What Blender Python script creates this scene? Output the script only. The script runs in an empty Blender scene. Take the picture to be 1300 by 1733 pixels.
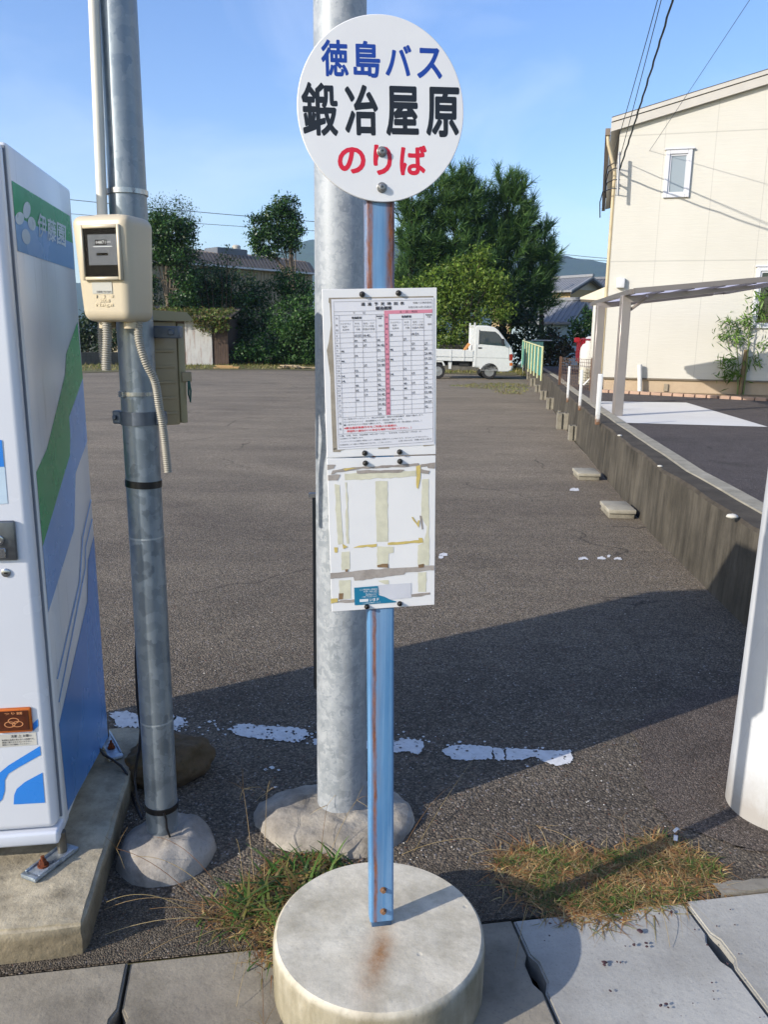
import bpy, bmesh, math, random
import numpy as np
from mathutils import Vector, Matrix, noise as mn
random.seed(7); rng = np.random.default_rng(11)
S = bpy.context.scene
COL = S.collection

# ------------------------------------------------------------------ camera
F_PX, CX, CY, HORIZON, EYE, ROLL = 1340.0, 650.0, 866.5, 568.0, 1.56, 0.012
_p = math.atan((CY-HORIZON)/F_PX)
_r = np.array([1., 0, 0]); _dn = np.array([0, -math.sin(_p), -math.cos(_p)])
FW = np.array([0, math.cos(_p), -math.sin(_p)])
RT = math.cos(ROLL)*_r - math.sin(ROLL)*_dn
DN = math.sin(ROLL)*_r + math.cos(ROLL)*_dn
EYEV = np.array([0, 0, EYE])
cam = bpy.data.cameras.new('camera'); camo = bpy.data.objects.new('camera', cam); COL.objects.link(camo)
cam.sensor_fit = 'HORIZONTAL'; cam.sensor_width = 36; cam.lens = 36*F_PX/1300
cam.clip_start = .05; cam.clip_end = 20000
M = Matrix.Identity(4)
for i in range(3):
    M[i][0] = RT[i]; M[i][1] = -DN[i]; M[i][2] = -FW[i]; M[i][3] = EYEV[i]
camo.matrix_world = M
S.camera = camo

# ------------------------------------------------------------------ light
SUN_EL = math.radians(24.0)
SUN_DIR = Vector((.857, .515, 0)).normalized()          # the way the light travels over the ground
travel = Vector((SUN_DIR.x*math.cos(SUN_EL), SUN_DIR.y*math.cos(SUN_EL), -math.sin(SUN_EL)))
sun = bpy.data.lights.new('sun', 'SUN'); suno = bpy.data.objects.new('sun', sun); COL.objects.link(suno)
sun.energy = 4.1; sun.angle = math.radians(.53); sun.color = (1.0, .93, .84)
suno.rotation_euler = travel.to_track_quat('-Z', 'Y').to_euler()
suno.location = (-6, -4, 8)
world = bpy.data.worlds.new('World'); S.world = world; world.use_nodes = True
wt = world.node_tree; wt.nodes.clear()
sky = wt.nodes.new('ShaderNodeTexSky'); sky.sky_type = 'NISHITA'; sky.sun_disc = False
sky.sun_elevation = SUN_EL
sky.sun_rotation = math.atan2(-SUN_DIR.x, -SUN_DIR.y)     # clockwise from +Y
sky.altitude = 0; sky.air_density = 1.0; sky.dust_density = .6; sky.ozone_density = 1.5
bg = wt.nodes.new('ShaderNodeBackground'); bg.inputs['Strength'].default_value = .14
wo = wt.nodes.new('ShaderNodeOutputWorld')
tc = wt.nodes.new('ShaderNodeTexCoord')
mp = wt.nodes.new('ShaderNodeMapping'); mp.inputs['Scale'].default_value = (1.0, 1.0, 2.2); mp.inputs['Rotation'].default_value = (.3, .5, .2)
nz = wt.nodes.new('ShaderNodeTexNoise'); nz.inputs['Scale'].default_value = 2.6; nz.inputs['Detail'].default_value = 7; nz.inputs['Roughness'].default_value = .55
nz.inputs['Distortion'].default_value = .7
cr = wt.nodes.new('ShaderNodeValToRGB'); cr.color_ramp.elements[0].position = .46; cr.color_ramp.elements[1].position = .85
cr.color_ramp.elements[0].color = (0, 0, 0, 1); cr.color_ramp.elements[1].color = (.30, .30, .30, 1)
hs = wt.nodes.new('ShaderNodeHueSaturation'); hs.inputs['Hue'].default_value = .515; hs.inputs['Saturation'].default_value = 1.24; hs.inputs['Value'].default_value = 1.25
mx = wt.nodes.new('ShaderNodeMix'); mx.data_type = 'RGBA'
mx.inputs['B'].default_value = (7.5, 7.8, 8.4, 1)
wt.links.new(tc.outputs['Generated'], mp.inputs['Vector']); wt.links.new(mp.outputs['Vector'], nz.inputs['Vector'])
wt.links.new(nz.outputs['Fac'], cr.inputs['Fac']); wt.links.new(cr.outputs['Color'], mx.inputs['Factor'])
wt.links.new(sky.outputs['Color'], hs.inputs['Color']); wt.links.new(hs.outputs['Color'], mx.inputs['A']); wt.links.new(mx.outputs['Result'], bg.inputs['Color'])
wt.links.new(bg.outputs['Background'], wo.inputs['Surface'])
S.view_settings.view_transform = 'Standard'; S.view_settings.look = 'None'
S.view_settings.exposure = .56; S.view_settings.gamma = 1

# ------------------------------------------------------------------ picture -> place
def ray(x, y): return RT*((x-CX)/F_PX) + DN*((y-CY)/F_PX) + FW
def G(x, y, z=0.):                      # the point at height z seen there
    d = ray(x, y); return EYEV + d*((z-EYE)/d[2])
def D(x, y, Y):                         # the point at distance Y seen there
    d = ray(x, y); return EYEV + d*(Y/d[1])
def PL(x, y, p0, n):                    # the point of a plane seen there
    d = ray(x, y); n = np.array(n); return EYEV + d*(np.dot(np.array(p0)-EYEV, n)/np.dot(d, n))
def PX(p):
    v = np.array(p)-EYEV; z = v@FW; return CX+F_PX*(v@RT)/z, CY+F_PX*(v@DN)/z
R_ = math.radians

# ------------------------------------------------------------------ materials
def lin(c):
    if isinstance(c, str):
        c = c.lstrip('#'); c = [int(c[i:i+2], 16)/255 for i in (0, 2, 4)]
    return tuple((u/12.92 if u <= .04045 else ((u+.055)/1.055)**2.4) for u in c[:3]) + (1,)
class NT:
    def __init__(s, name, rough=.6, metal=0, spec=.5):
        s.m = bpy.data.materials.new(name); s.m.use_nodes = True; s.t = s.m.node_tree
        s.b = s.t.nodes['Principled BSDF']; s.out = s.t.nodes['Material Output']
        s.b.inputs['Roughness'].default_value = rough; s.b.inputs['Metallic'].default_value = metal
        s.b.inputs['Specular IOR Level'].default_value = spec
        s._tc = None
    def n(s, t): return s.t.nodes.new(t)
    def set(s, sock, v):
        if isinstance(v, bpy.types.NodeSocket): s.t.links.new(v, sock)
        else: sock.default_value = v
    def co(s, kind='Object'):
        if s._tc is None: s._tc = s.n('ShaderNodeTexCoord')
        return s._tc.outputs[kind]
    def map(s, scale=(1, 1, 1), loc=(0, 0, 0), rot=(0, 0, 0), vec=None):
        m = s.n('ShaderNodeMapping'); s.set(m.inputs['Vector'], vec or s.co())
        m.inputs['Scale'].default_value = scale; m.inputs['Location'].default_value = loc; m.inputs['Rotation'].default_value = rot
        return m.outputs['Vector']
    def noise(s, scale, detail=4, rough=.55, vec=None, dist=0):
        k = s.n('ShaderNodeTexNoise'); s.set(k.inputs['Vector'], vec or s.co())
        k.inputs['Scale'].default_value = scale; k.inputs['Detail'].default_value = detail
        k.inputs['Roughness'].default_value = rough; k.inputs['Distortion'].default_value = dist
        return k.outputs['Fac']
    def voro(s, scale, feature='F1', vec=None, out='Distance', rand=1):
        k = s.n('ShaderNodeTexVoronoi'); k.feature = feature; s.set(k.inputs['Vector'], vec or s.co())
        k.inputs['Scale'].default_value = scale; k.inputs['Randomness'].default_value = rand
        return k.outputs[out]
    def ramp(s, fac, *stops, const=False):
        k = s.n('ShaderNodeValToRGB'); s.set(k.inputs['Fac'], fac); e = k.color_ramp.elements
        if const: k.color_ramp.interpolation = 'CONSTANT'
        while len(e) < len(stops): e.new(.5)
        for el, (p, c) in zip(e, stops):
            el.position = p
            el.color = (c, c, c, 1) if isinstance(c, (int, float)) else (lin(c) if isinstance(c, str) else tuple(c))
        return k.outputs['Color']
    def math(s, op, a, b=0., c=0., clamp=False):
        k = s.n('ShaderNodeMath'); k.operation = op; k.use_clamp = clamp
        for i, v in enumerate((a, b, c)): s.set(k.inputs[i], v)
        return k.outputs[0]
    def mix(s, fac, a, b, mode='MIX'):
        k = s.n('ShaderNodeMix'); k.data_type = 'RGBA'; k.blend_type = mode
        s.set(k.inputs['Factor'], fac)
        for nm, v in (('A', a), ('B', b)):
            s.set(k.inputs[nm], lin(v) if isinstance(v, str) else v)
        return k.outputs['Result']
    def sep(s, vec=None):
        k = s.n('ShaderNodeSeparateXYZ'); s.set(k.inputs[0], vec or s.co()); return k.outputs
    def col(s, v): s.set(s.b.inputs['Base Color'], lin(v) if isinstance(v, str) else v); return s
    def rgh(s, v): s.set(s.b.inputs['Roughness'], v); return s
    def bump(s, h, strength=.3, dist=.01):
        k = s.n('ShaderNodeBump'); s.set(k.inputs['Height'], h)
        k.inputs['Strength'].default_value = strength; k.inputs['Distance'].default_value = dist
        prev = s.b.inputs['Normal'].links
        if prev: s.t.links.new(prev[0].from_socket, k.inputs['Normal'])
        s.t.links.new(k.outputs[0], s.b.inputs['Normal']); return s
    def rnd(s):
        k = s.n('ShaderNodeNewGeometry'); return k.outputs['Random Per Island']

def plain(name, c, rough=.5, metal=0, var=.12, scale=6, bump=0, bscale=40, spec=.5, bdist=.004):
    k = NT(name, rough, metal, spec)
    c = lin(c) if isinstance(c, str) else c
    lo = tuple(v*(1-var) for v in c[:3])+(1,); hi = tuple(min(1, v*(1+var)) for v in c[:3])+(1,)
    nf = k.noise(scale, 5, .6)
    k.col(k.ramp(nf, (.3, lo), (.7, hi)))
    k.rgh(k.ramp(k.noise(scale*2.3, 3), (.3, max(.02, rough-.07)), (.7, min(1, rough+.09))))
    if bump: k.bump(k.noise(bscale, 4, .6), bump, bdist)
    return k.m

def concrete(name, c1, c2, stain='#4d4a42', amount=.5, scale=3, fine=70, streak=False, bump=.35, dark=.45):
    k = NT(name, .9, 0, .25)
    base = k.ramp(k.noise(scale, 8, .65), (.3, c1), (.72, c2))
    v = k.map((scale*3, scale*3, scale*.35)) if streak else k.map((scale,)*3, (3, 1, 2))
    st = k.ramp(k.noise(1.6, 9, .68, v), (dark, 0.), (dark+.28, amount))
    c = k.mix(st, base, stain)
    sp = k.ramp(k.voro(fine, vec=None), (.0, .75), (.35, 1.0))
    c = k.mix(.5, c, sp, 'MULTIPLY')
    pit = k.ramp(k.noise(fine*1.7, 3, .7), (.28, .55), (.40, 1.))
    c = k.mix(.6, c, pit, 'MULTIPLY')
    k.col(c)
    k.bump(k.noise(fine*.7, 6, .7), bump, .004); k.bump(k.noise(scale*2, 4), bump*.6, .01)
    return k.m

def asphalt(name, lo, hi, dust, grain=170, dustamt=.6, speck=.5, pale='#8f8780', far=False):
    k = NT(name, .92, 0, .3)
    v = k.co()
    big = k.noise(.35, 8, .66, k.map((.6, 1.3, 1)), 1.4)
    mid = k.noise(4, 6, .65)
    base = k.ramp(mid, (.25, lo), (.75, hi))
    du = k.math('MULTIPLY', k.ramp(big, (.38, 0.), (.68, 1.)), k.ramp(k.noise(9, 7, .7), (.3, .35), (.7, 1.)))
    if far:                                        # paler tone grows towards the back of the lot
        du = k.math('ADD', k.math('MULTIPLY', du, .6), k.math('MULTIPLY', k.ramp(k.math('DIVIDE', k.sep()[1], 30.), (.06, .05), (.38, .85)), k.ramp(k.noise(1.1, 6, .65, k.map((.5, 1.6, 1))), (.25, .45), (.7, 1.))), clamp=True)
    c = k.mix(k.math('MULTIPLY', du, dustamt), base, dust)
    cell = k.n('ShaderNodeTexVoronoi'); k.set(cell.inputs['Vector'], v); cell.inputs['Scale'].default_value = grain
    sv = k.n('ShaderNodeSeparateColor'); k.t.links.new(cell.outputs['Color'], sv.inputs[0])
    c = k.mix(.75, c, k.ramp(sv.outputs[0], (.0, .30), (.5, .9), (.85, 1.3), (1., 2.1)), 'MULTIPLY')
    pale_m = k.math('MULTIPLY', k.ramp(sv.outputs[1], (.955, 0.), (.985, 1.)), speck)
    c = k.mix(pale_m, c, pale)
    rust = k.math('MULTIPLY', k.ramp(sv.outputs[2], (.985, 0.), (.995, 1.)), .5)
    c = k.mix(rust, c, '#6b3d28')
    ed = k.n('ShaderNodeTexVoronoi'); ed.feature = 'DISTANCE_TO_EDGE'; ed.inputs['Scale'].default_value = .55
    wv = k.n('ShaderNodeMixRGB'); wv.blend_type = 'ADD'; wv.inputs[0].default_value = .35; nw_ = k.n('ShaderNodeTexNoise'); nw_.inputs['Scale'].default_value = 2.2; nw_.inputs['Detail'].default_value = 6; k.t.links.new(v, nw_.inputs['Vector']); k.t.links.new(v, wv.inputs[1]); k.t.links.new(nw_.outputs['Color'], wv.inputs[2]); k.t.links.new(wv.outputs[0], ed.inputs['Vector'])
    crk = k.math('MULTIPLY', k.ramp(ed.outputs['Distance'], (0., 1.), (.006, 0.)), k.ramp(k.noise(.8, 3, .5, k.map((1, 1, 1), (7, 2, 0))), (.50, 0.), (.60, .75)))
    c = k.mix(crk, c, '#26221f')
    oil = k.ramp(k.noise(.9, 5, .6, k.map((1, 1, 1), (3, 9, 0))), (.60, 1.), (.74, .68)); c = k.mix(1., c, oil, 'MULTIPLY')
    gap = k.ramp(cell.outputs['Distance'], (.25, 1.), (.75, .55))
    c = k.mix(.8, c, gap, 'MULTIPLY')
    k.col(c)
    hb = k.math('SUBTRACT', 1., cell.outputs['Distance'])
    k.bump(hb, .75, .006); k.bump(k.noise(25, 5, .6), .35, .012)
    return k.m

def galv(name, lo, hi, scale=22, metal=.55, rough=.45, streak=.0):
    k = NT(name, rough, metal, .5)
    cell = k.n('ShaderNodeTexVoronoi')
    wob = k.n('ShaderNodeTexNoise'); wob.inputs['Scale'].default_value = scale*.8; wob.inputs['Detail'].default_value = 4
    k.set(wob.inputs['Vector'], k.co())
    add = k.n('ShaderNodeMixRGB'); add.blend_type = 'ADD'; add.inputs[0].default_value = .09
    k.t.links.new(k.co(), add.inputs[1]); k.t.links.new(wob.outputs['Color'], add.inputs[2])
    k.t.links.new(add.outputs[0], cell.inputs['Vector']); cell.inputs['Scale'].default_value = scale
    sv = k.n('ShaderNodeSeparateColor'); k.t.links.new(cell.outputs['Color'], sv.inputs[0])
    soft = k.noise(scale*.35, 6, .6)
    f = k.math('ADD', k.math('MULTIPLY', sv.outputs[0], .45), k.math('MULTIPLY', soft, .75))
    c = k.ramp(f, (.25, lo), (.85, hi))
    vs = k.noise(3, 7, .65, k.map((14, 14, .8)))
    c = k.mix(k.ramp(vs, (.5, 0.), (.8, .35)), c, '#8d8c86')
    k.col(c)
    k.rgh(k.ramp(f, (.3, rough-.08), (.8, rough+.14)))
    k.bump(k.noise(scale*3, 4), .06, .002)
    return k.m

def leafmat(name, *cols, rough=.55, trans=.3, patch=.5):
    k = NT(name, rough, 0, .35)
    r = k.rnd(); n = len(cols)
    c = k.ramp(r, *[((i+.5)/n, cc) for i, cc in enumerate(cols)])
    big = k.ramp(k.noise(patch, 3, .6), (.35, .70), (.65, 1.25))
    c = k.mix(.9, c, big, 'MULTIPLY')
    k.col(c)
    tr = k.n('ShaderNodeBsdfTranslucent'); k.set(tr.inputs['Color'], c)
    ms = k.n('ShaderNodeMixShader'); ms.inputs[0].default_value = trans
    k.t.links.new(k.b.outputs[0], ms.inputs[1]); k.t.links.new(tr.outputs[0], ms.inputs[2])
    k.t.links.new(ms.outputs[0], k.out.inputs['Surface'])
    return k.m

def glass(name, tint, rough=.04, alpha=.35):
    k = NT(name, rough, 0, .6)
    k.col(tint)
    tr = k.n('ShaderNodeBsdfTransparent')
    ms = k.n('ShaderNodeMixShader'); ms.inputs[0].default_value = alpha
    k.t.links.new(tr.outputs[0], ms.inputs[1]); k.t.links.new(k.b.outputs[0], ms.inputs[2])
    k.t.links.new(ms.outputs[0], k.out.inputs['Surface'])
    return k.m

# ------------------------------------------------------------------ objects
MATS = {}
ROOTM = {}
def tag(o, label=None, cat=None, group=None, kind=None):
    if label: o['label'] = label
    if cat: o['category'] = cat
    if group: o['group'] = group
    if kind: o['kind'] = kind
    return o
def thing(name, label, cat, loc=(0, 0, 0), rz=0., group=None):
    o = bpy.data.objects.new(name, None); COL.objects.link(o); o.empty_display_size = .1
    o.location = [float(v) for v in loc]; o.rotation_euler = (0, 0, rz)
    ROOTM[o.name] = Matrix.LocRotScale(Vector(o.location), o.rotation_euler, None)
    return tag(o, label, cat, group)
def root_of(o):
    while o.parent: o = o.parent
    return o
class MB:
    """collects faces, then links them as one mesh object"""
    def __init__(s): s.v = []; s.f = []; s.mi = []; s.cur = 0
    def mat(s, i): s.cur = i; return s
    def add(s, vs, fs):
        b = len(s.v); s.v += [tuple(float(c) for c in p) for p in vs]
        s.f += [tuple(b+i for i in f) for f in fs]; s.mi += [s.cur]*len(fs); return s
    def poly(s, pts): return s.add(pts, [tuple(range(len(pts)))])
    def box(s, x0, x1, y0, y1, z0, z1, m=None):
        vs = [(x, y, z) for z in (z0, z1) for y in (y0, y1) for x in (x0, x1)]
        if m is not None: vs = [m@Vector(v) for v in vs]
        return s.add(vs, [(0, 2, 3, 1), (4, 5, 7, 6), (0, 1, 5, 4), (1, 3, 7, 5), (3, 2, 6, 7), (2, 0, 4, 6)])
    def rbox(s, x0, x1, y0, y1, z0, z1, r=.01, seg=2, m=None, edges=None):
        bm = bmesh.new()
        mm = Matrix.Translation(((x0+x1)/2, (y0+y1)/2, (z0+z1)/2))@Matrix.Diagonal((x1-x0, y1-y0, z1-z0, 1))
        bmesh.ops.create_cube(bm, size=1, matrix=mm)
        es = bm.edges[:] if edges is None else [e for e in bm.edges if edges((e.verts[0].co+e.verts[1].co)/2, (e.verts[1].co-e.verts[0].co).normalized())]
        bmesh.ops.bevel(bm, geom=es, offset=r, segments=seg, affect='EDGES', profile=.5)
        s.bm(bm, m); return s
    def bm(s, bm, m=None):
        bm.verts.index_update()
        s.add([(m@v.co if m is not None else v.co) for v in bm.verts], [tuple(v.index for v in f.verts) for f in bm.faces]); bm.free(); return s
    def prism(s, pts, d0, d1, axes='xz', m=None):
        """outline pts (2D) in a plane, extruded from d0 to d1 along the third axis"""
        def P(a, b, d):
            v = {'xz': (a, d, b), 'xy': (a, b, d), 'yz': (d, a, b)}[axes]
            return m@Vector(v) if m is not None else v
        n = len(pts)
        ar = sum(pts[i][0]*pts[(i+1) % n][1]-pts[(i+1) % n][0]*pts[i][1] for i in range(n))
        if (ar < 0) != (axes == 'xz') : pts = pts[::-1]
        if d1 < d0: d0, d1 = d1, d0
        vs = [P(a, b, d0) for a, b in pts]+[P(a, b, d1) for a, b in pts]
        fs = [tuple(range(n))[::-1], tuple(range(n, 2*n))]+[(i, (i+1) % n, n+(i+1) % n, n+i) for i in range(n)]
        if axes == 'xz' or True: pass
        return s.add(vs, fs)
    def tube(s, pts, rad, n=10, cap=True, flat=None):
        pts = [Vector([float(c) for c in p]) for p in pts]; k = len(pts)
        rad = rad if hasattr(rad, '__len__') else [rad]*k
        T = [(pts[min(i+1, k-1)]-pts[max(i-1, 0)]).normalized() for i in range(k)]
        up = Vector((0, 0, 1)) if abs(T[0].z) < .9 else Vector((1, 0, 0))
        a = T[0].cross(up).normalized(); vs = []
        for i in range(k):
            a = (a-T[i]*a.dot(T[i])).normalized(); b = T[i].cross(a)
            for j in range(n):
                th = 2*math.pi*j/n
                vs.append(pts[i]+a*math.cos(th)*rad[i]+b*math.sin(th)*rad[i]*(flat or 1))
        fs = [(i*n+j, i*n+(j+1) % n, (i+1)*n+(j+1) % n, (i+1)*n+j) for i in range(k-1) for j in range(n)]
        if cap: fs += [tuple(range(n))[::-1], tuple((k-1)*n+j for j in range(n))]
        return s.add(vs, fs)
    def lathe(s, prof, n=32, m=None, c=(0, 0), cap=True):
        """profile of (r, z) about a vertical axis at c"""
        vs = []
        for r, z in prof:
            for j in range(n):
                th = 2*math.pi*j/n; v = (c[0]+r*math.cos(th), c[1]+r*math.sin(th), z)
                vs.append(m@Vector(v) if m is not None else v)
        k = len(prof)
        fs = [(i*n+j, i*n+(j+1) % n, (i+1)*n+(j+1) % n, (i+1)*n+j) for i in range(k-1) for j in range(n)]
        if cap: fs += [tuple(range(n))[::-1], tuple((k-1)*n+j for j in range(n))]
        return s.add(vs, fs)
    def build(s, name, mats, parent=None, smooth=None, world=True, base=None):
        me = bpy.data.meshes.new(name)
        V = s.v
        if parent is not None and world:
            inv = ROOTM[root_of(parent).name].inverted(); V = [inv@Vector(v) for v in V]
        o = bpy.data.objects.new(name, me)
        if parent is None and base is not False:
            if base is None:
                a = np.array(V); base = ((a[:, 0].min()+a[:, 0].max())/2, (a[:, 1].min()+a[:, 1].max())/2, a[:, 2].min())
            V = [(v[0]-base[0], v[1]-base[1], v[2]-base[2]) for v in V]; o.location = [float(c) for c in base]
        me.from_pydata([tuple(v) for v in V], [], s.f)
        for m_ in (mats if isinstance(mats, (list, tuple)) else [mats]): me.materials.append(m_)
        me.polygons.foreach_set('material_index', s.mi)
        if smooth is not None:
            me.polygons.foreach_set('use_smooth', [True]*len(s.f)); me.set_sharp_from_angle(angle=R_(smooth))
        me.update(); COL.objects.link(o)
        if parent is not None: o.parent = parent
        return o
def copy_tree(o, parent=None):
    c = o.copy(); COL.objects.link(c)
    if parent is not None: c.parent = parent
    for ch in list(o.children): copy_tree(ch, c)
    return c
def npmesh(name, V, faces, mats, parent=None, mi=None, base=None):
    """large meshes of equal faces (n x k index array)"""
    V = np.asarray(V, dtype=np.float32).reshape(-1, 3); faces = np.asarray(faces, dtype=np.int32)
    o_loc = np.zeros(3)
    if parent is not None:
        inv = np.array(ROOTM[root_of(parent).name].inverted()); V = V@inv[:3, :3].T+inv[:3, 3]
    elif base is not False:
        o_loc = np.array(base) if base is not None else np.array([(V[:, 0].min()+V[:, 0].max())/2, (V[:, 1].min()+V[:, 1].max())/2, V[:, 2].min()])
        V = V-o_loc
    me = bpy.data.meshes.new(name); n, k = faces.shape
    me.vertices.add(len(V)); me.vertices.foreach_set('co', V.astype(np.float32).ravel())
    me.loops.add(n*k); me.loops.foreach_set('vertex_index', faces.ravel())
    me.polygons.add(n); me.polygons.foreach_set('loop_start', np.arange(n, dtype=np.int32)*k)
    me.polygons.foreach_set('loop_total', np.full(n, k, dtype=np.int32))
    for m_ in (mats if isinstance(mats, (list, tuple)) else [mats]): me.materials.append(m_)
    if mi is not None: me.polygons.foreach_set('material_index', np.asarray(mi, dtype=np.int32))
    me.update(calc_edges=True); me.validate()
    o = bpy.data.objects.new(name, me); o.location = [float(c) for c in o_loc]; COL.objects.link(o)
    if parent is not None: o.parent = parent
    return o

# lettering: glyph outlines as flat faces, fitted into a box
_tx = {}
def glyphs(s, off=0., res=2):
    key = (s, off, res)
    if key not in _tx:
        cu = bpy.data.curves.new('t', 'FONT'); cu.body = s; cu.size = 1; cu.offset = off; cu.resolution_u = res
        ob = bpy.data.objects.new('t', cu); COL.objects.link(ob)
        dg = bpy.context.evaluated_depsgraph_get(); dg.update()
        me = bpy.data.meshes.new_from_object(ob.evaluated_get(dg))
        v = np.array([p.co[:2] for p in me.vertices]).reshape(-1, 2); f = [tuple(p.vertices) for p in me.polygons]
        bpy.data.objects.remove(ob); bpy.data.curves.remove(cu); bpy.data.meshes.remove(me)
        _tx[key] = (v, f)
    return _tx[key]
def letter(mb, s, x0, x1, y0, y1, fn, off=0., res=2, keep=False):
    """writes s into the box of a surface whose (u, v) -> point map is fn; keep: keep the letters' proportions, left aligned"""
    v, f = glyphs(s, 0., res)
    if len(v) == 0: return
    lo, hi = v.min(0), v.max(0)
    sx = (x1-x0)/(hi[0]-lo[0]); sy = (y1-y0)/(hi[1]-lo[1])
    if keep: sx = abs(sy)*keep*(1 if x1 > x0 else -1)
    # bold strokes: the outline stamped round a small circle, each stamp a hair in front of the last
    c0 = Vector(fn(x0, y0)); N_ = ((Vector(fn(x0+1e-3, y0))-c0).cross(Vector(fn(x0, y0+1e-3))-c0)).normalized()
    if sy*sx < 0: N_ = -N_
    k = 0 if not off else (14 if off > .025 else 4)
    for i in range(k+1):
        if i: a_ = 2*math.pi*i/k; dx, dy = off*math.cos(a_), off*math.sin(a_)
        else: dx = dy = 0
        mb.add([Vector(fn(x0+(a-lo[0]+dx)*sx, y0+(b-lo[1]+dy)*sy))+N_*(6e-6*i) for a, b in v], f)
# ================================================================== the setting
row = Vector((1, .165, 0)).normalized(); rown = Vector((row.y, -row.x, 0))      # along the gutter covers / towards the camera
RO = Vector((.862, 1.960, 0))                                                   # back edge of the covers
def rp(s, t, z=0.): p = RO+row*s+rown*t; return (p.x, p.y, z)
m_earth = asphalt('verge_soil', '#3f3a33', '#5a5246', '#7b715f', 90, .5, .3)
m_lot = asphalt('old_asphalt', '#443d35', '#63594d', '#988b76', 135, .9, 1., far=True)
m_patch = asphalt('patched_asphalt', '#524941', '#6a5f55', '#83776a', 190, .5, .6)
m_drive = asphalt('driveway_asphalt', '#48423f', '#5a5350', '#6e6560', 150, .4, .2)
m_road = asphalt('road_asphalt', '#4a4745', '#5d5957', '#777069', 150, .5, .3)
# ground: one sheet to the horizon, open where the gutter runs
def sheet(name, quads, m, z, kind='structure'):
    mb = MB()
    for q in quads: mb.poly([(p[0], p[1], z) for p in q])
    return tag(mb.build(name, m, base=False), kind=kind)
k = NT('far_ground', .95)
k.col(k.ramp(k.noise(.08, 6, .6), (.3, '#4d4a34'), (.55, '#5d5a3c'), (.75, '#4a5230'))); m_far = k.m
BIG = 3200
a0, a1, b0, b1 = rp(-40, .02), rp(40, .02), rp(-40, .44), rp(40, .44)
sheet('ground', [[(-BIG, a0[1], 0), a0, a1, (BIG, a1[1], 0), (BIG, BIG, 0), (-BIG, BIG, 0)],
                 [(-BIG, -60, 0), (BIG, -60, 0), (BIG, b1[1], 0), b1, b0, (-BIG, b0[1], 0)]], m_far, -.012)
# the car park
lot = [rp(-30, .0), rp(1.6, .0), (2.02, 3.5, 0), (2.06, 4.3, 0), (2.35, 7, 0), (2.9, 12, 0), (4.2, 21, 0), (6.0, 34, 0),
       (5.2, 33.2, 0), (2.0, 34.2, 0), (-4.2, 35.6, 0), (-8.4, 34.6, 0), (-12.5, 30.3, 0), (-24, 27, 0)]
sheet('car_park', [lot], m_lot, 0.)
sheet('road', [[rp(-40, .46), rp(40, .46), rp(40, 9), rp(-40, 9)]], m_road, -.004)
# smoother patch of asphalt beside the white pole
mb = MB()
pp = [G(x, y) for x, y in [(1062, 1232), (1085, 1268), (1092, 1330), (1115, 1372), (1142, 1400), (1190, 1412), (1260, 1440), (1400, 1450), (1400, 1150), (1180, 1168)]]
po = []
for i in range(len(pp)):
    a_, b_2 = pp[i], pp[(i+1) % len(pp)]
    for j in range(8): q_ = a_+(b_2-a_)*j/8; po.append((q_[0]+rng.normal(0, .008), q_[1]+rng.normal(0, .008), .004))
mb.poly(po); tag(mb.build('asphalt_patch', m_patch, base=False), kind='structure')
# gutter: a concrete channel under the covers
m_gut = concrete('gutter_concrete', '#4d4a44', '#615d55', amount=.6)
mb = MB()
for s0, s1 in ((-6, 6),):
    mb.poly([rp(s0, .02, -.45), rp(s1, .02, -.45), rp(s1, .44, -.45), rp(s0, .44, -.45)])
    for t in (.02, .44):
        mb.poly([rp(s0, t, -.45), rp(s1, t, -.45), rp(s1, t, -.03), rp(s0, t, -.03)])
tag(mb.build('gutter', m_gut, base=False), kind='structure')
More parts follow.
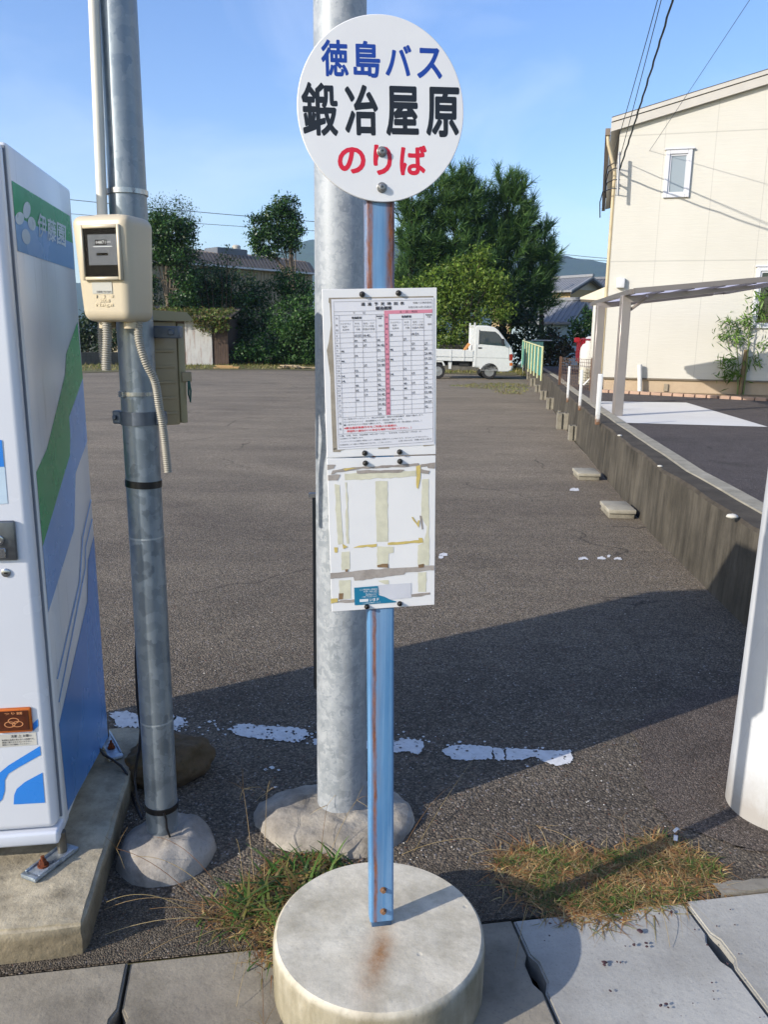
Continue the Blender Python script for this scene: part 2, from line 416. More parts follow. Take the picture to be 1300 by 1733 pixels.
# covers
m_cov_new = concrete('pale_cover_concrete', '#93918a', '#b0aea5', '#7a766b', .5, 3.2, 90, bump=.45, dark=.46)
m_cov_old = concrete('old_cover_concrete', '#787165', '#98907f', '#565044', .65, 4, 80, bump=.6)
labels = {2: 'pale concrete gutter cover beside the foot of the white pole', -4: 'dark worn gutter cover in front of the display side of the vending machine', 1: 'pale concrete gutter cover at the bottom right corner, right of the second slot', 0: 'pale concrete gutter cover with dried berries on it, between two hand slots',
          -1: 'gutter cover shaded by the round concrete base of the bus stop sign', -2: 'dark gutter cover left of the round base, with dry weeds trailing over it',
          -3: 'dark worn gutter cover in front of the plinth of the vending machine'}
m_crack = m_gut
for i in (2, 1, 0, -1, -2, -3, -4):
    s0, s1 = (i-1)*.505+.004, i*.505-.004
    t0, t1 = .006, .46; mid = .19 if i > -2 else .21; nw = .014; hl = .060
    out = [(s0, t0), (s1, t0), (s1, mid-hl), (s1-nw, mid-hl+.028), (s1-nw, mid+hl-.028), (s1, mid+hl), (s1, t1), (s0, t1),
           (s0, mid+hl), (s0+nw, mid+hl-.028), (s0+nw, mid-hl+.028), (s0, mid-hl)]
    bm = bmesh.new(); vs = []
    for a, b in out:
        vs.append(bm.verts.new(rp(a, b, .004+.003*(i % 2))))
    f = bm.faces.new(vs); f.normal_update()
    if f.normal.z < 0: f.normal_flip()
    r_ = bmesh.ops.extrude_face_region(bm, geom=[f]); 
    newv = [v for v in r_['geom'] if isinstance(v, bmesh.types.BMVert)]
    top = [v for v in bm.verts if v not in newv]
    for v in newv: v.co.z += 0
    for v in vs: v.co.z -= .06
    bm.normal_update()
    topf = [fc for fc in bm.faces if all(v in newv for v in fc.verts)]
    te = list({e for fc in topf for e in fc.edges})
    bmesh.ops.bevel(bm, geom=te, offset=.005, segments=2, affect='EDGES')
    bmesh.ops.recalc_face_normals(bm, faces=bm.faces)
    o = MB().bm(bm).build('gutter_cover', m_cov_new if i >= 0 else m_cov_old, smooth=35)
    tag(o, labels[i], 'gutter cover', 'concrete gutter covers along the road edge')
# rough concrete lip between lot and covers
m_lip = concrete('kerb_lip_concrete', '#7c776b', '#968f80', '#4a463d', .5, 4, 60, bump=.6)
mb = MB(); top = []; n = 40
for i in range(n+1):
    s = .12+i/n*1.3
    top.append((s, -.045-.03*math.sin(s*9)*.3-.012*random.random()))
for (s, t), (s2, t2) in zip(top, top[1:]):
    mb.poly([rp(s, -.001, .012), rp(s2, -.001, .012), rp(s2, t2+.01, .010), rp(s, t+.01, .010)])
    mb.poly([rp(s, t+.01, .010), rp(s2, t2+.01, .010), rp(s2, t2, 0), rp(s, t, 0)])
    mb.poly([rp(s2, -.001, .012), rp(s, -.001, .012), rp(s, -.001, -.03), rp(s2, -.001, -.03)])
tag(mb.build('kerb_strip', m_lip, base=False), kind='structure')
# dirt strip behind the covers
mb = MB()
m_dirt = asphalt('gritty_dirt', '#4b443a', '#645b4e', '#7d7261', 230, .6, .6)
pts = [(-3.4, -.002)]+[(s, -.002) for s in (-1, .2)]+[(.3, -.06), (.1, -.14), (-.2, -.2), (-.5, -.22), (-.9, -.28), (-1.2, -.2), (-1.5, -.22), (-1.9, -.10), (-3.4, -.12)]
mb.poly([rp(s, t, .004) for s, t in pts]); tag(mb.build('dirt_strip', m_dirt, base=False), kind='structure')

# painted white line, worn
k = NT('worn_white_paint', .75, 0, .3)
k.col(k.mix(k.ramp(k.noise(30, 6, .7), (.42, 0.), (.62, .35)), '#cfcfcc', '#a39f98'))
hol = k.ramp(k.noise(34, 6, .7, dist=.4), (.365, 0.), (.38, 1.))
tr = k.n('ShaderNodeBsdfTransparent'); ms = k.n('ShaderNodeMixShader')
k.set(ms.inputs[0], hol); k.t.links.new(tr.outputs[0], ms.inputs[1]); k.t.links.new(k.b.outputs[0], ms.inputs[2]); k.t.links.new(ms.outputs[0], k.out.inputs['Surface'])
k.bump(k.noise(60, 4), .3, .003)
m_paint = k.m
def blot(mb, pts, jit=2.2, sub=9, z=.0035):
    """a paint patch: the outline roughened"""
    out = []; n = len(pts)
    for i in range(n):
        a, b = np.array(pts[i], float), np.array(pts[(i+1) % n], float)
        for j in range(sub):
            p = a+(b-a)*j/sub
            if j: p = p+np.array([rng.normal(0, jit), rng.normal(0, jit*.55)])
            out.append(p)
    q = [G(*p) for p in out]
    c = sum(q)/len(q)
    mb.poly([(p[0], p[1], z) for p in q])
mb = MB()
blot(mb, [(184, 1207), (215, 1203), (235, 1212), (250, 1212), (262, 1222), (247, 1233), (225, 1230), (200, 1232)], 3)
blot(mb, [(268, 1215), (300, 1211), (318, 1222), (300, 1236), (276, 1236)], 3)
blot(mb, [(384, 1235), (405, 1226), (440, 1228), (480, 1231), (516, 1234), (524, 1246), (505, 1257), (470, 1254), (440, 1251), (410, 1247)], 1.6)
blot(mb, [(528, 1252), (540, 1250), (542, 1258), (532, 1262)], 1)
blot(mb, [(600, 1256), (640, 1254), (665, 1256), (692, 1251), (714, 1253), (717, 1266), (708, 1278), (690, 1272), (668, 1274), (620, 1268)], 1.3)
blot(mb, [(747, 1272), (765, 1262), (800, 1262), (832, 1265), (834, 1285), (800, 1287), (768, 1286)], 1.3)
blot(mb, [(835, 1266), (853, 1268), (855, 1287), (837, 1286)], 1)
blot(mb, [(856, 1267), (905, 1269), (940, 1271), (966, 1270), (971, 1284), (964, 1293), (943, 1297), (918, 1289), (907, 1281), (880, 1286), (858, 1287)], 1.3)
for x, y, r in [(355, 1222, 4), (364, 1226, 3), (347, 1224, 2), (450, 1303, 4), (460, 1300, 5), (472, 1304, 3), (466, 1333, 3)]:
    blot(mb, [(x-r, y), (x, y-r*.6), (x+r, y), (x, y+r*.6)], .6, 3)
for _ in range(150):                             # last flakes between the larger pieces
    x = rng.uniform(190, 985); y = 1219+(x-190)*.078+rng.normal(0, 9); r = rng.uniform(.6, 2.6)*(1.6 if rng.random() < .1 else 1)
    blot(mb, [(x-r*1.4, y), (x-r*.3, y-r*.6), (x+r, y-r*.2), (x+r*.6, y+r*.5), (x-r*.5, y+r*.6)], .25, 2)
# second, almost vanished line deeper in the lot
for x0, x1, y in [(979, 995, 946), (1011, 1025, 945), (1040, 1052, 946), (744, 758, 939), (742, 750, 943), (965, 980, 829), (1028, 1033, 942)]:
    blot(mb, [(x0, y-1), ((x0+x1)/2, y-3), (x1, y-1), (x1, y+2), (x0, y+2)], .9, 3)
tag(mb.build('painted_line', m_paint, base=False), kind='structure')
# loose pale grit on the asphalt
mb = MB(); m_grit = plain('pale_grit', '#b5b0a6', .9)
for _ in range(330):
    x = rng.uniform(190, 1240); y = 1000+ (1480-1000)*rng.random()**.8
    if x > 1180 and y > 1250: continue
    p = G(x, y); r = rng.uniform(.0012, .0042)*(1.25 if y < 1150 else 1)
    q = [(p[0]+r*math.cos(a)*rng.uniform(.6, 1.2), p[1]+r*math.sin(a)*rng.uniform(.6, 1.2), .0015) for a in np.linspace(0, 2*math.pi, 6)[:-1]]
    ap = (p[0], p[1], r*1.1)
    b = len(mb.v); mb.add(q+[ap], [(i, (i+1) % 5, 5) for i in range(5)])
tag(mb.build('grit', m_grit, base=False), 'pale loose grit scattered over the dark asphalt', 'grit', kind='stuff')
# ================================================================== bus stop sign
YAW = R_(9.4)
m_base = None
def rust_stain_base():
    k = NT('sign_base_concrete', .9, 0, .25)
    v = k.sep(); n1 = k.noise(7, 8, .68)
    base = k.ramp(n1, (.28, '#b3ab98'), (.55, '#c9c2b0'), (.75, '#d2cbba'))
    low = k.ramp(k.noise(2.2, 7, .7, k.map((3, 3, 1.2), (4, 4, 1))), (.45, 0.), (.7, .55))
    c = k.mix(low, base, '#77715f')
    # rust that has washed down from the post foot, towards the road
    dx = k.math('MULTIPLY', k.math('SUBTRACT', k.math('ADD', v[0], k.math('MULTIPLY', k.math('SUBTRACT', k.noise(9, 4), .5), .05)), k.math('MULTIPLY', k.math('ADD', v[1], .02), .30)), 30.)
    g1 = k.math('POWER', 2.718, k.math('MULTIPLY', k.math('MULTIPLY', dx, dx), -1.))
    g2 = k.ramp(v[1], (0., 0.), (.001, 0.)) if False else None
    dy = k.math('MULTIPLY', k.math('ADD', v[1], .085), 9.)
    g3 = k.math('POWER', 2.718, k.math('MULTIPLY', k.math('MULTIPLY', dy, dy), -1.))
    rs = k.math('MULTIPLY', k.math('MULTIPLY', g1, g3), k.ramp(k.noise(28, 7, .75), (.28, .25), (.62, 1.)))
    c = k.mix(k.math('MULTIPLY', rs, .85, clamp=True), c, '#8a5a26')
    side_shade = k.math('MULTIPLY', k.ramp(k.math('ADD', v[2], k.math('MULTIPLY', k.noise(12, 6, .7), .02)), (.148, 1.), (.166, 0.)), k.ramp(k.noise(5, 8, .7, k.map((2, 2, .5), (2, 2, 0))), (.25, .35), (.7, .95)))  # shade of the side put into the colour, mottled like grime
    c = k.mix(side_shade, c, '#70684f')
    pit = k.ramp(k.noise(110, 3, .7), (.26, .55), (.36, 1.)); c = k.mix(.6, c, pit, 'MULTIPLY')
    vo = k.ramp(k.voro(24), (.02, .55), (.06, 1.)); c = k.mix(.5, c, vo, 'MULTIPLY')
    mot = k.ramp(k.noise(16, 7, .75), (.30, .80), (.6, 1.06)); c = k.mix(.8, c, mot, 'MULTIPLY'); k.bump(k.ramp(k.voro(13), (.03, 0.), (.09, 1.)), .35, .004)
    k.col(c); k.bump(k.noise(70, 6, .7), .3, .004); k.bump(k.noise(9, 5), .25, .012)
    return k.m
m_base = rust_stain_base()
sign = thing('bus_stop_sign', 'blue bus stop post with a round white plate and timetable boards on concrete', 'bus stop', (0, 1.66, 0), YAW)
SI = ROOTM[sign.name].inverted()
sn = (math.sin(YAW), -math.cos(YAW), 0)
def sl(x, y, off=0.):
    """picture -> sign's local (x, z) on the plane off metres in front of the post face"""
    p = PL(x, y, Vector((0, 1.66, 0))+Vector(sn)*off, sn); q = SI@Vector(p); return q.x, q.z
mb = MB(); Rb = .256
prof = [(0, 0), (Rb-.004, 0), (Rb, .01), (Rb+.001, .13), (Rb-.002, .148), (Rb-.009, .155), (Rb*.6, .1555), (.0, .156)]
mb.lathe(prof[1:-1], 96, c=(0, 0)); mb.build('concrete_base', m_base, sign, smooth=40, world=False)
# the post: a channel, sides turned back
def bluepaint():
    k = NT('weathered_blue_paint', .42, 0, .5); v = k.sep()
    paint = k.ramp(k.noise(5, 6, .6, k.map((3, 3, .7))), (.3, '#42709a'), (.55, '#5784ab'), (.8, '#7399bb'))
    fade = k.ramp(k.noise(3, 5, .6, k.map((16, 16, .5), (1, 7, 3))), (.45, 0.), (.75, .55))
    c = k.mix(fade, paint, '#8fa9c4')
    cracks = k.ramp(k.noise(26, 8, .75, k.map((1, 1, .25))), (.6, 0.), (.68, .5))
    c = k.mix(cracks, c, '#6d5a4c')
    wob = k.math('MULTIPLY', k.math('SUBTRACT', k.noise(5, 6, .7, k.map((1, 1, 1.0))), .5), .016)
    xc = k.math('ADD', k.math('MULTIPLY', k.math('SUBTRACT', v[2], .155), (ct-cb)/(zt-.155)), cb)
    x = k.math('ADD', k.math('SUBTRACT', v[0], xc), wob)
    # upper length: two broad rust bands
    def band(c0, w):
        d = k.math('DIVIDE', k.math('SUBTRACT', x, c0), w); return k.math('POWER', 2.718, k.math('MULTIPLY', k.math('MULTIPLY', k.math('MULTIPLY', d, d), k.math('MULTIPLY', d, d)), -1.))
    up = k.ramp(v[2], (0., 0.), (1., 1.)); hi = k.math('GREATER_THAN', v[2], 1.45)
    rough = k.ramp(k.noise(14, 8, .8, k.map((3, 3, .5))), (.34, .25), (.56, 1.))
    b2 = k.math('MULTIPLY', k.math('MAXIMUM', band(-.022, .007), band(.022, .0095)), hi)
    hilo = k.math('SUBTRACT', 1., hi)
    b1 = k.math('MULTIPLY', band(-.016, .0045), hilo)
    m = k.math('MULTIPLY', k.math('MAXIMUM', b2, b1), rough, clamp=True)
    rc = k.ramp(k.noise(40, 6, .7, k.map((2, 2, .6))), (.3, '#4c2a1b'), (.55, '#7d4a2a'), (.8, '#8d6a4a'))
    halo = k.math('MULTIPLY', k.math('MAXIMUM', k.math('MULTIPLY', band(-.012, .012), hilo), k.math('MULTIPLY', k.math('MAXIMUM', band(-.02, .012), band(.02, .014)), hi)), k.ramp(k.noise(8, 7, .75, k.map((5, 5, .4))), (.4, 0.), (.7, .55)))
    c = k.mix(halo, c, '#7c6a66'); c = k.mix(m, c, rc)
    k.col(c); k.rgh(k.mix(m, (.38,)*3+(1,), (.9,)*3+(1,)))
    k.bump(k.noise(60, 6, .7), .12, .002); return k.m
xb0, zb = sl(627.5, 1563); xb1, _ = sl(666, 1563)
xt0, zt = sl(618.5, 345); xt1, _ = sl(669.5, 345)
w = (xb1-xb0+xt1-xt0)/2
cb, ct = (xb0+xb1)/2, (xt0+xt1)/2
def pc(z): return cb+(ct-cb)*(z-.155)/(zt-.155)
mb = MB(); ztop = 2.02; dep = .030; th = .0035; r = .006
# outline of a U channel open to the back with rounded front corners
def chan(z):
    c = pc(z); h = w/2; o = []
    o.append((c-h, dep)); 
    for a in np.linspace(math.pi, 1.5*math.pi, 6): o.append((c-h+r+r*math.cos(a), r+r*math.sin(a)))
    for a in np.linspace(1.5*math.pi, 2*math.pi, 6): o.append((c+h-r+r*math.cos(a), r+r*math.sin(a)))
    o.append((c+h, dep)); o.append((c+h-th, dep)); o.append((c+h-th, th+.003)); o.append((c-h+th, th+.003)); o.append((c-h+th, dep))
    return [(a, b, z) for a, b in o]
A, B = chan(.172), chan(ztop); n = len(A)
mb.add(A+B, [(i, (i+1) % n, n+(i+1) % n, n+i) for i in range(n)]+[tuple(range(n))[::-1], tuple(range(n, 2*n))])
m_blue = bluepaint(); post = mb.build('post', m_blue, sign, smooth=30, world=False)
m_dkblue = plain('stub_shade_tone', '#39536f', .6, .2, .3, 30, .2)
mb = MB(); mb.rbox(cb-w/2+.0045, cb+w/2-.0045, .0045, .026, .14, .19, .002); mb.build('post_stub', m_dkblue, sign, smooth=40, world=False)  # bare foot of the post, its shade put into the darker colour
m_bolt = plain('galvanised_bolt', '#8c8b88', .42, .75, .2, 40, .2, 90)
m_blkbolt = plain('dark_bolt', '#2b2a29', .38, .5, .25, 60)
m_rustbolt = plain('rusty_bolt', '#7c5c43', .8, .3, .3, 60, .3, 90)
def hexbolt(x, z, y, rad, m, parent, dome=False):
    mb = MB(); T = Matrix.Translation((x, y, z))@Matrix.Rotation(R_(90), 4, 'X')
    mb.lathe([(rad*1.28, 0), (rad*1.28, .0012), (rad*1.18, .0018)], 20, T)
    if dome: mb.lathe([(rad, .0018), (rad, .004), (rad*.85, .0065), (rad*.62, .0074), (rad*.34, .0074), (rad*.34, .004)], 20, T)
    else:
        T2 = T@Matrix.Rotation(.4, 4, 'Z'); mb.lathe([(rad, .0018), (rad, .0062), (rad*.88, .0076)], 6, T2)
    return mb.build('bolt', m, parent, smooth=30, world=False)
for x, y in ((648.5, 1505), (648.5, 1541)):
    a, b = sl(x, y); hexbolt(a, b, -.0005, .0062, m_rustbolt, post)
# ---- the round plate
k = NT('white_enamel_plate', .28, 0, .5)
k.col(k.ramp(k.noise(2.5, 6, .6), (.3, '#cfcfd0'), (.7, '#dcdcda'))); k.bump(k.noise(9, 3), .02, .01); m_plate = k.m
dc = sl(644, 183.5, .007); dl = sl(502.8, 183, .007); drt = sl(785.3, 183, .007); du = sl(644, 24.5, .007); dd = sl(644, 342.5, .007)
rx = (drt[0]-dl[0])/2; rz = (du[1]-dd[1])/2; RD = (rx+rz)/2
dcx, dcz = (dl[0]+drt[0])/2, (du[1]+dd[1])/2
TD = Matrix.Translation((dcx, -.006, dcz))@Matrix.Rotation(-.030, 4, 'Y')
mb = MB(); TL = TD@Matrix.Rotation(R_(90), 4, 'X')
mb.lathe([(rx-.003, -.0045), (rx, -.003), (rx, 0), (rx-.0012, .0012)], 128, TL@Matrix.Diagonal((1, rz/rx, 1, 1)))
plate = mb.build('name_plate', m_plate, sign, smooth=30, world=False)
def dfn(u, v): return TD@Vector((u*rx, -.00135, v*rz))
m_blueink = plain('blue_lettering', '#123b8f', .35, 0, .06); m_blkink = plain('black_lettering', '#15161a', .35, 0, .1); m_redink = plain('red_lettering', '#c8102e', .35, 0, .06)
mb = MB()
def word(chars, cu, cv, pitch, hw, hh, off, mi, slope=0.0):
    mb.mat(mi); n = len(chars)
    for i, (ch, sw, sh, dv) in enumerate(chars):
        x = cu+(i-(n-1)/2)*pitch
        letter(mb, ch, x-hw*sw, x+hw*sw, cv-hh*sh+dv, cv+hh*sh+dv, dfn, off, 4)
word([('徳', 1, 1, 0), ('島', 1, 1, 0), ('バ', .98, .86, 0), ('ス', .95, .84, -.02)], .02, .53, .375, .150, .180, .026, 0)
word([('鍛', 1.08, 1.04, 0)], -.735, -.005, .5, .186, .258, .0255, 1); word([('冶', 1, .98, 0), ('屋', 1, .97, 0), ('原', 1.02, .98, 0)], .248, -.005, .492, .186, .258, .031, 1)
word([('の', 1, .86, -.01), ('り', .66, 1.0, .0), ('ば', 1, 1, 0)], -.0, -.535, .375, .155, .155, .032, 2)
mb.build('lettering', [m_blueink, m_blkink, m_redink], plate, world=False)
for x, y in ((646.5, 257.5), (646.5, 318)):
    a, b = sl(x, y, .008); hexbolt(a, b, -.0072, .0078, m_bolt, plate, True)
# ---- the boards
k = NT('white_board', .35, 0, .45)
c = k.ramp(k.noise(4, 6, .6), (.3, '#d2d2d1'), (.7, '#deddda')); st = k.ramp(k.noise(5, 8, .75, k.map((3, 1, .7))), (.58, 0.), (.8, .3))
k.col(k.mix(st, c, '#b5ad98')); m_board = k.m
OFF = .0035
def quadfn(c4, y):
    a, b, c, d = [np.array(p) for p in c4]           # TL TR BR BL in local x, z
    def fn(u, v):
        p = a*(1-u)*(1-v)+b*u*(1-v)+c*u*v+d*(1-u)*v
        return (p[0], y, p[1])
    return fn
def board(name, c4px, label=None):
    c4 = [sl(x, y, OFF+.003) for x, y in c4px]; mb = MB()
    bm = bmesh.new(); f = [bm.verts.new((p[0], -OFF, p[1])) for p in c4]; b = [bm.verts.new((p[0], -OFF+.003, p[1])) for p in c4]
    bm.faces.new(f[::-1]); bm.faces.new(b)
    for i in range(4): bm.faces.new((f[i], f[(i+1) % 4], b[(i+1) % 4], b[i]))
    bmesh.ops.recalc_face_normals(bm, faces=bm.faces)
    bmesh.ops.bevel(bm, geom=bm.edges[:], offset=.0006, segments=1, affect='EDGES')
    mb.bm(bm); o = mb.build(name, m_board, sign, world=False)
    if label: o['label'] = label
    return o
tb = board('timetable_board', [(545, 490), (740, 487), (738.2, 769), (553.5, 775)])
lb = board('notice_board', [(553.6, 777.5), (738.1, 771.5), (736, 1024), (562, 1036)], 'empty white board crossed by yellowed tape residue')
YB = -OFF-.0004
def spot(x, y): a, b = sl(x, y, OFF+.0005); return a, b
for q, par in (((613, 498.5), tb), ((674.5, 496.5), tb), ((617.5, 767), tb), ((676.5, 765), tb), ((618.5, 784), lb), ((677, 781), lb), ((621, 1026.5), lb), ((676.5, 1021.5), lb)):
    a, b = spot(*q); hexbolt(a, b, -OFF-.0003, .0046, m_blkbolt, par, True)
def px5(zx, zy): return 530+zx*230/1300, 480+zy*300/1696
def px6(zx, zy): return 530+zx*230/1300, 760+zy*300/1696
m_paper = plain('timetable_paper', '#d0d0d3', .5, 0, .03); m_grime = concrete('tape_grime', '#8d8577', '#a39b8b', '#5d5548', .6, 9, 200, bump=.1)
m_pink = plain('pink_print', '#c98090', .55, 0, .04); m_print = plain('black_print', '#33333a', .6, 0, .05); m_redprint = plain('red_print', '#c9313a', .6, 0, .05); m_rule = plain('grey_rule', '#6a6a72', .6)
# dirty edges of an older sheet, then the sheet
mb = MB()
for pts in ([(150, 138), (1150, 120), (1152, 140), (1140, 152), (200, 172), (196, 200), (160, 195), (148, 180)], [(196, 200), (210, 560), (216, 900), (232, 1300), (245, 1572), (190, 1600), (172, 1200), (165, 900), (130, 640), (150, 560), (170, 400), (158, 190)],
            [(190, 1575), (300, 1570), (305, 1590), (262, 1600), (265, 1612), (190, 1612)], [(612, 1556), (728, 1552), (728, 1578), (625, 1582)], [(1040, 1540), (1155, 1535), (1155, 1548), (1060, 1558)]):
    mb.poly([(lambda q: (q[0], YB, q[1]))(spot(*px5(*p))) for p in pts])
mb.build('tape_residue', m_grime, tb, world=False)
pq = [spot(*px5(*p)) for p in ((172, 152), (1156, 135), (1160, 1540), (232, 1590))]
pf0 = quadfn(pq, YB-.0004)
mb = MB(); mb.poly([pf0(0, 0), pf0(1, 0), pf0(1, 1), pf0(0, 1)]); mb.build('paper', m_paper, tb, world=False)
iq = [spot(*px5(*p)) for p in ((195, 176), (1140, 155), (1146, 1512), (245, 1570))]
pfi = quadfn(iq, YB-.0010)
def pf(u, v): return pfi(u, v)
pfp = quadfn(iq, YB-.0007)
mb = MB()
def rect(u0, u1, v0, v1, fn=pf): mb.poly([fn(u0, v0), fn(u1, v0), fn(u1, v1), fn(u0, v1)])
mb.mat(1); rect(.505, 1, .066, .09, pfp); rect(.505, .55, .09, .788, pfp)
mb.mat(3)
LW = .0026
def hl(v, u0=0., u1=1., w=LW*.62): rect(u0, u1, v-w/2, v+w/2)
def vl(u, v0, v1, w=LW): rect(u-w/2, u+w/2, v0, v1)
for v in (0, 1): hl(v)
for u in (0, 1): vl(u, 0, 1)
hl(.066, 0, .505); hl(.09, 0, .505); hl(.788); hl(.208, 0, .505); hl(.208, .55, 1); hl(.128, .05, .42); hl(.128, .55, .91); hl(.905, .0, 1)
cl = [.05, .19, .28, .42]; cr_ = [.69, .775, .91]
for u in cl+cr_+[.505, .55]: vl(u, .09 if u in (.05, .42, .91, .505, .55) else .128, .788)
vl(.05, .788, .905)
rows_v = [.208+(.788-.208)*i/17 for i in range(18)]
for v in rows_v[1:-1]: hl(v, 0, .505); hl(v, .55, 1)
def T(s, u0, u1, vt, vb, mi=2, off=0, keep=None):
    mb.mat(mi); letter(mb, s, u0, u1, vb, vt, pf, off, 1)
for i, ch in enumerate('通過予定時刻表'): u = .275+i*.066; T(ch, u, u+.036, .010, .031, off=.03)
T('鍛冶屋原', .42, .58, .038, .060, off=.04); T('徳島バス株式会社', .80, .99, .012, .026); T('令和元年10月1日改正', .75, .99, .041, .056)
T('平', .19, .21, .072, .084); T('日', .29, .31, .072, .084); T('土・日・祝日', .66, .84, .070, .085, 4)
for u in (.0, .505):
    T('徳島駅前', u+.175, u+.275, .102, .118, off=.03); T('鴨島駅前', u+.425, u+.49, .098, .108, off=.02); T('方面', u+.44, u+.475, .112, .122, off=.02)
    T('フジグラン', u+.06, u+.165, .142, .155); T('石井・', u+.08, u+.14, .161, .174); T('石井中', u+.08, u+.145, .181, .195)
    T('ゆめ', u+.205, u+.25, .142, .155); T('タウン・', u+.2, u+.265, .161, .174); T('不動', u+.215, u+.255, .181, .195)
    T('住吉・フジ', u+.29, u+.40, .142, .155); T('グラン北島・', u+.285, u+.41, .161, .174); T('四国大学前', u+.285, u+.405, .181, .195)
    T('東原', u+.445, u+.485, .160, .174)
    for ch, v in (('行先', .105), ('時', .150), ('刻', .183)): T(ch, u+.012, u+.034, v, v+.014)
Lt = {6: ('', '07.57.', '18.42.', ''), 7: ('', '39.', '47.', '58.'), 8: ('', '25.', '37.', '36.42.'), 9: ('44.', '', '', '53.'), 10: ('', '39.', '', ''), 11: ('44.', '', '', '01.23.'), 12: ('', '', '37.', '23.48.'),
      13: ('', '13.', '', '46.'), 14: ('14.', '43.', '', '17.'), 15: ('14.', '', '17.', '31.'), 16: ('', '43.', '', '42.'), 17: ('', '35.', '17.', '18.31.'), 18: ('', '', '17.', '16.42.'), 19: ('', '00.', '', '18.31.'), 20: ('', '', '', '10.42.'), 21: ('', '', '', '27.'), 22: ('', '', '', '23.')}
Rt = {6: ('28.', '', '18.53.', ''), 7: ('', '27.', '', ''), 8: ('', '', '57.', '27.'), 9: ('44.', '', '57.', '23.'), 10: ('', '25.', '', '23.48.'), 11: ('44.', '', '', '01.23.'), 12: ('', '', '', '23.'), 13: ('', '13.', '', '48.'), 14: ('14.', '', '17.', '23.'),
      15: ('', '13.', '', '31.'), 16: ('', '43.', '17.', '12.'), 17: ('14.', '48.', '', '16.31.'), 18: ('', '', '17.', '12.48.'), 19: ('', '00.', '', '31.'), 20: ('', '', '', '10.37.'), 21: ('', '', '', '02.'), 22: ('', '', '', '')}
for h in range(6, 23):
    vt = rows_v[h-6]+.011; vb = rows_v[h-5]-.004
    T(str(h), .013, .036 if h > 9 else .026, vt, vb-.004); T(str(h), .516, .541 if h > 9 else .53, vt, vb-.004, 4)
    for tab, us in ((Lt, (.056, .195, .285, .425)), (Rt, (.556, .695, .782, .915))):
        for s, u in zip(tab[h], us):
            if s: T(s, u, u+(.036 if len(s) < 4 else .078), vt+.004, vb, off=.02)
T('備', .012, .034, .822, .838); T('考', .012, .034, .862, .878)
T('☆＝総合メディカルゾーン（県立中央病院・徳島大学病院構内）経由で運行します。', .062, .90, .795, .808)
T('◇＝あすたむらんど・総合教育センター前経由で運行します。', .062, .68, .816, .829)
T('■＝あすたむらんど経由で運行します。（総合教育センター前は経由しません。）', .062, .88, .836, .849)
T('※鍛冶屋原車庫行きをご利用のお客様は、', .062, .62, .857, .873, 5, .02)
T('停留所の道向かいの安全な場所でお待ちください。）', .09, .77, .880, .896, 5, .02)
T('土曜、日曜、祝日、旧盆期間（8月13日～15日）、年末年始（12月29日～1月3日）は、', .012, .88, .912, .924)
T('土日祝ダイヤで運行します。', .012, .26, .932, .944)
T('ノンステップバスは車両の都合により一般車両に変更することがあります。あらかじめご了承ください。', .012, .95, .954, .965)
T('交通状況により遅れる場合がありますが、ご了承ください。', .012, .56, .976, .987); T('お問い合わせ先', .63, .78, .974, .985); T('088-622-1811', .80, .98, .972, .984)
mb.build('print', [m_paper, m_pink, m_print, m_rule, m_print, m_redprint], tb, world=False)
# lower board: traces of tape, the torn sticker
m_tapeA = plain('pale_yellow_tape_trace', '#c6c3ac', .6, 0, .10, 60); m_tapeB = plain('yellow_tape_trace', '#c0ab63', .6, 0, .15, 60); m_tapeC = concrete('grey_tape_trace', '#938b83', '#a8a199', '#6a6058', .7, 8, 150, streak=False, bump=.1); m_brown = plain('brown_tape_trace', '#7d6447', .7, 0, .3, 90)
mb = MB()
def tape(mi, *pts, lvl=0):
    q = []
    n = len(pts)
    for i in range(n):
        a, b = np.array(pts[i], float), np.array(pts[(i+1) % n], float)
        L = np.hypot(*(b-a)); kk = max(1, int(L/38))
        for j in range(kk):
            p = a+(b-a)*j/kk
            if j: p = p+rng.normal(0, 2.6, 2)
            q.append(p)
    mb.mat(mi); mb.poly([(lambda t: (t[0], YB-.00025*lvl, t[1]))(spot(*px6(*p))) for p in q])
tape(0, (300, 236), (985, 205), (985, 262), (305, 298))
tape(0, (205, 335), (255, 345), (262, 495), (275, 700), (290, 905), (240, 915), (225, 700))
tape(0, (305, 320), (325, 320), (345, 905), (320, 905), (308, 640), (320, 560))
tape(0, (595, 310), (712, 308), (718, 885), (608, 888)); tape(0, (612, 930), (770, 935), (770, 990), (722, 1000), (720, 1110), (612, 1130))
tape(0, (1040, 290), (1105, 285), (1112, 900), (1110, 1110), (1003, 1110), (1003, 920), (1050, 900), (1085, 790), (1090, 740), (1035, 650))
tape(0, (272, 985), (350, 980), (352, 1150), (275, 1160)); tape(0, (248, 1255), (360, 1250), (362, 1430), (250, 1440)); tape(0, (1005, 1180), (1085, 1175), (1080, 1365), (1005, 1365))
tape(0, (620, 1260), (722, 1252), (725, 1292), (690, 1292))
tape(2, (170, 245), (185, 205), (300, 182), (1010, 135), (1020, 165), (560, 185), (430, 195), (330, 210), (220, 222), (200, 240), lvl=1)
tape(2, (135, 150), (215, 150), (195, 185), (135, 200), lvl=1); tape(2, (140, 250), (262, 245), (235, 300), (142, 302), lvl=1)
tape(2, (415, 205), (875, 198), (845, 222), (420, 235), lvl=2); tape(2, (1030, 145), (1170, 128), (1165, 188), (1100, 182), (1090, 165), (1032, 172), lvl=1); tape(2, (1030, 190), (1115, 208), (1105, 238), (1030, 230), lvl=2)
